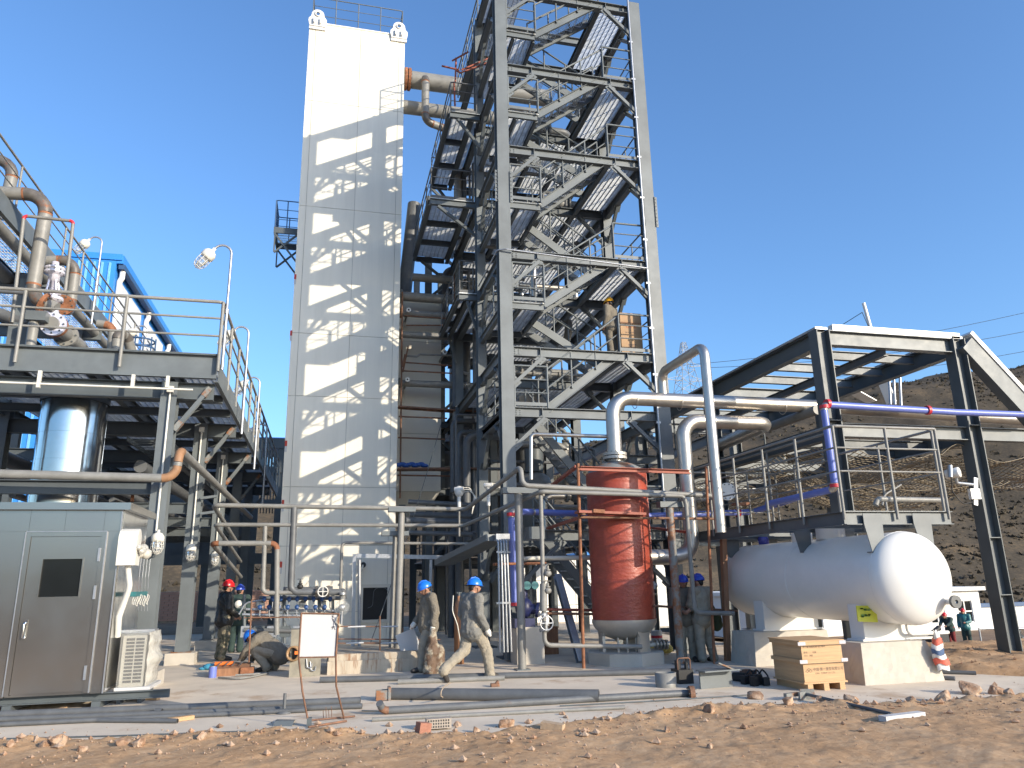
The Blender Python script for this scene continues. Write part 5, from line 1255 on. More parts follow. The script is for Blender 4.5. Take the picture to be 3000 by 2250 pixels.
flange(p, A(1594, 1845, y=14.75), (0, 0, 1), 0.1, 0.02, GALV, 6); flange(p, A(1590, 1800, y=14.75), (0, 0, 1), 0.1, 0.02, GALV, 6)
pipe('bright hooped pipe rising left of the red vessel and joining its top nozzle', [A(1556, 1405, y=16.0), A(1556, 1272, y=16.0), A(1815, 1280, y=15.6), A(1818, 1345, y=15.5)], 0.045, STAINLESS, R=0.1)
pipe('buff pipe ending behind the red vessel above the pump', [A(1525, 1640, y=16.6), A(1550, 1636, y=16.4), A(1740, 1634, y=16.4)], 0.05, CREAM, R=0.1)
# blue-violet fire line
p = pipe('upright blue violet pipe with red couplings left of the red vessel', [A(1508, 1775, y=16.2), A(1497, 1500, y=16.2), A(1560, 1500, y=16.9), A(1890, 1512, y=16.9), A(2205, 1500, y=16.9), A(2400, 1438, y=15.5)], 0.075, BLUEP, STAINLESS, R=0.13, n=14)
for (u, v, ax_) in ((1498, 1507, (0, 0, 1)), (1507, 1770, (0, 0, 1))): c = A(u, v, y=16.2); MB().cyl(c - V((0, 0, 0.035)), c + V((0, 0, 0.035)), 0.105, 14).build('coupling', REDP, p)
c = A(2162, 1503, y=16.9); MB().cyl(c - V((0.04, 0, 0)), c + V((0.04, 0, 0)), 0.1, 14).build('coupling', REDP, p)
by = 13.05
p = pipe('blue violet pipe with red couplings crossing the front of the right steel frame', [A(3060, 1217, y=by), A(2800, 1208, y=by), A(2412, 1185, y=by), A(2447, 1432, y=by), V((A(2447, 1432, y=by).x, 15.5, A(2447, 1440, y=by).z))], 0.072, BLUEP, STAINLESS, R=0.12, n=14)
for (u, v, hor) in ((2424, 1183, 1), (2415, 1192, 0), (2446, 1423, 0), (2718, 1202, 1)):
    c = A(u, v, y=by); d = V((0.035, 0, 0)) if hor else V((0, 0, 0.035)); MB().cyl(c - d, c + d, 0.1, 14).build('coupling', REDP, p)
pm = thing('pump', 'navy pump with teal actuator under the blue violet pipe', 'pump', tuple(A(1540, 1830, y=16.3)))
c = A(1535, 1780, y=16.3); MB().sphere(c, 0.2, 14, 10, (1, 1, 1.1)).cyl(c, c + V((0.28, -0.1, -0.05)), 0.11, 12).cyl(c + V((0, 0, 0.1)), c + V((0, 0, 0.55)), 0.09, 12).bb(c + V((-0.25, -0.15, -0.42)), c + V((0.2, 0.2, -0.22))).build('pump_body', NAVY, pm)
flange(pm, c + V((0.28, -0.1, -0.05)), (0.28, -0.1, -0.05), 0.16, 0.03, NAVY, 8)
c = A(1547, 1715, y=16.2); MB().cyl(c - V((0.06, 0.1, 0)), c + V((-0.06, -0.15, 0)), 0.09, 14).cyl(c + V((0.12, 0.1, 0)), c + V((0.12, -0.15, 0)), 0.085, 14).build('actuator', TEAL, pm); MB().bb((c.x - 0.3, 16.1, 0), (c.x + 0.3, 16.7, 0.75)).build('plinth', CONC, pm)

# ---------------------------------------------------------------- red vessel
VX, VY, VR = 6.27, 15.55, 0.665
rv = thing('red_vessel', 'upright vessel in glossy brick red wrap with bare rounded bottom on a concrete plinth', 'vessel', (VX, VY, 0))
vt = A(1808, 1385, y=VY - VR * 0.3).z; vb = A(1825, 1826, y=VY - VR).z
mb = MB(); n = 72; rows = 60; vs = []
for j in range(rows + 1):
    z = vb + (vt - vb) * j / rows
    for i in range(n):
        a = 2 * PI * i / n; p = V((math.cos(a), math.sin(a), 0))
        w = 0.004 * mnoise.noise(V((a * 3, z * 9, 1))) + 0.005 * mnoise.noise(V((math.cos(a) * 4 + z * 3, math.sin(a) * 6, z * 14)))
        k = VR + w + (0.006 if int(z * 2.4) % 2 else 0)
        vs.append((VX + p.x * k, VY + p.y * k, z))
mb.add(vs, [(j * n + i, j * n + (i + 1) % n, (j + 1) * n + (i + 1) % n, (j + 1) * n + i) for j in range(rows) for i in range(n)], True)
mb.build('wrap', REDWRAP, rv)
MB().bar((VX + VR * 0.99, VY - 0.12, vb), (VX + VR * 0.99, VY - 0.12, vt), 0.05, 0.04, V((1, 0, 0))).build('wrap_seam', REDWRAP, rv)
MB().lathe([(VR - 0.01, vt), (VR * 0.9, vt + 0.09), (VR * 0.6, vt + 0.2), (0.2, vt + 0.26), (0.01, vt + 0.27)], (VX, VY, 0), 40).build('top_head', STEEL_RUSTY, rv)
MB().lathe([(VR + 0.02, vb + 0.05), (VR + 0.02, vb - 0.02), (VR * 0.95, vb - 0.12), (VR * 0.75, vb - 0.26), (VR * 0.4, vb - 0.35), (0.01, vb - 0.38)], (VX, VY, 0), 40).build('bottom_head', HEAD, rv)
for k in range(3):
    a = -PI / 2 + 0.45 + k * 2.09; d = V((math.cos(a), math.sin(a), 0)); t = V((-d.y, d.x, 0)); c = V((VX, VY, 0)) + d * (VR * 0.72)
    mb = MB(); q = []
    for z, w in ((0.24, 0.16), (0.55, 0.15), (vb - 0.12, 0.24)): q += [c + t * w + V((0, 0, z)), c - t * w + V((0, 0, z))]
    q2 = [p + d * 0.06 for p in q]
    for i in range(2): mb.add([q[2 * i], q[2 * i + 1], q[2 * i + 3], q[2 * i + 2], q2[2 * i], q2[2 * i + 1], q2[2 * i + 3], q2[2 * i + 2]], [(0, 1, 2, 3), (7, 6, 5, 4), (0, 4, 5, 1), (1, 5, 6, 2), (2, 6, 7, 3), (3, 7, 4, 0)])
    mb.build('leg', HEAD, rv)
for k in range(4): c = V((VX - 0.3 + k * 0.2, VY - 0.35, vb - 0.3)); MB().cyl(c, c + V((0, 0, -0.35)), 0.025, 8).build('drain_nozzle', HEAD, rv)
c = A(1905, 1715, y=VY - 0.2); MB().bb((c.x - 0.02, VY - 0.25, c.z - 0.08), (c.x + 0.1, VY - 0.1, c.z + 0.08)).cyl((c.x + 0.1, VY - 0.18, c.z), (c.x + 0.16, VY - 0.18, c.z), 0.05).build('nameplate_bracket', GALV, rv)
pl = thing('plinth', 'octagonal concrete plinth under the red vessel', 'plinth', (VX, VY, 0))
MB().lathe([(0.01, 0.0), (0.84, 0.0), (0.84, 0.235), (0.80, 0.238), (0.01, 0.239)], (VX, VY, 0), 8, smooth=False).build('concrete', CONC, pl)
p = pipe('bright stainless pipe on top of the red vessel bending right through the steel frame', [(VX, VY, vt + 0.28), A(1793, 1165, y=VY), A(2400, 1191, y=VY), A(3060, 1234, y=VY)], 0.165, STAINLESS, R=0.42, n=22)
for z in (vt + 0.36, vt + 0.44): flange(p, (VX, VY, z), (0, 0, 1), 0.27, 0.03, HEAD, 14)
for u in (1860, 1990, 2290): c = A(u, 1170, y=VY); MB().tube([V((c.x, VY, A(u, 1176 + (u - 1860) * 0.042, y=VY).z)) + V((0, math.cos(t), math.sin(t))) * 0.168 for t in [2 * PI * i / 20 for i in range(21)]], 0.008, 6).build('weld', STAINLESS, p)
c = A(1943, 1160, y=VY); zt_ = c.z
e = A(2062, 1012, x=c.x); q1 = A(2112, 1560, y=e.y)
pipe('slimmer stainless pipe looping up over the fat one and down to the tank platform', [(c.x, VY, zt_), (c.x, VY, A(1940, 1092, y=VY).z), (c.x, e.y, A(2062, 1012, x=c.x).z), (c.x, e.y, q1.z)], 0.105, STAINLESS, R=0.26, n=16)
zz_ = A(1940, 1632, y=VY).z
pipe('fat stainless pipe curving from the side of the red vessel up and over', [(VX + VR - 0.02, VY, zz_), (A(2020, 1500, y=VY).x, VY, zz_), (A(2020, 1500, y=VY).x, VY, A(2100, 1236, y=VY).z), (A(2255, 1250, y=VY).x, VY, A(2100, 1236, y=VY).z), (A(2275, 1260, y=VY).x + 0.1, VY + 3, A(2100, 1236, y=VY).z)], 0.17, STAINLESS, R=0.4, n=20)
# scaffold round the vessel
s3 = thing('vessel_scaffold', 'rust red scaffold tubes and channels round the red vessel', 'scaffold', tuple(A(1710, 1955, y=14.8)))
for (u0, v0, u1, v1, r, y, m_) in ((1693, 1358, 1710, 1958, .036, 14.75, RUSTY), (2068, 1368, 2093, 1945, .03, 14.6, RUSTY), (1700, 1515, 2090, 1520, .028, 14.7, RUST_D), (1445, 1653, 1600, 1650, .03, 15.9, RUSTY), (1600, 1785, 1735, 1788, .03, 16.4, PRIMER), (1602, 1797, 1790, 1800, .028, 16.2, RUST_D), (1915, 1775, 2160, 1790, .025, 15.0, RUST_D)):
    MB().tube([A(u0, v0, y=y), A(u1, v1, y=y)], r, 8).build('tube', m_, s3)
MB().channel(A(1700, 1372, y=14.7), A(2022, 1383, y=14.7), 0.07, 0.09).build('channel', PRIMER, s3)
for (u0, v0, u1, v1) in ((1690, 1366, 1620, 1420), (1702, 1515, 1605, 1548), (2020, 1560, 1905, 1546)):
    a = A(u0, v0, y=14.75); b = A(u1, v1, y=17.2); MB().bar(a, b, 0.09, 0.05).build('ledger', PRIMER, s3)
MB().bar(A(1690, 1500, y=14.7), A(1885, 1507, y=14.7), 0.3, 0.05).build('plank', PRIMER, s3); MB().bar(A(1735, 1497, y=14.6), A(1768, 1499, y=14.6), 0.16, 0.07).build('plank', RUSTY, s3); MB().bar(A(2150, 1477, y=15.5), A(2190, 1477, y=15.5), 0.2, 0.06).build('plank', RUSTY, s3)
MB().cyl(A(1705, 1510, y=14.7) + V((0, -0.07, 0)), A(1705, 1496, y=14.7) + V((0, -0.07, 0)), 0.06, 8).build('coupler', RUST_D, s3)
# leaning steel section and dark braces under the tower
o = thing('leaning_beam', 'grey steel section leaning against the stair tower left of the red vessel', 'beam', tuple(A(1700, 1935, y=15.9)))
MB().channel(A(1632, 1685, y=17.0), A(1702, 1940, y=15.9), 0.16, 0.12).build('section', GALV, o)
o = thing('steel_cabinet', 'grey control cabinet standing left of the stout pipe post', 'cabinet', tuple(A(1500, 1900, y=16.6)))
a = A(1483, 1780, y=16.8); b = A(1520, 1895, y=16.8); MB().bb((a.x, 16.8, 0.03), (b.x, 17.1, a.z)).build('body', STEEL, o); MB().bb((a.x + 0.02, 16.785, 0.1), (b.x - 0.02, 16.798, a.z - 0.04)).build('door', STEEL, o)
for k, (u, v, w, h, m_, n_, l_) in enumerate(((1555, 1873, 0.55, 0.2, WOOD, 'wooden_box', 'low plywood box on the ground behind the stout pipe post'), (1608, 1855, 0.35, 0.42, WOOD_D, 'wooden_box', 'brown timber box behind the handwheel valve'), (1558, 1850, 0.26, 0.2, HBLUE2, 'blue_crate', 'small blue crate with white top standing on the low plywood box'))):
    y_ = 18.2; c = A(u, v, y=y_); o = thing(n_, l_, 'box', (c.x, y_, 0))
    z0 = 0.0 if k < 2 else 0.31; z1 = z0 + (0.31 if k == 0 else h if k == 2 else 0.6)
    MB().bb((c.x - w / 2, y_ - 0.2, z0), (c.x + w / 2, y_ + 0.2, z1 - 0.001)).build('body', m_, o); MB().bb((c.x - w / 2 - 0.01, y_ - 0.21, z1), (c.x + w / 2 + 0.01, y_ + 0.21, z1 + 0.03)).build('lid', PAPER if k == 2 else m_, o)
o = thing('yellow_bag', 'slack yellow sack lying right of the red vessel plinth', 'sack', tuple(A(1925, 1880, y=16.5)))
mb = MB()
for k in range(6): c = A(1898 + 11 * k, 1888 - (k % 2) * 6, y=16.6); mb.sphere((c.x, 16.6, 0.14), 0.13, 10, 7, (1.1, 0.9, 0.8))
mb.build('sack', mat('yellow_sack', (0.52, 0.40, 0.10), 0.7, bump=0.4, bscale=10), o)
o = thing('paint_tin', 'small white paint tin with red band behind the red vessel plinth', 'tin', tuple(A(1923, 1862, y=16.7)))
c = A(1924, 1868, y=16.9); MB().cyl((c.x, 16.9, 0.28), (c.x, 16.9, 0.52), 0.13, 14).build('can', PAPER, o); MB().cyl((c.x, 16.9, 0.36), (c.x, 16.9, 0.42), 0.132, 14).build('band', REDP, o); MB().bb((c.x - 0.2, 16.75, 0), (c.x + 0.2, 17.1, 0.279)).build('stand', CONC, o)
p = pipe('ribbed pale drain valve line at the right foot of the red vessel', [A(1885, 1893, y=15.4), A(1918, 1888, y=15.4), A(1958, 1888, y=15.4)], 0.04, CREAM)
for u in (1922, 1932, 1942, 1952): flange(p, A(u, 1888, y=15.4), (1, 0, 0), 0.1, 0.02, STAINLESS, 0)

# ---------------------------------------------------------------- white tank
KX, KZ, KR, K0, K1 = 9.33, 1.628, 0.745, 10.64, 15.39
tk_ = thing('white_tank', 'horizontal white pressure tank with rounded ends on concrete piers at the right', 'tank', (KX, 13, 0))
prof = [(KR * math.sin(PI / 2 * i / 12), K0 - 0.5 * KR * math.cos(PI / 2 * i / 12)) for i in range(13)] + [(KR, K0 + (K1 - K0) * i / 8) for i in range(1, 8)] + [(KR * math.cos(PI / 2 * i / 12), K1 + 0.5 * KR * math.sin(PI / 2 * i / 12)) for i in range(13)]
MB().lathe([(max(r, 0.002), h) for r, h in prof], (KX, 0, KZ), 64, (0, 1, 0)).build('shell', WHITE2, tk_)
for yy in (K0 + 0.03, (K0 + K1) / 2, K1 - 0.03): MB().tube([V((KX + math.cos(t) * KR, yy, KZ + math.sin(t) * KR)) for t in [2 * PI * i / 48 for i in range(49)]], 0.007, 6).build('weld', WHITE2, tk_)
n0 = A(2755, 1762, y=K0 - 0.12); MB().cyl((n0.x, K0 - 0.15, n0.z), (n0.x, K0 - 0.42, n0.z), 0.045, 12).build('nozzle', WHITE2, tk_)
o = MB().lathe([(0.03, 0), (0.10, 0), (0.10, 0.05), (0.03, 0.05)], (n0.x, K0 - 0.40, n0.z), 16, (0, -1, 0), False).build('nozzle_flange', PIPE_D, tk_)
def saddle(y):
    mb = MB(); w = 0.62; n = 14
    top = [(KX + w * (2 * i / n - 1), KZ - math.sqrt(max(0, (KR + 0.004) ** 2 - (w * (2 * i / n - 1)) ** 2))) for i in range(n + 1)]
    for dy in (-0.17, 0.15):
        vs = [(x, y + dy, z) for x, z in top] + [(x, y + dy, 0.66) for x, z in top] + [(x, y + dy + 0.02, z) for x, z in top] + [(x, y + dy + 0.02, 0.66) for x, z in top]; k = n + 1
        mb.add(vs, [(i, i + 1, k + i + 1, k + i) for i in range(n)] + [(2 * k + i + 1, 2 * k + i, 3 * k + i, 3 * k + i + 1) for i in range(n)] + [(0, k, 3 * k, 2 * k), (n, 2 * k + n, 3 * k + n, k + n)])
    for x in (-w, -0.2, 0.2, w - 0.02):
        zt2 = KZ - math.sqrt((KR + 0.004) ** 2 - max(abs(x), abs(x + 0.02)) ** 2); mb.bb((KX + x, y - 0.149, 0.66), (KX + x + 0.02, y + 0.149, zt2))
    mb.bb((KX - w - 0.06, y - 0.2, 0.63), (KX + w + 0.06, y + 0.2, 0.659))
    mb.build('saddle', WHITE2, tk_)
SY = (11.3, 14.25)
for y in SY: saddle(y)
pipe('', fillet([(KX + 0.15, K0 + 0.4, KZ - KR + 0.02), (KX + 0.15, K0 + 0.4, 0.72), (KX + 0.95, K0 + 0.4, 0.72)], 0.1)[0], 0.03, WHITE2, parent=tk_, name='drain_pipe')
for k, yy in enumerate((12.5, 13.4)):
    o = MB().cyl((KX, yy, KZ + KR - 0.03), (KX, yy, KZ + KR + 0.28), 0.26 - 0.06 * k, 20).build('manway_neck', WHITE2, tk_); flange(o, (KX, yy, KZ + KR + 0.3), (0, 0, 1), 0.34 - 0.06 * k, 0.03, WHITE2, 14)
    MB().cyl((KX, yy, KZ + KR + 0.336), (KX, yy, KZ + KR + 0.42), 0.3 - 0.06 * k, 20).build('manway_cover', WHITE2, o)
    MB().tube([V((KX + 0.55 + 0.09 * math.cos(t), yy - 0.1, KZ + KR + 0.3 + 0.09 * math.sin(t))) for t in [2 * PI * i / 14 for i in range(15)]], 0.01, 6).cyl((KX + 0.3, yy - 0.1, KZ + KR + 0.3), (KX + 0.55, yy - 0.1, KZ + KR + 0.3), 0.02).build('handwheel', GALV, o)
c = A(2455, 1800, y=11.05)
o = MB().add([(KX - 0.82, 10.98, c.z - 0.12), (KX - 0.48, 10.94, c.z - 0.14), (KX - 0.47, 10.96, c.z + 0.12), (KX - 0.80, 11.0, c.z + 0.13), (KX - 0.82, 11.0, c.z - 0.12), (KX - 0.48, 10.96, c.z - 0.14), (KX - 0.47, 10.98, c.z + 0.12), (KX - 0.80, 11.02, c.z + 0.13)], [(0, 1, 2, 3), (7, 6, 5, 4), (0, 4, 5, 1), (1, 5, 6, 2), (2, 6, 7, 3), (3, 7, 4, 0)]).build('notice_plate', YELLOW, tk_)
mb = MB()
rr = random.Random(5)
for row in range(2):
    for k in range(4):
        x = KX - 0.76 + k * 0.065; z = c.z + 0.045 - row * 0.1
        for _ in range(3): mb.bb((x, 10.962 - 0.028 * 0, z + rr.random() * 0.04), (x + 0.05, 10.9665, z + 0.006 + rr.random() * 0.045))
mb.build('notice_print', GREENINK, o)
# piers
for k, (y, x0, x1, h) in enumerate(((SY[0], 8.42, 9.80, 0.625), (SY[1], 8.3, 9.95, 0.625))):
    o = thing('concrete_pier', ['front rough concrete pier under the domed end of the white tank', 'rear concrete pier under the far end of the white tank'][k], 'pier', ((x0 + x1) / 2, y, 0))
    mb = MB(); nx, nz = 16, 8
    for face in range(4):
        vs = []
        for j in range(nz + 1):
            for i in range(nx + 1):
                t = i / nx; z = h * j / nz
                fx = 0.06 * (1 - j / nz)
                chip = 0.22 * max(0, j / nz - 0.45) if True else 0
                xa, xb, ya, yb = x0 - fx, x1 + fx, y - 0.42 - fx, y + 0.42 + fx
                p = [(xa + (xb - xa) * t, ya), (xb, ya + (yb - ya) * t), (xb + (xa - xb) * t, yb), (xa, yb + (ya - yb) * t)][face]
                q = V((p[0], p[1], z)); nz_ = 0.012 * mnoise.noise(q * 7) + 0.01 * mnoise.noise(q * 17)
                if k == 0 and q.x > x1 - 0.25 and q.y < y: q.x -= chip * (q.x - (x1 - 0.25)) / 0.31 * 1.3; q.y += chip * 0.5 * (q.x - (x1 - 0.25)) / 0.31
                q += V(((0, 1, 0, -1)[face], (-1, 0, 1, 0)[face], 0)) * (nz_ if 0 < i < nx else 0)
                vs.append(q)
        w = nx + 1
        mb.add(vs, [(j * w + i, j * w + i + 1, (j + 1) * w + i + 1, (j + 1) * w + i) for j in range(nz) for i in range(nx)])
    mb.bb((x0 - 0.0, y - 0.41, h - 0.03), (x1 - 0.22, y + 0.41, h + 0.001))
    mb.build('block', CONC, o)
    MB().bb((KX - 0.72, y - 0.25, h + 0.0015), (KX + 0.72, y + 0.25, 0.6295)).build('grout_pad', CONC, o)
# platform over the tank
pf = thing('tank_platform', 'grey steel service platform with railings above the white tank', 'platform', (9.3, 13, 2.7))
PX0, PX1, PY0, PY1, PZ = 8.3, 10.42, 10.7, 16.1, 2.72
MB().channel((PX0, PY0, PZ - 0.12), (PX1, PY0, PZ - 0.12), 0.07, 0.22).build('front_channel', STEEL, pf); MB().channel((PX0, PY1, PZ - 0.12), (PX0, PY0 + 0.04, PZ - 0.12), 0.07, 0.22).build('side_channel', STEEL_D, pf); MB().channel((PX1, PY0 + 0.04, PZ - 0.12), (PX1, PY1, PZ - 0.12), 0.07, 0.22).build('side_channel', STEEL, pf); MB().channel((PX1, PY1 + 0.04, PZ - 0.12), (PX0, PY1 + 0.04, PZ - 0.12), 0.07, 0.22).build('rear_channel', STEEL, pf)
for yy in (11.7, 12.9, 14.1, 15.1): MB().channel((PX0 + 0.05, yy, PZ - 0.15), (PX1 - 0.05, yy, PZ - 0.15), 0.06, 0.14).build('cross_member', STEEL, pf)
grating(pf, PX0 + 0.04, PX1 - 0.04, PY0 + 0.04, 12.2, PZ, 'y', 0.06, 1.1); grating(pf, PX0 + 0.04, PX1 - 0.04, 13.9, PY1, PZ, 'y', 0.06, 1.1)
for (x, y) in ((8.78, PY0 - 0.03), (9.75, PY0 - 0.03), (8.78, 12.6), (9.75, 12.6), (8.78, 15.2), (9.75, 15.2)):
    zt2 = KZ + math.sqrt(max(0.01, KR ** 2 - (x - KX) ** 2)) * (0.93 if y < 11 else 1) - 0.02
    w1, w0 = 0.17, 0.1; zb2 = zt2 if y > 11 else zt2 - 0.05; yo = 0 if y > 11 else 0.0
    mb = MB(); q = [(x - w1, PZ - 0.05), (x - w1, PZ - 0.22), (x - w0 + 0.02, zb2), (x + w1, zb2 - (0 if y > 11 else 0.0)), (x + w1 + 0.02, PZ - 0.05)]
    vs = [(a, y + d_ - 0.012, b) for d_ in (0, 0.014) for a, b in q] if y > 11 else [(a, y + d_ - 0.026 + (0 if b > PZ - 0.3 else 0.0), b) for d_ in (0, 0.014) for a, b in q]
    mb.add(vs, [(0, 1, 2, 3, 4), (9, 8, 7, 6, 5)] + [(i, i + 5, (i + 1) % 5 + 5, (i + 1) % 5) for i in range(5)])
    if y < 11: mb.bar((x, y - 0.01, zb2 + 0.02), (x, K0 + 0.12, zb2 + 0.02), 2 * w0, 0.015)
    mb.build('bracket_leg', STEEL, pf)
top = 1.42
railing(pf, [(PX0 - 0.03, PY1, PZ), (PX0 - 0.03, PY0 - 0.03, PZ), (PX1 - 0.1, PY0 - 0.05, PZ)], top, (0.46, 0.74), 0.027, 1.15, PIPE, toe=False, drop=0.15)
railing(pf, [(PX1 - 0.03, PY0 + 0.1, PZ), (PX1 - 0.03, PY1 - 1.2, PZ)], top, (0.46, 0.74), 0.025, 1.4, PIPE, toe=False)
railing(pf, [(A(2033, 1570, y=PY1 + .1).x, PY1 + 0.1, PZ), (A(2290, 1570, y=PY1 + .1).x, PY1 + 0.1, PZ)], top, (0.33, 0.67), 0.025, 0.9, PIPE, toe=False)
pipe('grey pipe lying on the tank platform behind its front railing', [A(2565, 1480, y=11.5), A(2572, 1462, y=11.5), A(2770, 1466, y=11.5)], 0.05, PIPE, R=0.1)
o = thing('bent_stay', 'thin bent stay rod on the tank platform behind the front railing', 'rod', tuple(A(2590, 1470, y=12))); MB().tube(fillet([A(2585, 1480, y=12), A(2590, 1450, y=12), A(2640, 1420, y=12)], 0.2)[0], 0.02, 6).build('rod', PIPE, o)
dp = thing('disc_valve', 'large pale blind flange with bolt holes on the tank platform', 'flange', tuple(A(2130, 1440, y=16.2)))
c = A(2130, 1440, y=16.2); flange(dp, c, (-0.3, -1, 0), 0.21, 0.03, WHITE2, 10, 'disc'); MB().cyl(c + V((0, 0.03, 0)), c + V((0, 0.5, 0)), 0.11).build('stub', STAINLESS, dp)
bpz = thing('wrapped_valve', 'valve wrapped in blue plastic film on top of the white tank', 'valve', tuple(A(2235, 1585, y=15.0)))
mb = MB()
for k in range(5): mb.sphere(A(2236 + (k % 2) * 3, 1600 - 8 * k, y=15.0), 0.085 + 0.02 * (k % 3), 10, 7, (1, 1, 1.1))
mb.build('film_wrap', mat('blue_film', (0.05, 0.06, 0.33), 0.25, bump=0.6, bscale=10), bpz)

# ---------------------------------------------------------------- right steel frame
cf = thing('portal_frame', 'open grey steel portal frame with top edges painted white as sun glare at the right', 'frame', (12.2, 13.6, 0))
QX0, QX1, QY, QT = 10.52, 14.16, 13.6, 6.98
def post(x, y, h, m=STEEL_D, w=0.30, d=0.34):
    mb = MB().ibeam((x, y, 0.0), (x, y, h), w, d, 0.022, V((1, 0, 0)))
    for z in (1.2, 2.4, 4.9): mb.bb((x - d / 2 + 0.023, y - w / 2 + 0.005, z), (x + d / 2 - 0.023, y - 0.012, z + 0.02))
    o = mb.build('post', m, cf); MB().bb((x - 0.28, y - 0.26, -0.02), (x + 0.28, y + 0.26, -0.001)).build('base_plate', STEEL_D, o)
for x in (QX0, QX1):
    for y in (QY, 18.6, 23.6): post(x, y, QT)
o = thing('footing', 'low concrete footing under the tall right post of the portal frame', 'footing', (QX1, QY, 0)); MB().bb((QX1 - 0.55, QY - 0.5, -0.25), (QX1 + 0.8, QY + 0.6, -0.021)).build('slab', CONC, o)
for y in (QY, 18.6, 23.6):
    beam(cf, (QX0 + 0.17, y, QT - 0.17), (QX1 - 0.17, y, QT - 0.17), 0.2, 0.34, STEEL)
    beam(cf, (QX0 + 0.17, y, 4.72), (QX1 - 0.17, y, 4.72), 0.2, 0.30, STEEL)
for x in (QX0, QX1):
    for a, b in ((QY, 18.6), (18.6, 23.6), (23.6, 34)):
        beam(cf, (x, a + 0.15, QT - 0.2), (x, b - 0.15, QT - 0.2), 0.2, 0.38, STEEL_D)
        beam(cf, (x, a + 0.15, 4.68), (x, b - 0.15, 4.68), 0.2, 0.32, STEEL_D)
    MB().bar((x, QY - 0.1, QT + 0.03), (x, 23.6, QT + 0.03), 0.3, 0.05).build('cap_strip', GALV, cf)
MB().bar((QX0 + 0.3, QY - 0.02, QT + 0.07), (QX1 + 0.1, QY - 0.02, QT + 0.07), 0.16, 0.14).build('cap_strip', WHITE2, cf)  # white paint stands in for sun glare along the top edge
for y, z in ((14.8, QT - 0.15), (15.9, QT - 0.15), (17.1, QT - 0.15), (19.8, QT - 0.15), (21.2, QT - 0.15), (22.4, QT - 0.15)):
    beam(cf, (QX0 + 0.1, y, z), (QX1 - 0.1, y, z), 0.12, 0.22, STEEL, 'purlin')
    beam(cf, (QX0 + 0.1, y, 4.66), (QX1 - 0.1, y, 4.66), 0.12, 0.2, STEEL_D, 'purlin')
beam(cf, (12.3, QY + 0.1, QT - 0.36), (12.3, 23.5, QT - 0.36), 0.12, 0.2, STEEL, 'purlin')
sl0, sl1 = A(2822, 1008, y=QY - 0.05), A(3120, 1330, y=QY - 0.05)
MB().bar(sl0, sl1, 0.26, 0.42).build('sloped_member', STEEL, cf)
d, s, u = frame(sl1 - sl0); MB().bar(sl0 + u * 0.265 - d * 0.1, sl1 + u * 0.265, 0.32, 0.10).build('sloped_glare_cover', WHITE2, cf)  # white paint imitates the sun's glare on the sloping plate
beam(cf, (QX1 + 0.17, QY, 4.72), (22, QY, 4.72), 0.2, 0.30, STEEL); post(22, QY, 4.56)
ro = thing('white_rod', 'slanted white rod with guy wires standing on the top beam of the portal frame', 'rod', tuple(A(2552, 965, y=QY)))
MB().cyl(A(2552, 966, y=QY), A(2530, 888, y=QY), 0.04, 8).build('rod', WHITE2, ro); MB().tube([A(2526, 915, y=QY), A(2470, 950, y=QY + 1)], 0.008, 5).tube([A(2526, 915, y=QY), A(2548, 965, y=QY)], 0.008, 5).build('wire', BLACK, ro)
for k, (u, v0, v1, y) in enumerate(((2605, 1110, 1185, 19), (2618, 1105, 1185, 19), (2636, 1095, 1190, 18.8))):
    MB().cyl(A(u, v0, y=y), A(u + 4, v1, y=y), 0.04, 8).build('stanchion', GALV, cf)
for k, (u0, v0, u1, v1, y) in enumerate(((2478, 1090, 2552, 1093, 17.8), (2505, 1150, 2555, 1178, 20.5), (2588, 1120, 2612, 1180, 20.4), (2462, 1128, 2500, 1131, 19.4))):
    MB().bar(A(u0, v0, y=y), A(u1, v1, y=y), 0.45, 0.03).build('sheet_strip', WHITE2, cf)
# handrail along the frame at the left side
railing(cf, [(QX0 - 0.28, 20.5, 3.1), (QX0 - 0.28, QY - 0.3, 3.1)], 1.5, (0.3, 0.62), 0.03, 2.3, PIPE, toe=False, drop=0.4)
railing(cf, [(QX0 - 0.1, QY - 0.28, 2.95), (QX0 + 3.2, QY - 0.28, 2.95)], 1.4, (0.33, 0.66), 0.03, 1.6, PIPE, toe=False, drop=0.4) if False else None
pipe('buff pipe carried under the upper left beam of the portal frame', [A(2120, 1300, x=11.3), A(2395, 1200, x=11.3)], 0.12, PIPE)
pipe('grey pipe rolled under the middle beam of the portal frame', [A(2310, 1345, y=16), A(2410, 1325, y=15.2)], 0.12, PIPE_D)
# rear walkway of the frame seen in the distance
rwk = thing('far_walkway', 'far steel walkway frame between the stair tower and the portal frame', 'walkway', (10, 25, 4.6))
MB().ibeam((8.8, 20.76, 5.2), (QX0 - 0.2, 20.76, 5.2), 0.16, 0.26).build('beam', STEEL_D, rwk); MB().ibeam((8.8, 23.0, 5.5), (QX0 - 0.2, 23.0, 5.5), 0.16, 0.26).build('beam', STEEL, rwk); MB().ibeam((8.8, 24.4, 4.2), (13.9, 24.4, 4.2), 0.16, 0.26).build('beam', STEEL_D, rwk)
MB().channel((8.8, 17.66, 2.6), (QX0 - 0.2, 18.4, 2.6), 0.08, 0.2).build('beam', STEEL_D, rwk)
grating(rwk, 8.8, 13.9, 21, 24.3, 4.4, 'y', 0.09, 2.2)
railing(rwk, [(A(1963, 1096, y=21).x, 21, 5.6), (A(2125, 1107, y=21).x + 1.2, 21, 5.6)], 1.1, (0.5,), 0.03, 1.5, STEEL_D, toe=False)
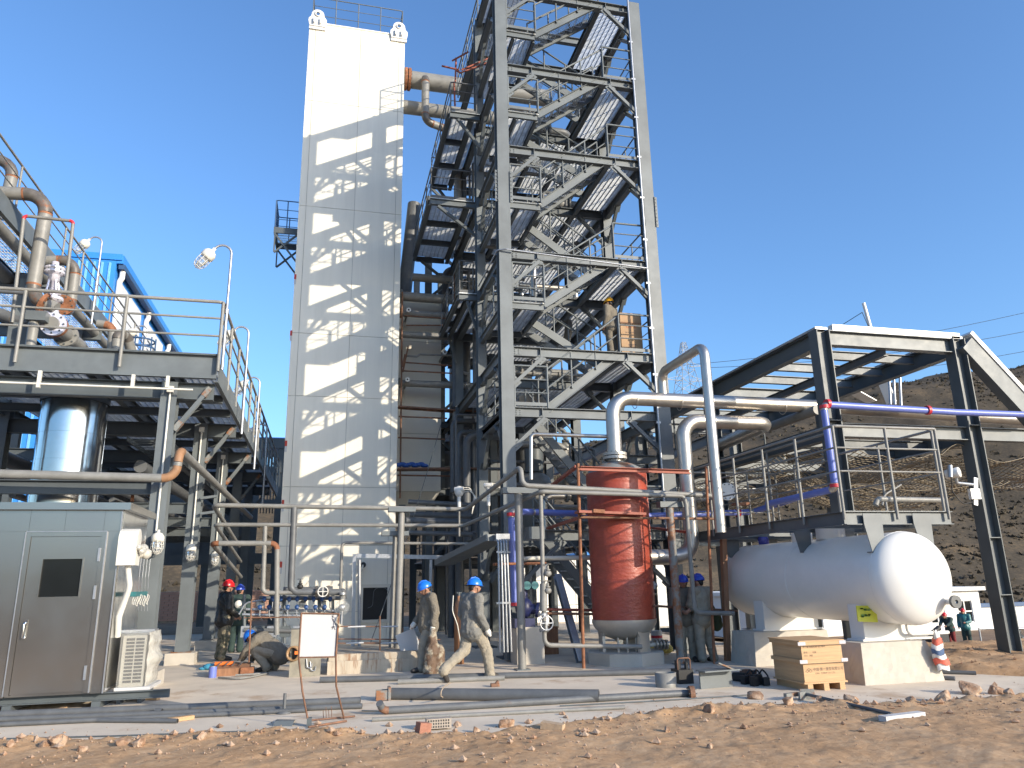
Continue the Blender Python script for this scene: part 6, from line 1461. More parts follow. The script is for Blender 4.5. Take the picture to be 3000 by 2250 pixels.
# safety nets
def net(label, x0, x1, y0, y1, z, sag_, sp=0.13, seed=0):
    nx = int((x1 - x0) / sp); ny = int((y1 - y0) / sp)
    def P_(i, j):
        s_, t = i / nx, j / ny
        h = z - sag_ * 4 * s_ * (1 - s_) * (0.5 + 0.5 * math.sin(PI * t)) + 0.22 * mnoise.noise(V((s_ * 6, t * 6, seed)))
        return V((x0 + (x1 - x0) * s_ + 0.07 * mnoise.noise(V((s_ * 9, t * 9, seed + 3))), y0 + (y1 - y0) * t + 0.07 * mnoise.noise(V((s_ * 9, t * 9, seed + 7))), h))
    mb = MB()
    for i in range(nx + 1): mb.tube([P_(i, j) for j in range(ny + 1)], 0.011, 3, False)
    for j in range(ny + 1): mb.tube([P_(i, j) for i in range(nx + 1)], 0.011, 3, False)
    o = mb.build('safety_net', NETM); tag(o, label, 'net')
net('brown safety net sagging under the front bay of the portal frame', QX0 + 0.1, QX1 - 0.1, QY + 0.1, 18.4, 4.45, 0.55, seed=1)
net('brown safety net sagging under the rear bay of the portal frame', QX0 + 0.1, QX1 - 0.1, 18.7, 23.4, 4.4, 0.7, seed=5)
net('brown safety net stretched right of the tall portal post', QX1 + 0.2, 21.8, QY + 0.2, 18.5, 4.35, 0.5, seed=9)
net('bunched brown net heaped low under the portal frame edge', QX0 - 0.1, QX1 + 1.5, 14.2, 16.5, 3.75, 0.5, 0.12, seed=12)
# floodlight
fl = thing('floodlight', 'white round floodlight on a bracket on the tall right post', 'floodlight', tuple(A(2860, 1400, y=QY - 0.2)))
c = A(2800, 1385, y=QY - 0.35); MB().lathe([(0.01, -0.22), (0.1, -0.2), (0.115, 0.06), (0.105, 0.08), (0.01, 0.06)], c, 20, (0.5, -0.85, 0.1)).build('head', WHITE2, fl); 
b1 = A(2803, 1415, y=QY - 0.3); b2 = A(2852, 1420, y=QY - 0.2)
MB().tube(fillet([c, b1, b2], 0.03, 3)[0], 0.035, 8).build('bracket', GALV, fl); MB().bb(A(2848, 1462, y=QY - 0.24), A(2866, 1432, y=QY - 0.2) + V((0, 0.04, 0))).build('junction_box', WHITE2, fl); MB().bar(A(2858, 1480, y=QY - 0.19), A(2858, 1400, y=QY - 0.19), 0.1, 0.03, V((0, 1, 0))).build('mount_strip', GALV, fl); MB().cyl(c + V((-0.16, 0, -0.1)), c + V((-0.12, 0, 0.16)), 0.05).build('ballast', GALV, fl)
MB().tube(fillet([c + V((-0.14, 0, -0.1)), A(2790, 1440, y=QY - 0.3), A(2820, 1478, y=QY - 0.3), A(2852, 1470, y=QY - 0.22)], 0.2)[0], 0.012, 6).build('cable', BLACK, fl)

gw = thing('guy_wire', 'thin wire slanting down across the beige box and white tower foot', 'wire', tuple(A(1100, 1870, y=19)))
MB().tube(sag(A(1305, 1195, y=24.5), A(1085, 1885, y=18.5), 0.25), 0.011, 5).build('wire', STEEL_D, gw)
for k, (u, v, l_) in enumerate(((1345, 1440, 'white valve head with looped cables low in the gap between the towers'), (1431, 1428, 'small white instrument head just left of the front tower column'))):
    c = A(u, v, y=20.0); o = thing('instrument', l_, 'instrument', tuple(c))
    MB().sphere(c, 0.13 if k == 0 else 0.09, 12, 8, (1, 1, 1.2)).cyl(c + V((0, 0, -0.1)), c + V((0, 0, -0.5)), 0.05).cyl(c + V((-0.12, 0, 0.05)), c + V((0.1, -0.1, 0.05)), 0.07).build('head', WHITE2, o); MB().cyl((c.x, 20, c.z - 1.2), (c.x, 20, c.z - 0.5), 0.03).build('stem', PIPE, o)
    for q in range(3): MB().tube(fillet([c + V((0.1, 0, 0.1 - 0.06 * q)), c + V((0.3, 0, 0.12 - 0.05 * q)), c + V((0.42 + 0.03 * q, 0, -0.15)), c + V((0.35, 0, -0.6))], 0.12)[0], 0.012, 5).build('cable', LAMPW, o)

# ---------------------------------------------------------------- things on the ground
def gpt(u, v, z=0.0): return A(u, v, z=z)
# wooden crate with strips, battens and stencilled lettering
cr_ = thing('wooden_crate', 'large plywood crate with stencilled sides standing beside the front concrete pier', 'crate', (7.5, 11.1, 0))
cx0, cx1, cy0, cy1 = 7.14, 7.90, 10.62, 11.45
for x in (cx0 + 0.1, (cx0 + cx1) / 2, cx1 - 0.1): MB().bb((x - 0.045, cy0, 0.0), (x + 0.045, cy1, 0.1)).build('skid', WOOD, cr_)
MB().bb((cx0, cy0, 0.101), (cx1, cy1, 0.125)).build('base_board', WOOD, cr_)
MB().bb((cx0 + 0.025, cy0 + 0.02, 0.126), (cx1 - 0.025, cy1 - 0.02, 0.42)).build('lower_tray', WOOD, cr_)
MB().bb((cx0 + 0.025, cy0 + 0.02, 0.421), (cx1 - 0.025, cy1 - 0.02, 0.70)).build('upper_tray', WOOD, cr_)
for z in (0.43, 0.69):
    MB().bb((cx0 - 0.03, cy0 - 0.005, z - 0.035), (cx1 + 0.04, cy0 + 0.019, z + 0.02)).build('batten', WOOD, cr_); MB().bb((cx0 - 0.005, cy0 + 0.022, z - 0.035), (cx0 + 0.024, cy1, z + 0.02)).build('batten', WOOD, cr_); MB().bb((cx1 - 0.024, cy0 + 0.022, z - 0.035), (cx1 + 0.005, cy1, z + 0.02)).build('batten', WOOD, cr_)
    MB().bb((cx0 - 0.04, cy0 - 0.009, z - 0.03), (cx0 + 0.09, cy0 - 0.0055, z + 0.02)).bb((cx1 - 0.07, cy0 - 0.009, z - 0.03), (cx1 + 0.045, cy0 - 0.0055, z + 0.02)).build('corner_strip', BLUEGREY, cr_)
    MB().bb((cx0 - 0.01, cy0 - 0.0075, z - 0.042), (cx1 + 0.01, cy0 - 0.0054, z - 0.036)).build('steel_band', BLACK, cr_)
MB().bb((cx0 - 0.02, cy0 - 0.01, 0.711), (cx1 + 0.02, cy1 + 0.01, 0.728)).build('lid', WOOD, cr_)
def lettering(parent, txt, loc, size, m, rot=(PI / 2, 0, 0)):
    cu = bpy.data.curves.new('lettering', 'FONT'); cu.body = txt; cu.size = size; cu.extrude = 0.0004; cu.align_x = 'LEFT'
    o = bpy.data.objects.new('lettering', cu); COL.objects.link(o)
    dg = bpy.context.evaluated_depsgraph_get()
    me = bpy.data.meshes.new_from_object(o.evaluated_get(dg)); me.materials.clear(); me.materials.append(m)
    bpy.data.objects.remove(o)
    o = bpy.data.objects.new('lettering', me); COL.objects.link(o); o.parent = parent
    o.location = V(loc) - ORG[parent.name]; o.rotation_euler = rot; ORG[o.name] = V((0, 0, 0)); return o
fy = cy0 + 0.0185
STENCIL = mat('stencil_ink', (0.13, 0.09, 0.07), 0.8)
lettering(cr_, '中国·第一重型有限公司', (cx0 + 0.19, fy, 0.285), 0.052, STENCIL); lettering(cr_, 'CFHI · CHINA CO. LTD', (cx0 + 0.22, fy, 0.235), 0.034, STENCIL)
lettering(cr_, '共一箱 设备名称 出口部件', (cx0 + 0.05, fy, 0.62), 0.035, STENCIL); lettering(cr_, '件号:        毛重:', (cx0 + 0.06, fy, 0.54), 0.034, STENCIL); lettering(cr_, '尺寸   净重', (cx0 + 0.06, fy, 0.495), 0.032, STENCIL)
lx, lz = cx0 + 0.115, 0.285
mb = MB()
for dx, dz in ((-0.028, 0), (0.028, 0), (0, 0.022)):
    for a, b in (((-0.03, 0), (0, 0.02)), ((0, 0.02), (0.03, 0)), ((0.03, 0), (0, -0.02)), ((0, -0.02), (-0.03, 0))): mb.bar((lx + dx + a[0], fy, lz + dz + a[1]), (lx + dx + b[0], fy, lz + dz + b[1]), 0.005, 0.001, V((0, 1, 0)))
mb.build('diamond_mark', STENCIL, cr_)
# concrete plinth beam and box pier with pipe sleeve
cb_ = thing('plinth_wall', 'low stained concrete plinth wall behind the whiteboard', 'plinth', tuple(gpt(1090, 1975)))
a, b = gpt(958, 1978), gpt(1245, 1974); hz_ = A(1000, 1922, y=a.y).z
MB().bb((a.x, a.y, 0), (b.x, a.y + 1.6, hz_ * 0.72)).bb((a.x + 0.02, a.y + 0.04, hz_ * 0.72 + 0.001), (b.x, a.y + 1.6, hz_ + 0.03)).build('concrete', mat('stained_concrete', (0.42, 0.36, 0.28), 0.85, var=0.15, bump=0.2, bscale=30, stretch=(3, 3, 0.4), col2=(0.25, 0.15, 0.09), c2amt=0.35, c2scale=2.0), cb_)
bx = thing('fixture_box', 'square steel box column with round pipe sleeve beside the crouching man', 'box', tuple(gpt(895, 1985)))
a, b = gpt(846, 1985), gpt(938, 1985); t = A(850, 1845, y=a.y).z
BOXM = mat('mottled_plate', (0.23, 0.21, 0.165), 0.6, var=0.25, scale=5, stain=0.4, rust=0.2)
MB().bb((a.x, a.y, 0), (b.x, a.y + 0.5, t)).build('box', BOXM, bx)
c = A(864, 1914, y=a.y); MB().lathe([(0.11, 0), (0.11, 0.1), (0.14, 0.1), (0.14, 0.0)], c, 24, (-0.5, -1, 0)).build('sleeve', mat('sleeve_brass', (0.33, 0.2, 0.1), 0.5), bx); MB().lathe([(0.005, 0), (0.109, 0.0)], c + V((-0.01, -0.02, 0)), 20, (-0.5, -1, 0)).build('sleeve_bore', BLACK, bx); MB().bb(c + V((0.0, -0.16, -0.01)), c + V((0.12, -0.1, 0.05))).build('orange_wedge', ORANGE, bx)
for k in range(2):
    q = A(898 + 11 * k, 1930 + 8 * k, y=a.y - 0.02); MB().tube(fillet([q, q + V((0.02, -0.02, -0.16)), q + V((0.10, -0.02, -0.18)), q + V((0.11, -0.02, -0.09))], 0.04)[0], 0.012, 6).build('hook', GALV, bx)
# whiteboard on rebar legs
sg = thing('whiteboard', 'blank whiteboard in a rusty rebar stand with a pen scribble near its top right', 'sign', tuple(gpt(940, 2120)))
sy = 10.35
a, b, c, d = A(884, 1797, y=sy), A(992, 1799, y=sy), A(985, 1922, y=sy), A(877, 1924, y=sy)
MB().add([a, b, c, d] + [p + V((0, 0.012, 0)) for p in (a, b, c, d)], [(0, 3, 2, 1), (4, 5, 6, 7), (0, 1, 5, 4), (1, 2, 6, 5), (2, 3, 7, 6), (3, 0, 4, 7)]).build('board', PAPER, sg)
e = V((0, -0.012, 0))
MB().tube([A(883, 1795, y=sy) + e, A(875, 1925, y=sy) + e, A(886, 2025, y=sy) + e, (gpt(905, 2128) + V((0, 0, 0.01)))], 0.012, 6).build('leg', RUST_D, sg); MB().tube([A(993, 1797, y=sy) + e, A(984, 1925, y=sy) + e, A(985, 2010, y=sy) + e, (gpt(1008, 2108) + V((0, 0, 0.01)))], 0.012, 6).build('leg', RUST_D, sg)
for q in ((883, 1796, 993, 1798), (876, 1926, 984, 1924)): MB().tube([A(q[0], q[1], y=sy) + e, A(q[2], q[3], y=sy) + e], 0.010, 6).build('cross_bar', RUST_D, sg)
MB().tube([gpt(903, 2130, 0.02), gpt(1015, 2112, 0.02)], 0.014, 6).build('foot_bar', RUST_D, sg); MB().tube([gpt(910, 2110, 0.02), gpt(1040, 2098, 0.02)], 0.012, 6).build('foot_bar', RUST_D, sg)
MB().bb(gpt(898, 2130), gpt(898, 2130) + V((0.06, 0.1, 0.1))).build('foot_plate', STEEL_D, sg)
mb = MB()
for st_ in (((972, 1804), (980, 1809)), ((976, 1802), (973, 1812), (978, 1822)), ((981, 1812), (974, 1818)), ((977, 1814), (977, 1838)), ((979, 1818), (984, 1830)), ((970, 1838), (976, 1835), (982, 1837)), ((976, 1835), (973, 1844)), ((978, 1838), (982, 1845))):
    mb.tube([A(u, v, y=sy - 0.004) for u, v in st_], 0.0035, 4)
mb.build('handwriting', INK, sg)
MB().tube(fillet([A(990, 1806, y=sy - .03), A(986, 1822, y=sy - .03), A(996, 1838, y=sy - .03)], 0.05)[0], 0.008, 5).build('tie_rag', ROPE, sg)
lean = thing('metal_sheet', 'pale sheet panel leaning askew behind a rusty wire rail', 'panel', tuple(gpt(1200, 1950)))
ly = 16.2; q = [A(1158, 1862, y=ly), A(1211, 1840, y=ly), A(1239, 1912, y=ly), A(1184, 1936, y=ly)]
MB().add(q + [p + V((0.01, 0.03, 0)) for p in q], [(0, 3, 2, 1), (4, 5, 6, 7), (0, 1, 5, 4), (1, 2, 6, 5), (2, 3, 7, 6), (3, 0, 4, 7)]).build('sheet', PAPER, lean)
bf = thing('wire_rail', 'rusty rebar barrier rail with pale tape wraps round the plinth wall', 'barrier', tuple(gpt(1110, 1950)))
for (u0, v0, u1, v1) in ((990, 1835, 1160, 1836), (985, 1872, 1290, 1874), (985, 1884, 1150, 1884), (715, 1810, 880, 1808)): MB().tube([A(u0, v0, y=16.6), A(u1, v1, y=16.6)], 0.014, 6).build('rail', RUST_D, bf)
for (u, v0, v1) in ((1113, 1805, 1945), (1180, 1840, 1935), (737, 1757, 1940)): MB().tube([A(u, v0, y=16.5), A(u - (0 if u > 800 else 8), v1, y=16.5)], 0.016, 6).build('stake', RUST_D, bf)
for (u, v) in ((1045, 1836), (1140, 1836), (1040, 1884), (1140, 1884)): c = A(u, v, y=16.6); MB().cyl(c - V((0.18, 0, 0)), c + V((0.18, 0, 0)), 0.018, 8).build('tape_wrap', PAPER, bf)
# loose pipes and sections
def loose(label, a, b, r, m=PIPE_D, n=12, flange_at=None, elbow=None, hollow=True, cat='pipe'):
    o = thing('loose_pipe', label, cat, tuple((V(a) + V(b)) / 2))
    a, b = V(a), V(b)
    MB().tube([a, b], r, n).build('pipe_body', m, o)
    if hollow:
        d = (b - a).normalized()
        MB().cyl(b + d * 0.0005, b + d * 0.002, r * 0.8, n).build('bore', BLACK, o); MB().cyl(a - d * 0.002, a - d * 0.0005, r * 0.8, n).build('bore', BLACK, o)
    if flange_at is not None: flange(o, b if flange_at else a, b - a, r * 1.9, 0.02, RUST_D, 8)
    return o
loose('long dark pipe lying nearest the cabin on the concrete', gpt(-120, 2098, .05), gpt(1056, 2052, .05), 0.05)
loose('long dark pipe lying in front of the longest one by the cabin', gpt(-120, 2112, .04), gpt(1061, 2068, .04), 0.036)
loose('long dark pipe third from the cabin on the concrete', gpt(-120, 2128, .035), gpt(900, 2080, .035), 0.03)
loose('short dark pipe with timber chock lying before the left pipes', gpt(272, 2110, .03), gpt(520, 2112, .03), 0.03)
loose('stubby pipe offcut among the left pipes', gpt(455, 2082, .04), gpt(475, 2082, .04), 0.035)
o = loose('thick tapering dark pipe with square end bracket lying before the walking man', gpt(1148, 2032, .085), gpt(1755, 2038, .085), 0.085, PIPE_D, 16)
c = gpt(1140, 2032, .09); MB().bb(c + V((-0.02, -0.1, -0.088)), c + V((0.02, 0.1, 0.1))).bb(c + V((-0.2, -0.08, -0.08)), c + V((-0.021, -0.07, 0.06))).bb(c + V((-0.2, 0.05, -0.08)), c + V((-0.021, 0.06, 0.06))).build('end_bracket', STEEL_RUSTY, o)
pipe('long grey pipe with rusty elbow end lying across the middle of the concrete', [gpt(1112, 2060, .16), gpt(1122, 2082, .05), gpt(2022, 2030, .05)], 0.05, PIPE_D, RUST_D, R=0.12, flanges=[(gpt(2026, 2030, .06), (1, -0.2, 0), 0.1)], fm=RUST_D)
loose('thin pale pipe lying nearest the dirt in the middle', gpt(1090, 2108, .025), gpt(1830, 2072, .025), 0.026, PIPE)
loose('long dark pipe at the foot of the whiteboard and red vessel', gpt(938, 1992, .05), gpt(2030, 1966, .05), 0.055)
loose('pipe length lying behind the walking man', gpt(1166, 1998, .04), gpt(1478, 1986, .04), 0.045, PIPE)
for k, (u0, v0, u1, v1) in enumerate(((-60, 2166, 720, 2142), (-60, 2200, 240, 2185), (1640, 2068, 2200, 2035), (1060, 2082, 1160, 2080))):
    o = thing('rebar', ['long thin rebar lying along the left edge of the concrete', 'second rebar at the far left by the dirt', 'thin steel rod lying right of the middle near the dirt', 'short wire rod by the rusty elbow'][k], 'rebar', tuple(gpt(u0, v0))); MB().tube([gpt(u0, v0, .012), gpt((u0 + u1) / 2, (v0 + v1) / 2 + 2, .012), gpt(u1, v1, .012)], 0.009, 6).build('bar', STEEL_D, o)
sd = thing('pipe_stand', 'small upright pipe stub on a round foot on the concrete left of the whiteboard', 'stand', tuple(gpt(830, 2092)))
c = gpt(832, 2090); MB().cyl(c, c + V((0, 0, 0.26)), 0.022, 10).build('stub', PIPE_D, sd); MB().lathe([(0.01, 0), (0.11, 0), (0.11, 0.02), (0.05, 0.04), (0.03, 0.06)], c, 16).build('foot', PIPE_D, sd)
o = thing('angle_offcut', 'short grey angle offcut lying left of the whiteboard foot', 'offcut', tuple(gpt(830, 2128))); MB().add([gpt(798, 2128), gpt(855, 2128), gpt(862, 2112, .06), gpt(806, 2112, .06), gpt(866, 2108), gpt(812, 2107)], [(0, 1, 2, 3), (3, 2, 4, 5)]).build('plate', STEEL, o)
w = thing('bent_wire', 'bent wire hooks standing on the concrete beside the whiteboard', 'wire', tuple(gpt(960, 2105)))
for k in range(4): p = gpt(948 + k * 8, 2105 - k); MB().tube([p, p + V((-0.01, 0, 0.1 + 0.04 * (k % 2)))], 0.005, 5).build('wire', RUST_D, w)
for k, (u, v, s) in enumerate(((45, 2075, .16), (178, 2082, .13), (440, 2040, .12), (150, 2095, .1))):
    o = thing('timber_chip', ['timber chock at the end of the short dark pipe', 'splintered board scrap among the left pipes', 'short pale timber length beside the air conditioner', 'thin board scrap between the left pipes'][k], 'timber', tuple(gpt([530, 178, 448, 145][k], [2105, 2080, 2045, 2085][k]))); c = gpt([530, 178, 448, 145][k], [2105, 2080, 2045, 2085][k], .03); MB().box(c, (s * 2, s * 0.6, 0.05), Matrix.Rotation(0.5 + k, 3, 'Z')).build('wood', WOOD, o)
td = thing('toolbox', 'open dark toolbox heap with orange tray in front of the red helmet man', 'toolbox', tuple(gpt(670, 1975)))
c = gpt(675, 1978); MB().box(c + V((0, 0.1, 0.1)), (0.7, 0.5, 0.16), Matrix.Rotation(0.15, 3, 'X')).build('box', WOOD_D, td); MB().box(c + V((-0.15, 0.15, 0.22)), (0.35, 0.12, 0.06)).build('tray', ORANGE, td); MB().box(c + V((0.33, -0.1, 0.08)), (0.25, 0.2, 0.14)).build('case', RUSTY, td)
for k in range(4): MB().tube(fillet([c + V((-0.25 + k * .14, -0.1, 0.19)), c + V((-0.2 + k * .14, 0.1, 0.25)), c + V((0.0 + k * .14, 0.2, 0.2))], 0.1)[0], 0.012, 6).build('tool', PIPE_D, td)
o = thing('blue_cloth', 'small crumpled blue cloth beside the toolbox', 'cloth', tuple(gpt(612, 1960))); c = gpt(615, 1962); MB().sphere(c + V((0, 0, 0.06)), 0.12, 10, 7, (1.3, 0.9, 0.6)).sphere(c + V((-0.14, 0, 0.03)), 0.07, 8, 6, (1.3, 1, 0.5)).build('cloth', mat('cyan_cloth', (0.05, 0.27, 0.42), 0.8, bump=0.5), o)
o = thing('drink_can', 'violet blue tin standing before the toolbox', 'tin', tuple(gpt(622, 1982))); c = gpt(622, 1985); MB().cyl(c, c + V((0, 0, 0.2)), 0.075, 14).build('can', BLUEP, o); MB().cyl(c + V((0, 0, 0.201)), c + V((0, 0, 0.21)), 0.07, 14).build('lid', GALV, o)
hs = thing('hose', 'grey hose curving on the concrete by the crouching man', 'hose', tuple(gpt(720, 1985))); MB().tube(fillet([gpt(690, 1978, .03), gpt(745, 1975, .03), gpt(800, 1970, .03), gpt(700, 1990, .03), gpt(640, 1985, .03)], 0.3)[0], 0.02, 6).build('hose', PIPE, hs)
o = thing('rope', 'pale rope end trailing over the thick tapering pipe', 'rope', tuple(gpt(1300, 2030))); MB().tube(fillet([gpt(1320, 2000, .05), gpt(1300, 2012, .2), gpt(1286, 2035, .19), gpt(1300, 2045, .012), gpt(1340, 2050, .012)], 0.15)[0], 0.009, 6).build('rope', ROPE, o)
o = thing('rusty_clamp', 'small rusty clamp lying behind the thick tapering pipe', 'clamp', tuple(gpt(1455, 2010))); c = gpt(1450, 2012); MB().box(c + V((0, 0, .03)), (0.14, 0.08, 0.05)).cyl(c + V((0.02, 0, .05)), c + V((0.06, 0, 0.09)), 0.025).build('clamp', RUST_D, o)
# drum, dark box, section offcuts right of the middle
o = thing('pipe_ring', 'short wide grey pipe ring standing on the concrete right of the red vessel', 'pipe ring', tuple(gpt(1955, 2012))); c = gpt(1952, 2012); MB().lathe([(0.17, 0), (0.17, 0.22), (0.155, 0.22), (0.155, 0.0)], c, 24).build('ring', PIPE, o); MB().lathe([(0.005, 0.012), (0.154, 0.012)], c, 20).build('inside', BLACK, o)
o = thing('tool_case', 'black motor lump with handles beside the short pipe ring', 'machine', tuple(gpt(2005, 2005))); c = gpt(2005, 2003); MB().box(c + V((0.02, 0.1, 0.11)), (0.26, 0.3, 0.22)).cyl(c + V((-0.05, 0.1, 0.22)), c + V((-0.05, 0.1, 0.36)), 0.05).cyl(c + V((0.08, 0.05, 0.22)), c + V((0.08, 0.05, 0.33)), 0.03).build('casing', BLACK, o); MB().tube(fillet([c + V((-0.1, 0, 0.2)), c + V((-0.1, 0, 0.4)), c + V((0.13, 0, 0.4)), c + V((0.13, 0, 0.2))], 0.04)[0], 0.012, 6).build('handle', RUST_D, o)
o = thing('beam_offcut', 'stubby grey channel offcut lying flat on the concrete beside the dark hardware', 'offcut', tuple(gpt(2110, 2020))); c = gpt(2110, 2018); MB().box(c + V((0, 0.12, 0.13)), (0.6, 0.03, 0.26), Matrix.Rotation(0.12, 3, 'Z')).box(c + V((0.0, 0.02, 0.275)), (0.66, 0.26, 0.02), Matrix.Rotation(0.12, 3, 'Z')).build('section', STEEL, o); MB().box(c + V((0.12, 0.0, 0.33)), (0.3, 0.12, 0.02), Matrix.Rotation(0.4, 3, 'Y')).build('loose_flat', STEEL_RUSTY, o)
o = thing('hardware_heap', 'dark heap of clamps and cable behind the plywood crate', 'heap', tuple(gpt(2200, 2005)))
rr = random.Random(9)
for k in range(9): c = gpt(2165 + rr.random() * 90, 1985 + rr.random() * 28); MB().box(c + V((0, 0, 0.07)), (0.08 + 0.2 * rr.random(), 0.1, 0.06 + 0.16 * rr.random()), Matrix.Rotation(rr.random() * 3, 3, 'Z')).build('lump', BLACK if k % 3 else RUST_D, o)
for k in range(3): c = gpt(2200 + 18 * k, 2000); MB().tube([c + V((0.09 * math.cos(t), 0.05 * math.sin(t * 2), 0.11 + 0.09 * math.sin(t))) for t in [2 * PI * i / 14 for i in range(15)]], 0.014, 6).build('cable_loop', BLACK, o)
o = thing('bracket_offcut', 'grey welded bracket offcut lying on the dirt edge before the crate', 'offcut', tuple(gpt(2340, 2040))); c = gpt(2350, 2040, .05); MB().box(c, (0.14, 0.03, 0.12), Matrix.Rotation(0.4, 3, 'Z')).box(c + V((0.1, 0.02, 0.02)), (0.2, 0.02, 0.14), Matrix.Rotation(-0.3, 3, 'Z')).box(c + V((-0.12, 0.06, 0.02)), (0.26, 0.06, 0.05), Matrix.Rotation(0.2, 3, 'Z')).build('bracket', STEEL_RUSTY, o)
loose('dark pipe running from the bracket offcut over the dirt to the pale board', gpt(2345, 2030, .07), gpt(2612, 2092, .06), 0.022, PIPE_D)
o = thing('pale_board', 'short whitewashed board lying on the dirt at the right', 'board', tuple(gpt(2645, 2100))); a, b = gpt(2585, 2106, .07), gpt(2700, 2092, .07); MB().bar(a, b, 0.11, 0.06).build('board', PAPER, o); 
o = thing('timber_post', 'square brown timber post standing before the white tank', 'post', tuple(gpt(2130, 1935))); a, b = gpt(2132, 1936), A(2118, 1560, y=gpt(2132, 1936).y); MB().bar(a, b, 0.11, 0.11, V((0, 1, 0))).build('timber', WOOD_D, o)
o = thing('stub_pipe_bundle', 'pipe ends lying on the concrete right of the front pier', 'pipe', tuple(gpt(2790, 1975))); 
for k, (u0, v0, u1, v1) in enumerate(((2742, 1968, 2860, 1972), (2745, 1985, 2798, 1988))): MB().cyl(gpt(u0, v0, .03), gpt(u1, v1, .03), 0.035).build('pipe_body', PIPE_D, o)
# striped woven bag hanging from the tank drain
sb = thing('striped_bag', 'red white and blue striped woven bag hung under the domed end of the white tank', 'bag', tuple(A(2750, 1960, y=10.9)))
segs = [(1848, 1870, 10, STRIPE_W), (1870, 1888, 15, STRIPE_R), (1888, 1902, 17, STRIPE_W), (1902, 1917, 19, STRIPE_B), (1917, 1929, 21, STRIPE_W), (1929, 1946, 23, STRIPE_R), (1946, 1962, 19, STRIPE_W)]
for (v0, v1, hw, m_) in segs:
    c0, c1 = A(2738 + (v0 - 1848) * 0.22, v0, y=10.75), A(2738 + (v1 - 1848) * 0.22, v1, y=10.75); w = hw * 0.0058
    n_ = 14; sv = []
    for k_, (cc, ww) in enumerate(((c0, w * (0.75 if v0 == 1848 else 1.0)), (c0.lerp(c1, .5), w), (c1, w))):
        for i_ in range(n_):
            a_ = 2 * PI * i_ / n_; q_ = V((math.cos(a_), 0.55 * math.sin(a_), 0)); hh_ = cc.z
            f_ = 1 + 0.38 * mnoise.noise(V((math.cos(a_) * 1.6, math.sin(a_) * 1.6, hh_ * 5)))
            sv.append(cc + q_ * ww * f_ + V((0.02 * math.sin(hh_ * 11), 0, 0.02 * math.sin(3 * a_ + hh_ * 9))))
    sm_ = MB().add(sv, [(r_ * n_ + i_, r_ * n_ + (i_ + 1) % n_, (r_ + 1) * n_ + (i_ + 1) % n_, (r_ + 1) * n_ + i_) for r_ in range(2) for i_ in range(n_)], True)
    if v1 == 1962: sm_.add(sv[-n_:], [tuple(range(n_))])
    sm_.build('stripe', m_, sb)
# stones and bricks
def rock(label, c, s, seed, flat=0.7, m=ROCK, name='stone', group=None):
    bm = bmesh.new(); bmesh.ops.create_icosphere(bm, subdivisions=3, radius=1.0)
    for v in bm.verts:
        p = v.co.copy(); q = p + 0.35 * V((mnoise.noise(p * 1.3 + V((seed, 0, 0))), mnoise.noise(p * 1.3 + V((0, seed, 5))), mnoise.noise(p * 1.3 + V((7, 0, seed)))))
        q *= 1 + 0.14 * mnoise.noise(p * 3.5 + V((seed * 2, 1, 0)))
        for pl in range(5):
            r = random.Random(seed * 10 + pl); nn = V((r.uniform(-1, 1), r.uniform(-1, 1), r.uniform(-0.4, 1))).normalized(); dd = q.dot(nn)
            if dd > 0.62: q -= nn * (dd - 0.62) * 0.85
        v.co = V((q.x, q.y * 0.85, q.z * flat)) * s
    me = bpy.data.meshes.new(name); bm.to_mesh(me); bm.free(); me.materials.append(m)
    o = bpy.data.objects.new(name, me); COL.objects.link(o); o.location = c; o.rotation_euler = (0, 0, seed * 1.7)
    return tag(o, label, 'stone', group)
ST = [(2212, 2032, 34, 'knobbly tan stone on the concrete left of the bracket offcut'), (2405, 2045, 25, 'stone touching the dark pipe just before the crate'), (2490, 2045, 36, 'tan boulder on the dirt edge in front of the crate skids'), (2310, 2060, 28, 'dark stone at the dirt edge below the bracket offcut'), (2080, 2085, 26, 'low stone on the dirt left of the knobbly tan one'), (2670, 2040, 24, 'lone red stone on the dirt before the front pier'), (2765, 2040, 38, 'red stone left of the biggest boulder at far right'), (2838, 2018, 50, 'biggest red boulder on the dirt edge at far right'), (2918, 2018, 34, 'rounded red stone right of the biggest boulder'), (2960, 2045, 22, 'small stone at the far right dirt edge'), (1340, 2110, 18, 'small stone behind the half brick'), (1395, 2128, 20, 'stone between the half brick and the mound top'), (1485, 2112, 34, 'angular red stone crowning the dirt ridge in the middle'), (128, 2185, 28, 'pale stone at the dirt edge far left'), (175, 2182, 34, 'reddish stone right of the pale one at far left'), (240, 2195, 24, 'low stone third from the left dirt edge'), (355, 2182, 30, 'pale flat shard standing at the dirt edge on the left'), (402, 2185, 28, 'long low stone right of the pale shard'), (590, 2165, 24, 'stone at the dirt edge left of the whiteboard'), (30, 2190, 22, 'leftmost stone at the dirt edge'), (1955, 2135, 18, 'lone pebble-size stone on the dirt right of the middle'), (2080, 2190, 14, 'small stone low in the dirt right of the middle')]
for k, (u, v, px_, l_) in enumerate(ST):
    c = gpt(u, v + 4, 0.05); D = (c - CAMLOC).dot(CW); s = px_ * D / FPX * 0.72
    c.z = max(dirt_h(c.x, c.y), 0.0) + s * 0.35
    rock(l_, c, s, k + 1, 0.8)
bk = thing('hollow_brick', 'grey perforated brick standing on the dirt edge in the middle', 'brick', tuple(gpt(1262, 2135)))
c = gpt(1285, 2130, 0.03); rot = Matrix.Rotation(-0.05, 3, 'Z'); mb = MB(); L_, W_h, H_h = 0.30, 0.13, 0.11
MB().box(c + V((0, 0.02, 0.045)), (L_, W_h, H_h)).build('brick', BLOCK, bk)
mb = MB()
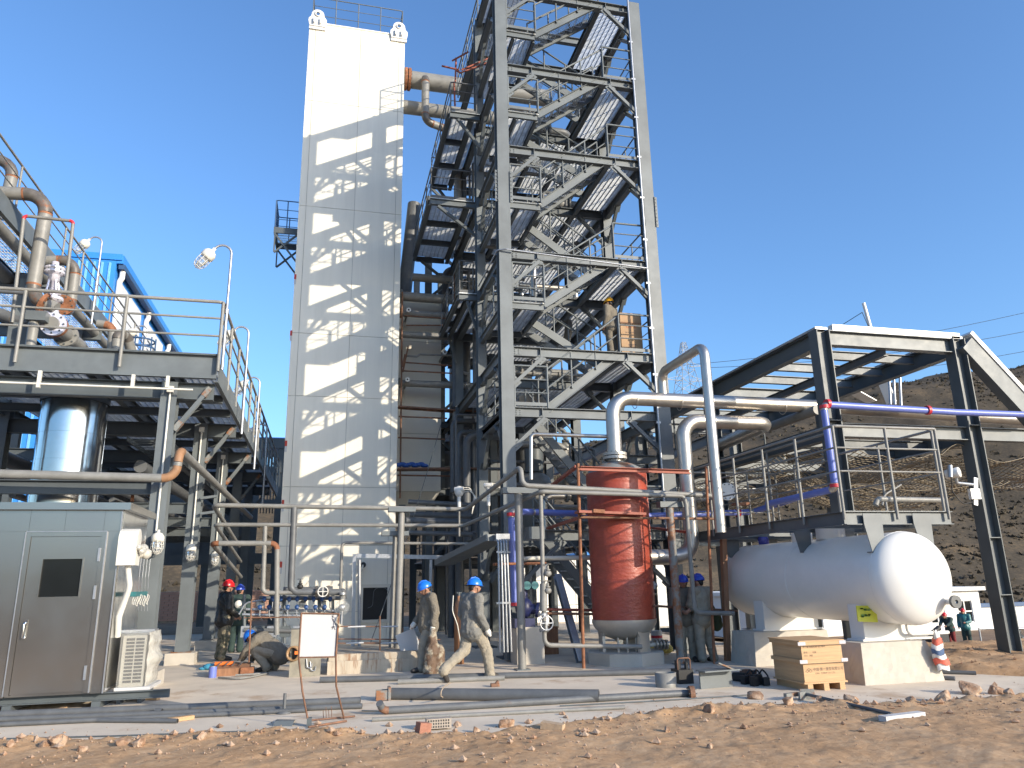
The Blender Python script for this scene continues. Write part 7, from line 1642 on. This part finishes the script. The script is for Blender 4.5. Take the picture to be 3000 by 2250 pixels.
for j in range(3):
    for i in range(9): mb.bb(c + V((-0.135 + i * 0.03, -0.0466, 0.002 + j * 0.033)), c + V((-0.118 + i * 0.03, -0.0453, 0.022 + j * 0.033)))
mb.build('holes', BLACK, bk)
o = thing('half_brick', 'broken red half brick leaning on the grey perforated one', 'brick', tuple(gpt(1240, 2150))); c = gpt(1240, 2150, 0.05); MB().box(c + V((0, 0, 0.06)), (0.14, 0.13, 0.12), Matrix.Rotation(0.3, 3, 'Z') @ Matrix.Rotation(0.15, 3, 'Y')).build('brick', BRICK, o)
o = thing('solid_brick', 'single tan solid brick lying on the dirt in the middle', 'brick', tuple(gpt(1620, 2140))); c = gpt(1620, 2140, 0.05); MB().box(c + V((0, 0, 0.045)), (0.26, 0.12, 0.075), Matrix.Rotation(-0.6, 3, 'Z') @ Matrix.Rotation(0.1, 3, 'Y')).build('brick', mat('tan_brick', (0.40, 0.29, 0.19), 0.9, bump=0.3), o)
# gravel: thousands of little stones, one object
rr = random.Random(21); mb = MB()
ICO = [V(p).normalized() for p in ((1, 0, 0.1), (-1, 0.2, 0), (0, 1, -0.1), (0.1, -1, 0), (0, 0.1, 1), (0.1, 0, -1))]
IF = [(0, 2, 4), (2, 1, 4), (1, 3, 4), (3, 0, 4), (2, 0, 5), (1, 2, 5), (3, 1, 5), (0, 3, 5)]
for _ in range(9000):
    x = rr.uniform(-5, 13); e = lerp_tab(EDGE, x) - 0.36
    y = e - 0.1 - abs(rr.gauss(0, 0.9)) if rr.random() < 0.75 else rr.uniform(6, e)
    if rr.random() < 0.10: y = e + rr.random() ** 2 * 0.9
    if rr.random() < 0.14: x, y = rr.uniform(10.8, 16), rr.uniform(10.5, 17)
    s = 0.003 + 0.016 * rr.random() ** 5 + (0.05 * rr.random() ** 2 if rr.random() < 0.06 else 0)
    z = dirt_h(x, y) if y < 11.6 and x < 11 else bank_h(x, y)
    if z < -0.03: z = 0.0
    mb.add([V((x, y, z + s * 0.3)) + V((p.x * s * rr.uniform(.7, 1.4), p.y * s * rr.uniform(.7, 1.4), p.z * s * rr.uniform(.6, 1.1))) for p in ICO], IF)
mb.build('gravel', ROCK, kind='stuff')

# ---------------------------------------------------------------- people
CLOUD = bpy.data.textures.new('folds', 'CLOUDS'); CLOUD.noise_scale = 0.10
def bake(o, mods):
    for m_ in mods:
        md = o.modifiers.new(m_[0], m_[0])
        for k, v in m_[1].items(): setattr(md, k, v)
    dg = bpy.context.evaluated_depsgraph_get()
    me = bpy.data.meshes.new_from_object(o.evaluated_get(dg)); mt = o.data.materials[0]
    o.modifiers.clear(); o.data = me; me.materials.clear(); me.materials.append(mt)
    me.polygons.foreach_set('use_smooth', [True] * len(me.polygons))
    return o
def blob(name, caps, m, parent, vox=0.014, fold=0.0, sm=3):
    mb = MB()
    for c in caps:
        if len(c) == 4: mb.capsule(c[0], c[1], c[2], c[3], 12)
        else: mb.sphere(c[0], 1.0, 14, 10, c[1], c[2] if len(c) > 2 else None)
    o = mb.build(name, m, parent)
    mods = [('REMESH', dict(mode='VOXEL', voxel_size=vox, use_smooth_shade=True)), ('SMOOTH', dict(factor=0.5, iterations=sm))]
    if fold: mods.append(('DISPLACE', dict(texture=CLOUD, strength=fold, mid_level=0.5, texture_coords='LOCAL')))
    return bake(o, mods)
def person(label, loc, rz, J=None, jacket=KHAKI, trousers=KHAKI, helmet=HBLUE, boots=BOOT, detail=1, lean=V((0, 0, 0)), scale=1.0, group=None, gloves=False):
    J0 = dict(pelvis=(0, 0, .94), waist=(0, 0.0, 1.08), chest=(0, 0.0, 1.30), neck=(0, 0.0, 1.47), head=(0, .03, 1.60),
              shL=(-.2, 0, 1.41), shR=(.2, 0, 1.41), elL=(-.265, -.03, 1.13), elR=(.25, -.03, 1.13), wrL=(-.26, .06, .89), wrR=(.26, .06, .89),
              hiL=(-.09, 0, .92), hiR=(.09, 0, .92), knL=(-.10, .02, .50), knR=(.10, .02, .50), anL=(-.11, -.03, .09), anR=(.11, -.03, .09), toL=(-.125, .15, .035), toR=(.125, .15, .035), look=(0, 1, -0.05))
    J0.update(J or {})
    j = {k: V(v) for k, v in J0.items()}
    o = local(thing('person', label, 'person', loc, group, rz)); o.scale = (scale * 1.07, scale * 1.07, scale * 1.01)
    vox = 0.011 if detail else 0.017
    look = j['look'].normalized(); hd = j['head']
    hup = (hd - j['neck']).normalized()
    side = look.cross(hup).normalized(); hup = side.cross(look).normalized()
    HR = Matrix((side, look, hup)).transposed()
    P_ = lambda x, y, z: hd + HR @ V((x, y, z))
    caps = [(hd, (.078, .098, .112), HR), (P_(0, .045, -.06), (.052, .055, .055), HR), (P_(0, .095, -.005), P_(0, .112, -.03), .012, .016), (P_(-.08, 0, -.01), (.014, .022, .033), HR), (P_(.08, 0, -.01), (.014, .022, .033), HR), (P_(0, .09, -.058), P_(0, .092, -.07), .018, .012),
            (j['neck'] - V((0, 0, .04)), P_(0, -.01, -.05), .058, .054), (j['chest'], j['neck'], .10, .06), (j['waist'], j['chest'], .115, .125), (j['pelvis'], j['waist'], .12, .11)]
    for s in 'LR':
        caps += [(j['chest'] + V((0, 0, .08)), j['sh' + s], .08, .06), (j['sh' + s], j['el' + s], .052, .041), (j['el' + s], j['wr' + s], .041, .028), (j['pelvis'], j['hi' + s], .10, .095), (j['hi' + s], j['kn' + s], .085, .058), (j['kn' + s], j['an' + s], .056, .038), (j['an' + s], j['to' + s], .038, .028)]
        d = (j['wr' + s] - j['el' + s]).normalized(); pal = j['wr' + s] + d * .085
        ins = V((1 if s == 'L' else -1, 0.0, 0)); fw = d.cross(ins).normalized() if abs(d.dot(ins)) < .95 else V((0, 1, 0))
        ins = fw.cross(d).normalized() * (1 if fw.cross(d).dot(ins) > 0 else -1)
        caps += [(j['wr' + s], pal, .03, .036)]
        for f_, (off, L) in enumerate(((-.03, .06), (-.01, .075), (.011, .07), (.031, .052))):
            k1 = pal + fw * off + d * L * .55 + ins * .004; caps += [(pal + fw * off * .8 - d * .01, k1, .0105, .0095), (k1, k1 + d * L * .4 + ins * L * .35, .0095, .0075)]
        caps += [(j['wr' + s] + d * .03 - fw * .02, j['wr' + s] + d * .075 - fw * .052 + ins * .01, .013, .010)]
    body = blob('body', caps, SKIN, o, vox, 0, 2)
    if detail:
        for s in (-1, 1): MB().sphere(P_(.032 * s, .094, .018), .011, 8, 6).build('eye', BLACK, body)
        MB().bar(P_(-.022, .108, -.06), P_(.022, .108, -.06), .008, .006).build('mouth', REDC, body)
    caps = [(hd + HR @ V((0, -.012, .028)), (.085, .098, .098), HR), (P_(0, -.06, -.03), (.068, .045, .06), HR)]
    blob('hair', caps, HAIR, o, .016, 0, 1)
    hem = (j['pelvis'] - j['waist']).normalized()
    caps = [(j['pelvis'] + hem * .07, j['waist'], .205, .175), (j['pelvis'] + hem * .1 + V((.045, 0, 0)), j['pelvis'], .18, .18), (j['pelvis'] + hem * .1 - V((.045, 0, 0)), j['pelvis'], .18, .18), (j['waist'] - V((0, 0, .1)), j['chest'], .17, .175), (j['waist'] + V((.05, 0, -.1)), j['chest'] + V((.06, 0, 0)), .135, .14), (j['waist'] + V((-.05, 0, -.1)), j['chest'] + V((-.06, 0, 0)), .135, .14), (j['chest'], j['neck'] - V((0, 0, .02)), .15, .085), (j['pelvis'] + V((.04, 0, .02)), j['waist'], .15, .145), (j['pelvis'] - V((.04, 0, -.02)), j['waist'], .15, .145)]
    for s in 'LR':
        caps += [(j['chest'] + V((0, 0, .07)), j['sh' + s], .12, .098), (j['sh' + s], j['el' + s], .093, .08), (j['el' + s], j['wr' + s], .078, .06)]
    blob('jacket', caps, jacket, o, vox, 0.036 if detail else .018)
    caps = []
    for s in 'LR': caps += [(j['pelvis'] + V((0, 0, .02)), j['hi' + s], .115, .118), (j['hi' + s], j['kn' + s], .115, .098), (j['kn' + s], j['an' + s] + V((0, 0, .02)), .094, .082), (j['kn' + s].lerp(j['an' + s], .8), j['an' + s] + V((0, 0, .0)), .07, .092)]
    if gloves:
        for s in 'LR':
            gc = []; d = (j['wr' + s] - j['el' + s]).normalized(); gc += [(j['wr' + s] - d * .02, j['wr' + s] + d * .09, .047, .05), (j['wr' + s] + d * .09, j['wr' + s] + d * .15, .042, .028)]
            blob('glove', gc, LAMPW, o, .012)
    blob('trousers', caps, trousers, o, vox, 0.036 if detail else .018)
    for s in 'LR':
        f = (j['to' + s] - j['an' + s]); bo = blob('boot', [(j['an' + s] + V((0, 0, .03)), j['an' + s] - f * .22 + V((0, 0, -.03)), .055, .045), (j['an' + s] - f * .2 - V((0, 0, .035)), j['to' + s], .045, .043), (j['an' + s], j['to' + s], .055, .042)], boots, o, .014, 0, 2)
    if helmet:
        pr_ = [(.148 * math.cos(t) ** .8 if math.cos(t) > 0 else 0.0, .012 + .115 * math.sin(t)) for t in [PI / 2 * i / 8 for i in range(9)]]
        ho = hd + hup * .035
        hb = MB(); d_, s_, u_ = look, side, hup; n = 28; vs = []
        prof = [(1.0, -.012), (1.0, .0)] + [(max(.01, math.cos(t)), .125 * math.sin(t)) for t in [PI / 2 * i / 8 for i in range(1, 9)]]
        for r, h in prof:
            for i in range(n): a = 2 * PI * i / n; vs.append(ho + s_ * math.cos(a) * .112 * r + d_ * math.sin(a) * .138 * r + u_ * h)
        hb.add(vs, [(q * n + i, q * n + (i + 1) % n, (q + 1) * n + (i + 1) % n, (q + 1) * n + i) for q in range(len(prof) - 1) for i in range(n)], True)
        vs = []
        for k in range(2):
            for i in range(n): a = 2 * PI * i / n; f = 1.03 + .16 * max(0, math.sin(a)) ** 1.5 + .03; vs.append(ho + s_ * math.cos(a) * (.112 * (1.0 if k == 0 else 1.07)) + d_ * math.sin(a) * .138 * (1.0 if k == 0 else f) + u_ * (-.006 if k == 0 else -.018))
        hb.add(vs, [(i, (i + 1) % n, n + (i + 1) % n, n + i) for i in range(n)], True)
        hl = hb.build('helmet', helmet, o)
        MB().tube([ho + d_ * (-.13) + u_ * .03, ho + d_ * -.07 + u_ * .112, ho + u_ * .134, ho + d_ * .07 + u_ * .112, ho + d_ * .13 + u_ * .03], .012, 8).build('ridge', helmet, hl)
        MB().tube([P_(-.082, .02, -.02), P_(-.05, .06, -.115), P_(.05, .06, -.115), P_(.082, .02, -.02)], .005, 5).build('chin_strap', BLACK, hl)
    return o
w0 = gpt(1385, 1988)
person('person in grey work clothes and blue helmet striding right, seen from behind', (2.66, 13.95, 0), -1.15,
       dict(anR=(.10, .30, .09), toR=(.11, .48, .04), knR=(.09, .24, .50), anL=(-.08, -.52, .20), toL=(-.09, -.44, .04), knL=(-.08, -.10, .52), elR=(.25, -.02, 1.13), wrR=(.25, .12, .89), elL=(-.24, -.04, 1.13), wrL=(-.22, .10, .90), head=(0, .06, 1.61), look=(.15, 1, -.12), pelvis=(0, .0, .93)), KHAKI2, KHAKI3, gloves=True)
person('person in khaki work clothes and blue helmet holding a sack and looking down left', (2.1, 15.7, 0), 1.75,
       dict(look=(0.1, 1, -.45), head=(0, .07, 1.58), elL=(-.27, -.05, 1.13), wrL=(-.28, .0, .88), elR=(.25, .03, 1.13), wrR=(.2, .2, .93), anL=(-.09, .16, .09), toL=(-.10, .33, .04), anR=(.10, -.22, .09), toR=(.11, -.05, .04), knL=(-.09, .13, .5), knR=(.1, -.05, .5)), KHAKI, KHAKI3, gloves=True)
sk = thing('sack', 'dirty woven sack hanging from the hand of the khaki man walking left', 'sack', tuple(gpt(1300, 1968)))
c = V((2.17, 15.36, .72))
blob('bag', [(c + V((-.03, 0, .06)), c - V((0.02, 0, 0.35)), .07, .14), (c - V((0.05, 0, 0.3)), c - V((0.09, 0, 0.66)), .13, .14), (c - V((-0.09, 0, 0.3)), c - V((-0.07, 0, 0.66)), .12, .12)], BAGW, sk, .02, .05)
for k, (u, y_, l_) in enumerate(((1252, 16.6, 'grey gas cylinder standing behind the man with the sack'), (1345, 16.9, 'rust brown gas cylinder standing between the two walking men'))):
    o = thing('gas_cylinder', l_, 'gas cylinder', tuple(gpt(u, 1945))); c = A(u, 1955, y=y_); MB().lathe([(.01, 0), (.11, 0), (.11, 1.15), (.09, 1.27), (.045, 1.36), (.04, 1.42), (.01, 1.42)], (c.x, y_, 0), 20).build('bottle', PIPE if k == 0 else WOOD_D, o); MB().cyl((c.x, y_, 1.42), (c.x, y_, 1.5), .03, 8).cyl((c.x - .05, y_, 1.48), (c.x + .06, y_, 1.48), .02, 8).build('valve', STEEL_D if k else BLACK, o)
hsn = thing('gas_hose', 'pale gas hose looping between the two walking men', 'hose', tuple(A(1330, 1800, y=16.5))); MB().tube(fillet([A(1328, 1745, y=16.4), A(1325, 1790, y=16.2), A(1340, 1830, y=16.2), A(1352, 1900, y=16.3)], .2)[0], .012, 6).build('hose', LAMPW, hsn)
person('person in black jacket and camouflage trousers with red helmet under the pipe rack', tuple(gpt(648, 1935)), -1.15, dict(look=(-.2, 1, -.1), wrR=(.2, .2, .97), elR=(.25, .0, 1.14), wrL=(-.16, .2, .95)), BLACKC, CAMO, HRED, scale=1.06)
person('person in dark clothes with dark blue helmet, back turned behind the red helmet man', tuple(gpt(690, 1912)), -0.3, dict(look=(0.2, 1, 0)), GREENC, GREENC, HBLUE2, detail=0)
person('person in khaki crouching low with blue helmet bent over work at the box column', (-1.0, 17.2, 0), 1.15,
       dict(pelvis=(0, -.12, .36), waist=(0, .0, .47), chest=(0, .18, .60), neck=(0, .33, .66), head=(0, .45, .66), shL=(-.18, .24, .63), shR=(.18, .24, .63), elL=(-.26, .40, .40), wrL=(-.2, .55, .18), elR=(.26, .36, .40), wrR=(.18, .52, .2),
            hiL=(-.09, -.1, .36), hiR=(.09, -.1, .36), knL=(-.15, .30, .44), knR=(.15, .26, .40), anL=(-.13, .02, .09), anR=(.13, -.02, .09), toL=(-.14, .2, .035), toR=(.14, .16, .035), look=(0, .75, -.75)), KHAKI, KHAKI3, HBLUE)
person('person in khaki facing the camera with dark blue helmet behind the stout rust-streaked post', tuple(gpt(2018, 1938)), 2.75, dict(look=(-.1, 1, -.15), wrL=(-.1, .26, 1.05), elL=(-.24, .08, 1.14), wrR=(.08, .27, 1.03), elR=(.24, .08, 1.14)), KHAKI, KHAKI3, HBLUE2)
person('person in sandy khaki with dark blue helmet seen from behind, olive bag at the hip', tuple(gpt(2068, 1940)), 0.35, dict(look=(-.3, 1, -.1), wrL=(-.1, .25, 1.02), elL=(-.24, .06, 1.14), wrR=(.12, .24, 1.02), elR=(.25, .05, 1.14), anR=(.18, -.05, .09), toR=(.22, .12, .035), knR=(.15, .04, .5)), KHAKI3, KHAKI3, HBLUE2)
sg_ = thing('shoulder_bag', 'olive canvas bag hanging at the hip of the man seen from behind', 'bag', tuple(A(2095, 1840, y=15.2)))
c = A(2098, 1815, y=15.25); blob('bag', [(c + V((0, 0, .1)), c - V((0, 0, .12)), .1, .12), (c + V((.06, 0, .05)), c - V((-.05, 0, .12)), .07, .09)], OLIVE, sg_, .016, .03); MB().tube([A(2062, 1735, y=15.3), A(2085, 1768, y=15.15), c + V((.02, -.05, .12))], .016, 6).build('strap', OLIVE, sg_)
yp = A(1795, 1030, y=18.3)
person('person in khaki with yellow helmet on the third right-hand landing of the stair tower', (yp.x, 18.3, 7.6), 0.7, dict(look=(.1, 1, -.1)), KHAKI, KHAKI, HYEL, detail=0)
ca, cb2 = A(1822, 1022, y=17.95), A(1884, 1022, y=17.95); chh = A(1824, 916, y=17.95).z
bxx = thing('cardboard_carton', 'tall brown cardboard carton on the stair tower landing beside the yellow helmet man', 'carton', (ca.x, 18, 7.6))
MB().bb((ca.x, 17.95, 7.59), (cb2.x, 18.55, chh)).build('carton', CARD, bxx); MB().bb((ca.x - .002, 17.947, chh - .3), (cb2.x + .002, 17.9495, chh - .27)).build('flap_edge', WOOD_D, bxx)
lettering(bxx, '口 I 日', (ca.x + .16, 17.948, chh - .43), .11, REDINK); lettering(bxx, 'USE NO HOOKS', (ca.x + .12, 17.948, chh - .58), .04, INK)
for k in range(5): MB().bb((ca.x + .2, 17.947, 7.75 + k * .035), (ca.x + .42, 17.9495, 7.762 + k * .035)).build('print_line', INK, bxx)
for k, (u, v, D_, jk, tr_, hm, rz, l_, J) in enumerate(((2792, 1895, 36, GREENC, REDC, HRED, 1.9, 'distant person in dark top and dark red trousers bending by the white building', dict(chest=(0, .12, 1.25), neck=(0, .22, 1.38), head=(0, .3, 1.47), shL=(-.18, .14, 1.33), shR=(.18, .14, 1.33), wrL=(-.15, .5, 1.05), wrR=(.15, .5, 1.05), elL=(-.22, .3, 1.15), elR=(.22, .3, 1.15), anR=(.2, -.25, .09), toR=(.2, -.08, .03), knR=(.15, -.05, .5))), (2838, 1893, 37, TEAL, GREENC, HRED, 2.2, 'distant person in teal jacket standing before a window of the white building', dict(wrL=(-.1, .3, 1.1), elL=(-.24, .1, 1.14))), (2992, 1900, 34, BLACKC, BLACKC, HRED, 1.5, 'distant person in black crouching at the far right edge', dict(pelvis=(0, -.1, .45), waist=(0, 0, .58), chest=(0, .12, .76), neck=(0, .2, .92), head=(0, .25, 1.04), shL=(-.18, .14, .86), shR=(.18, .14, .86), elL=(-.24, .3, .62), wrL=(-.15, .45, .55), elR=(.24, .3, .62), wrR=(.15, .45, .55), hiL=(-.1, -.08, .45), hiR=(.1, -.08, .45), knL=(-.14, .3, .5), knR=(.14, .3, .5), anL=(-.12, .05, .09), anR=(.12, .05, .09), toL=(-.13, .22, .03), toR=(.13, .22, .03))))):
    d_ = CR * (u - 1500) - CU * (v - 1125) + CW * FPX; p = CAMLOC + d_ * (D_ / FPX); z = gz(p.x, p.y) - .03
    p2 = A(u, v, z=z) if abs(z) > .3 else p
    person(l_, (p.x, p.y, gz(p.x, p.y) - .03), rz, J, jk, tr_, hm, detail=0)
mc = thing('engine_lump', 'dark machine beside the distant bending person', 'machine', tuple(V((28.2, 30.9, gz(28, 31)))))
c = V((28.0, 30.9, gz(28, 31))); MB().box(c + V((0, 0, .45)), (1.0, .6, .5)).cyl(c + V((-.4, 0, .6)), c + V((.3, 0, 1.0)), .12).cyl(c + V((-.3, -.35, .2)), c + V((-.3, .35, .2)), .2).cyl(c + V((.4, -.35, .2)), c + V((.4, .35, .2)), .2).build('engine', BLACK, mc)
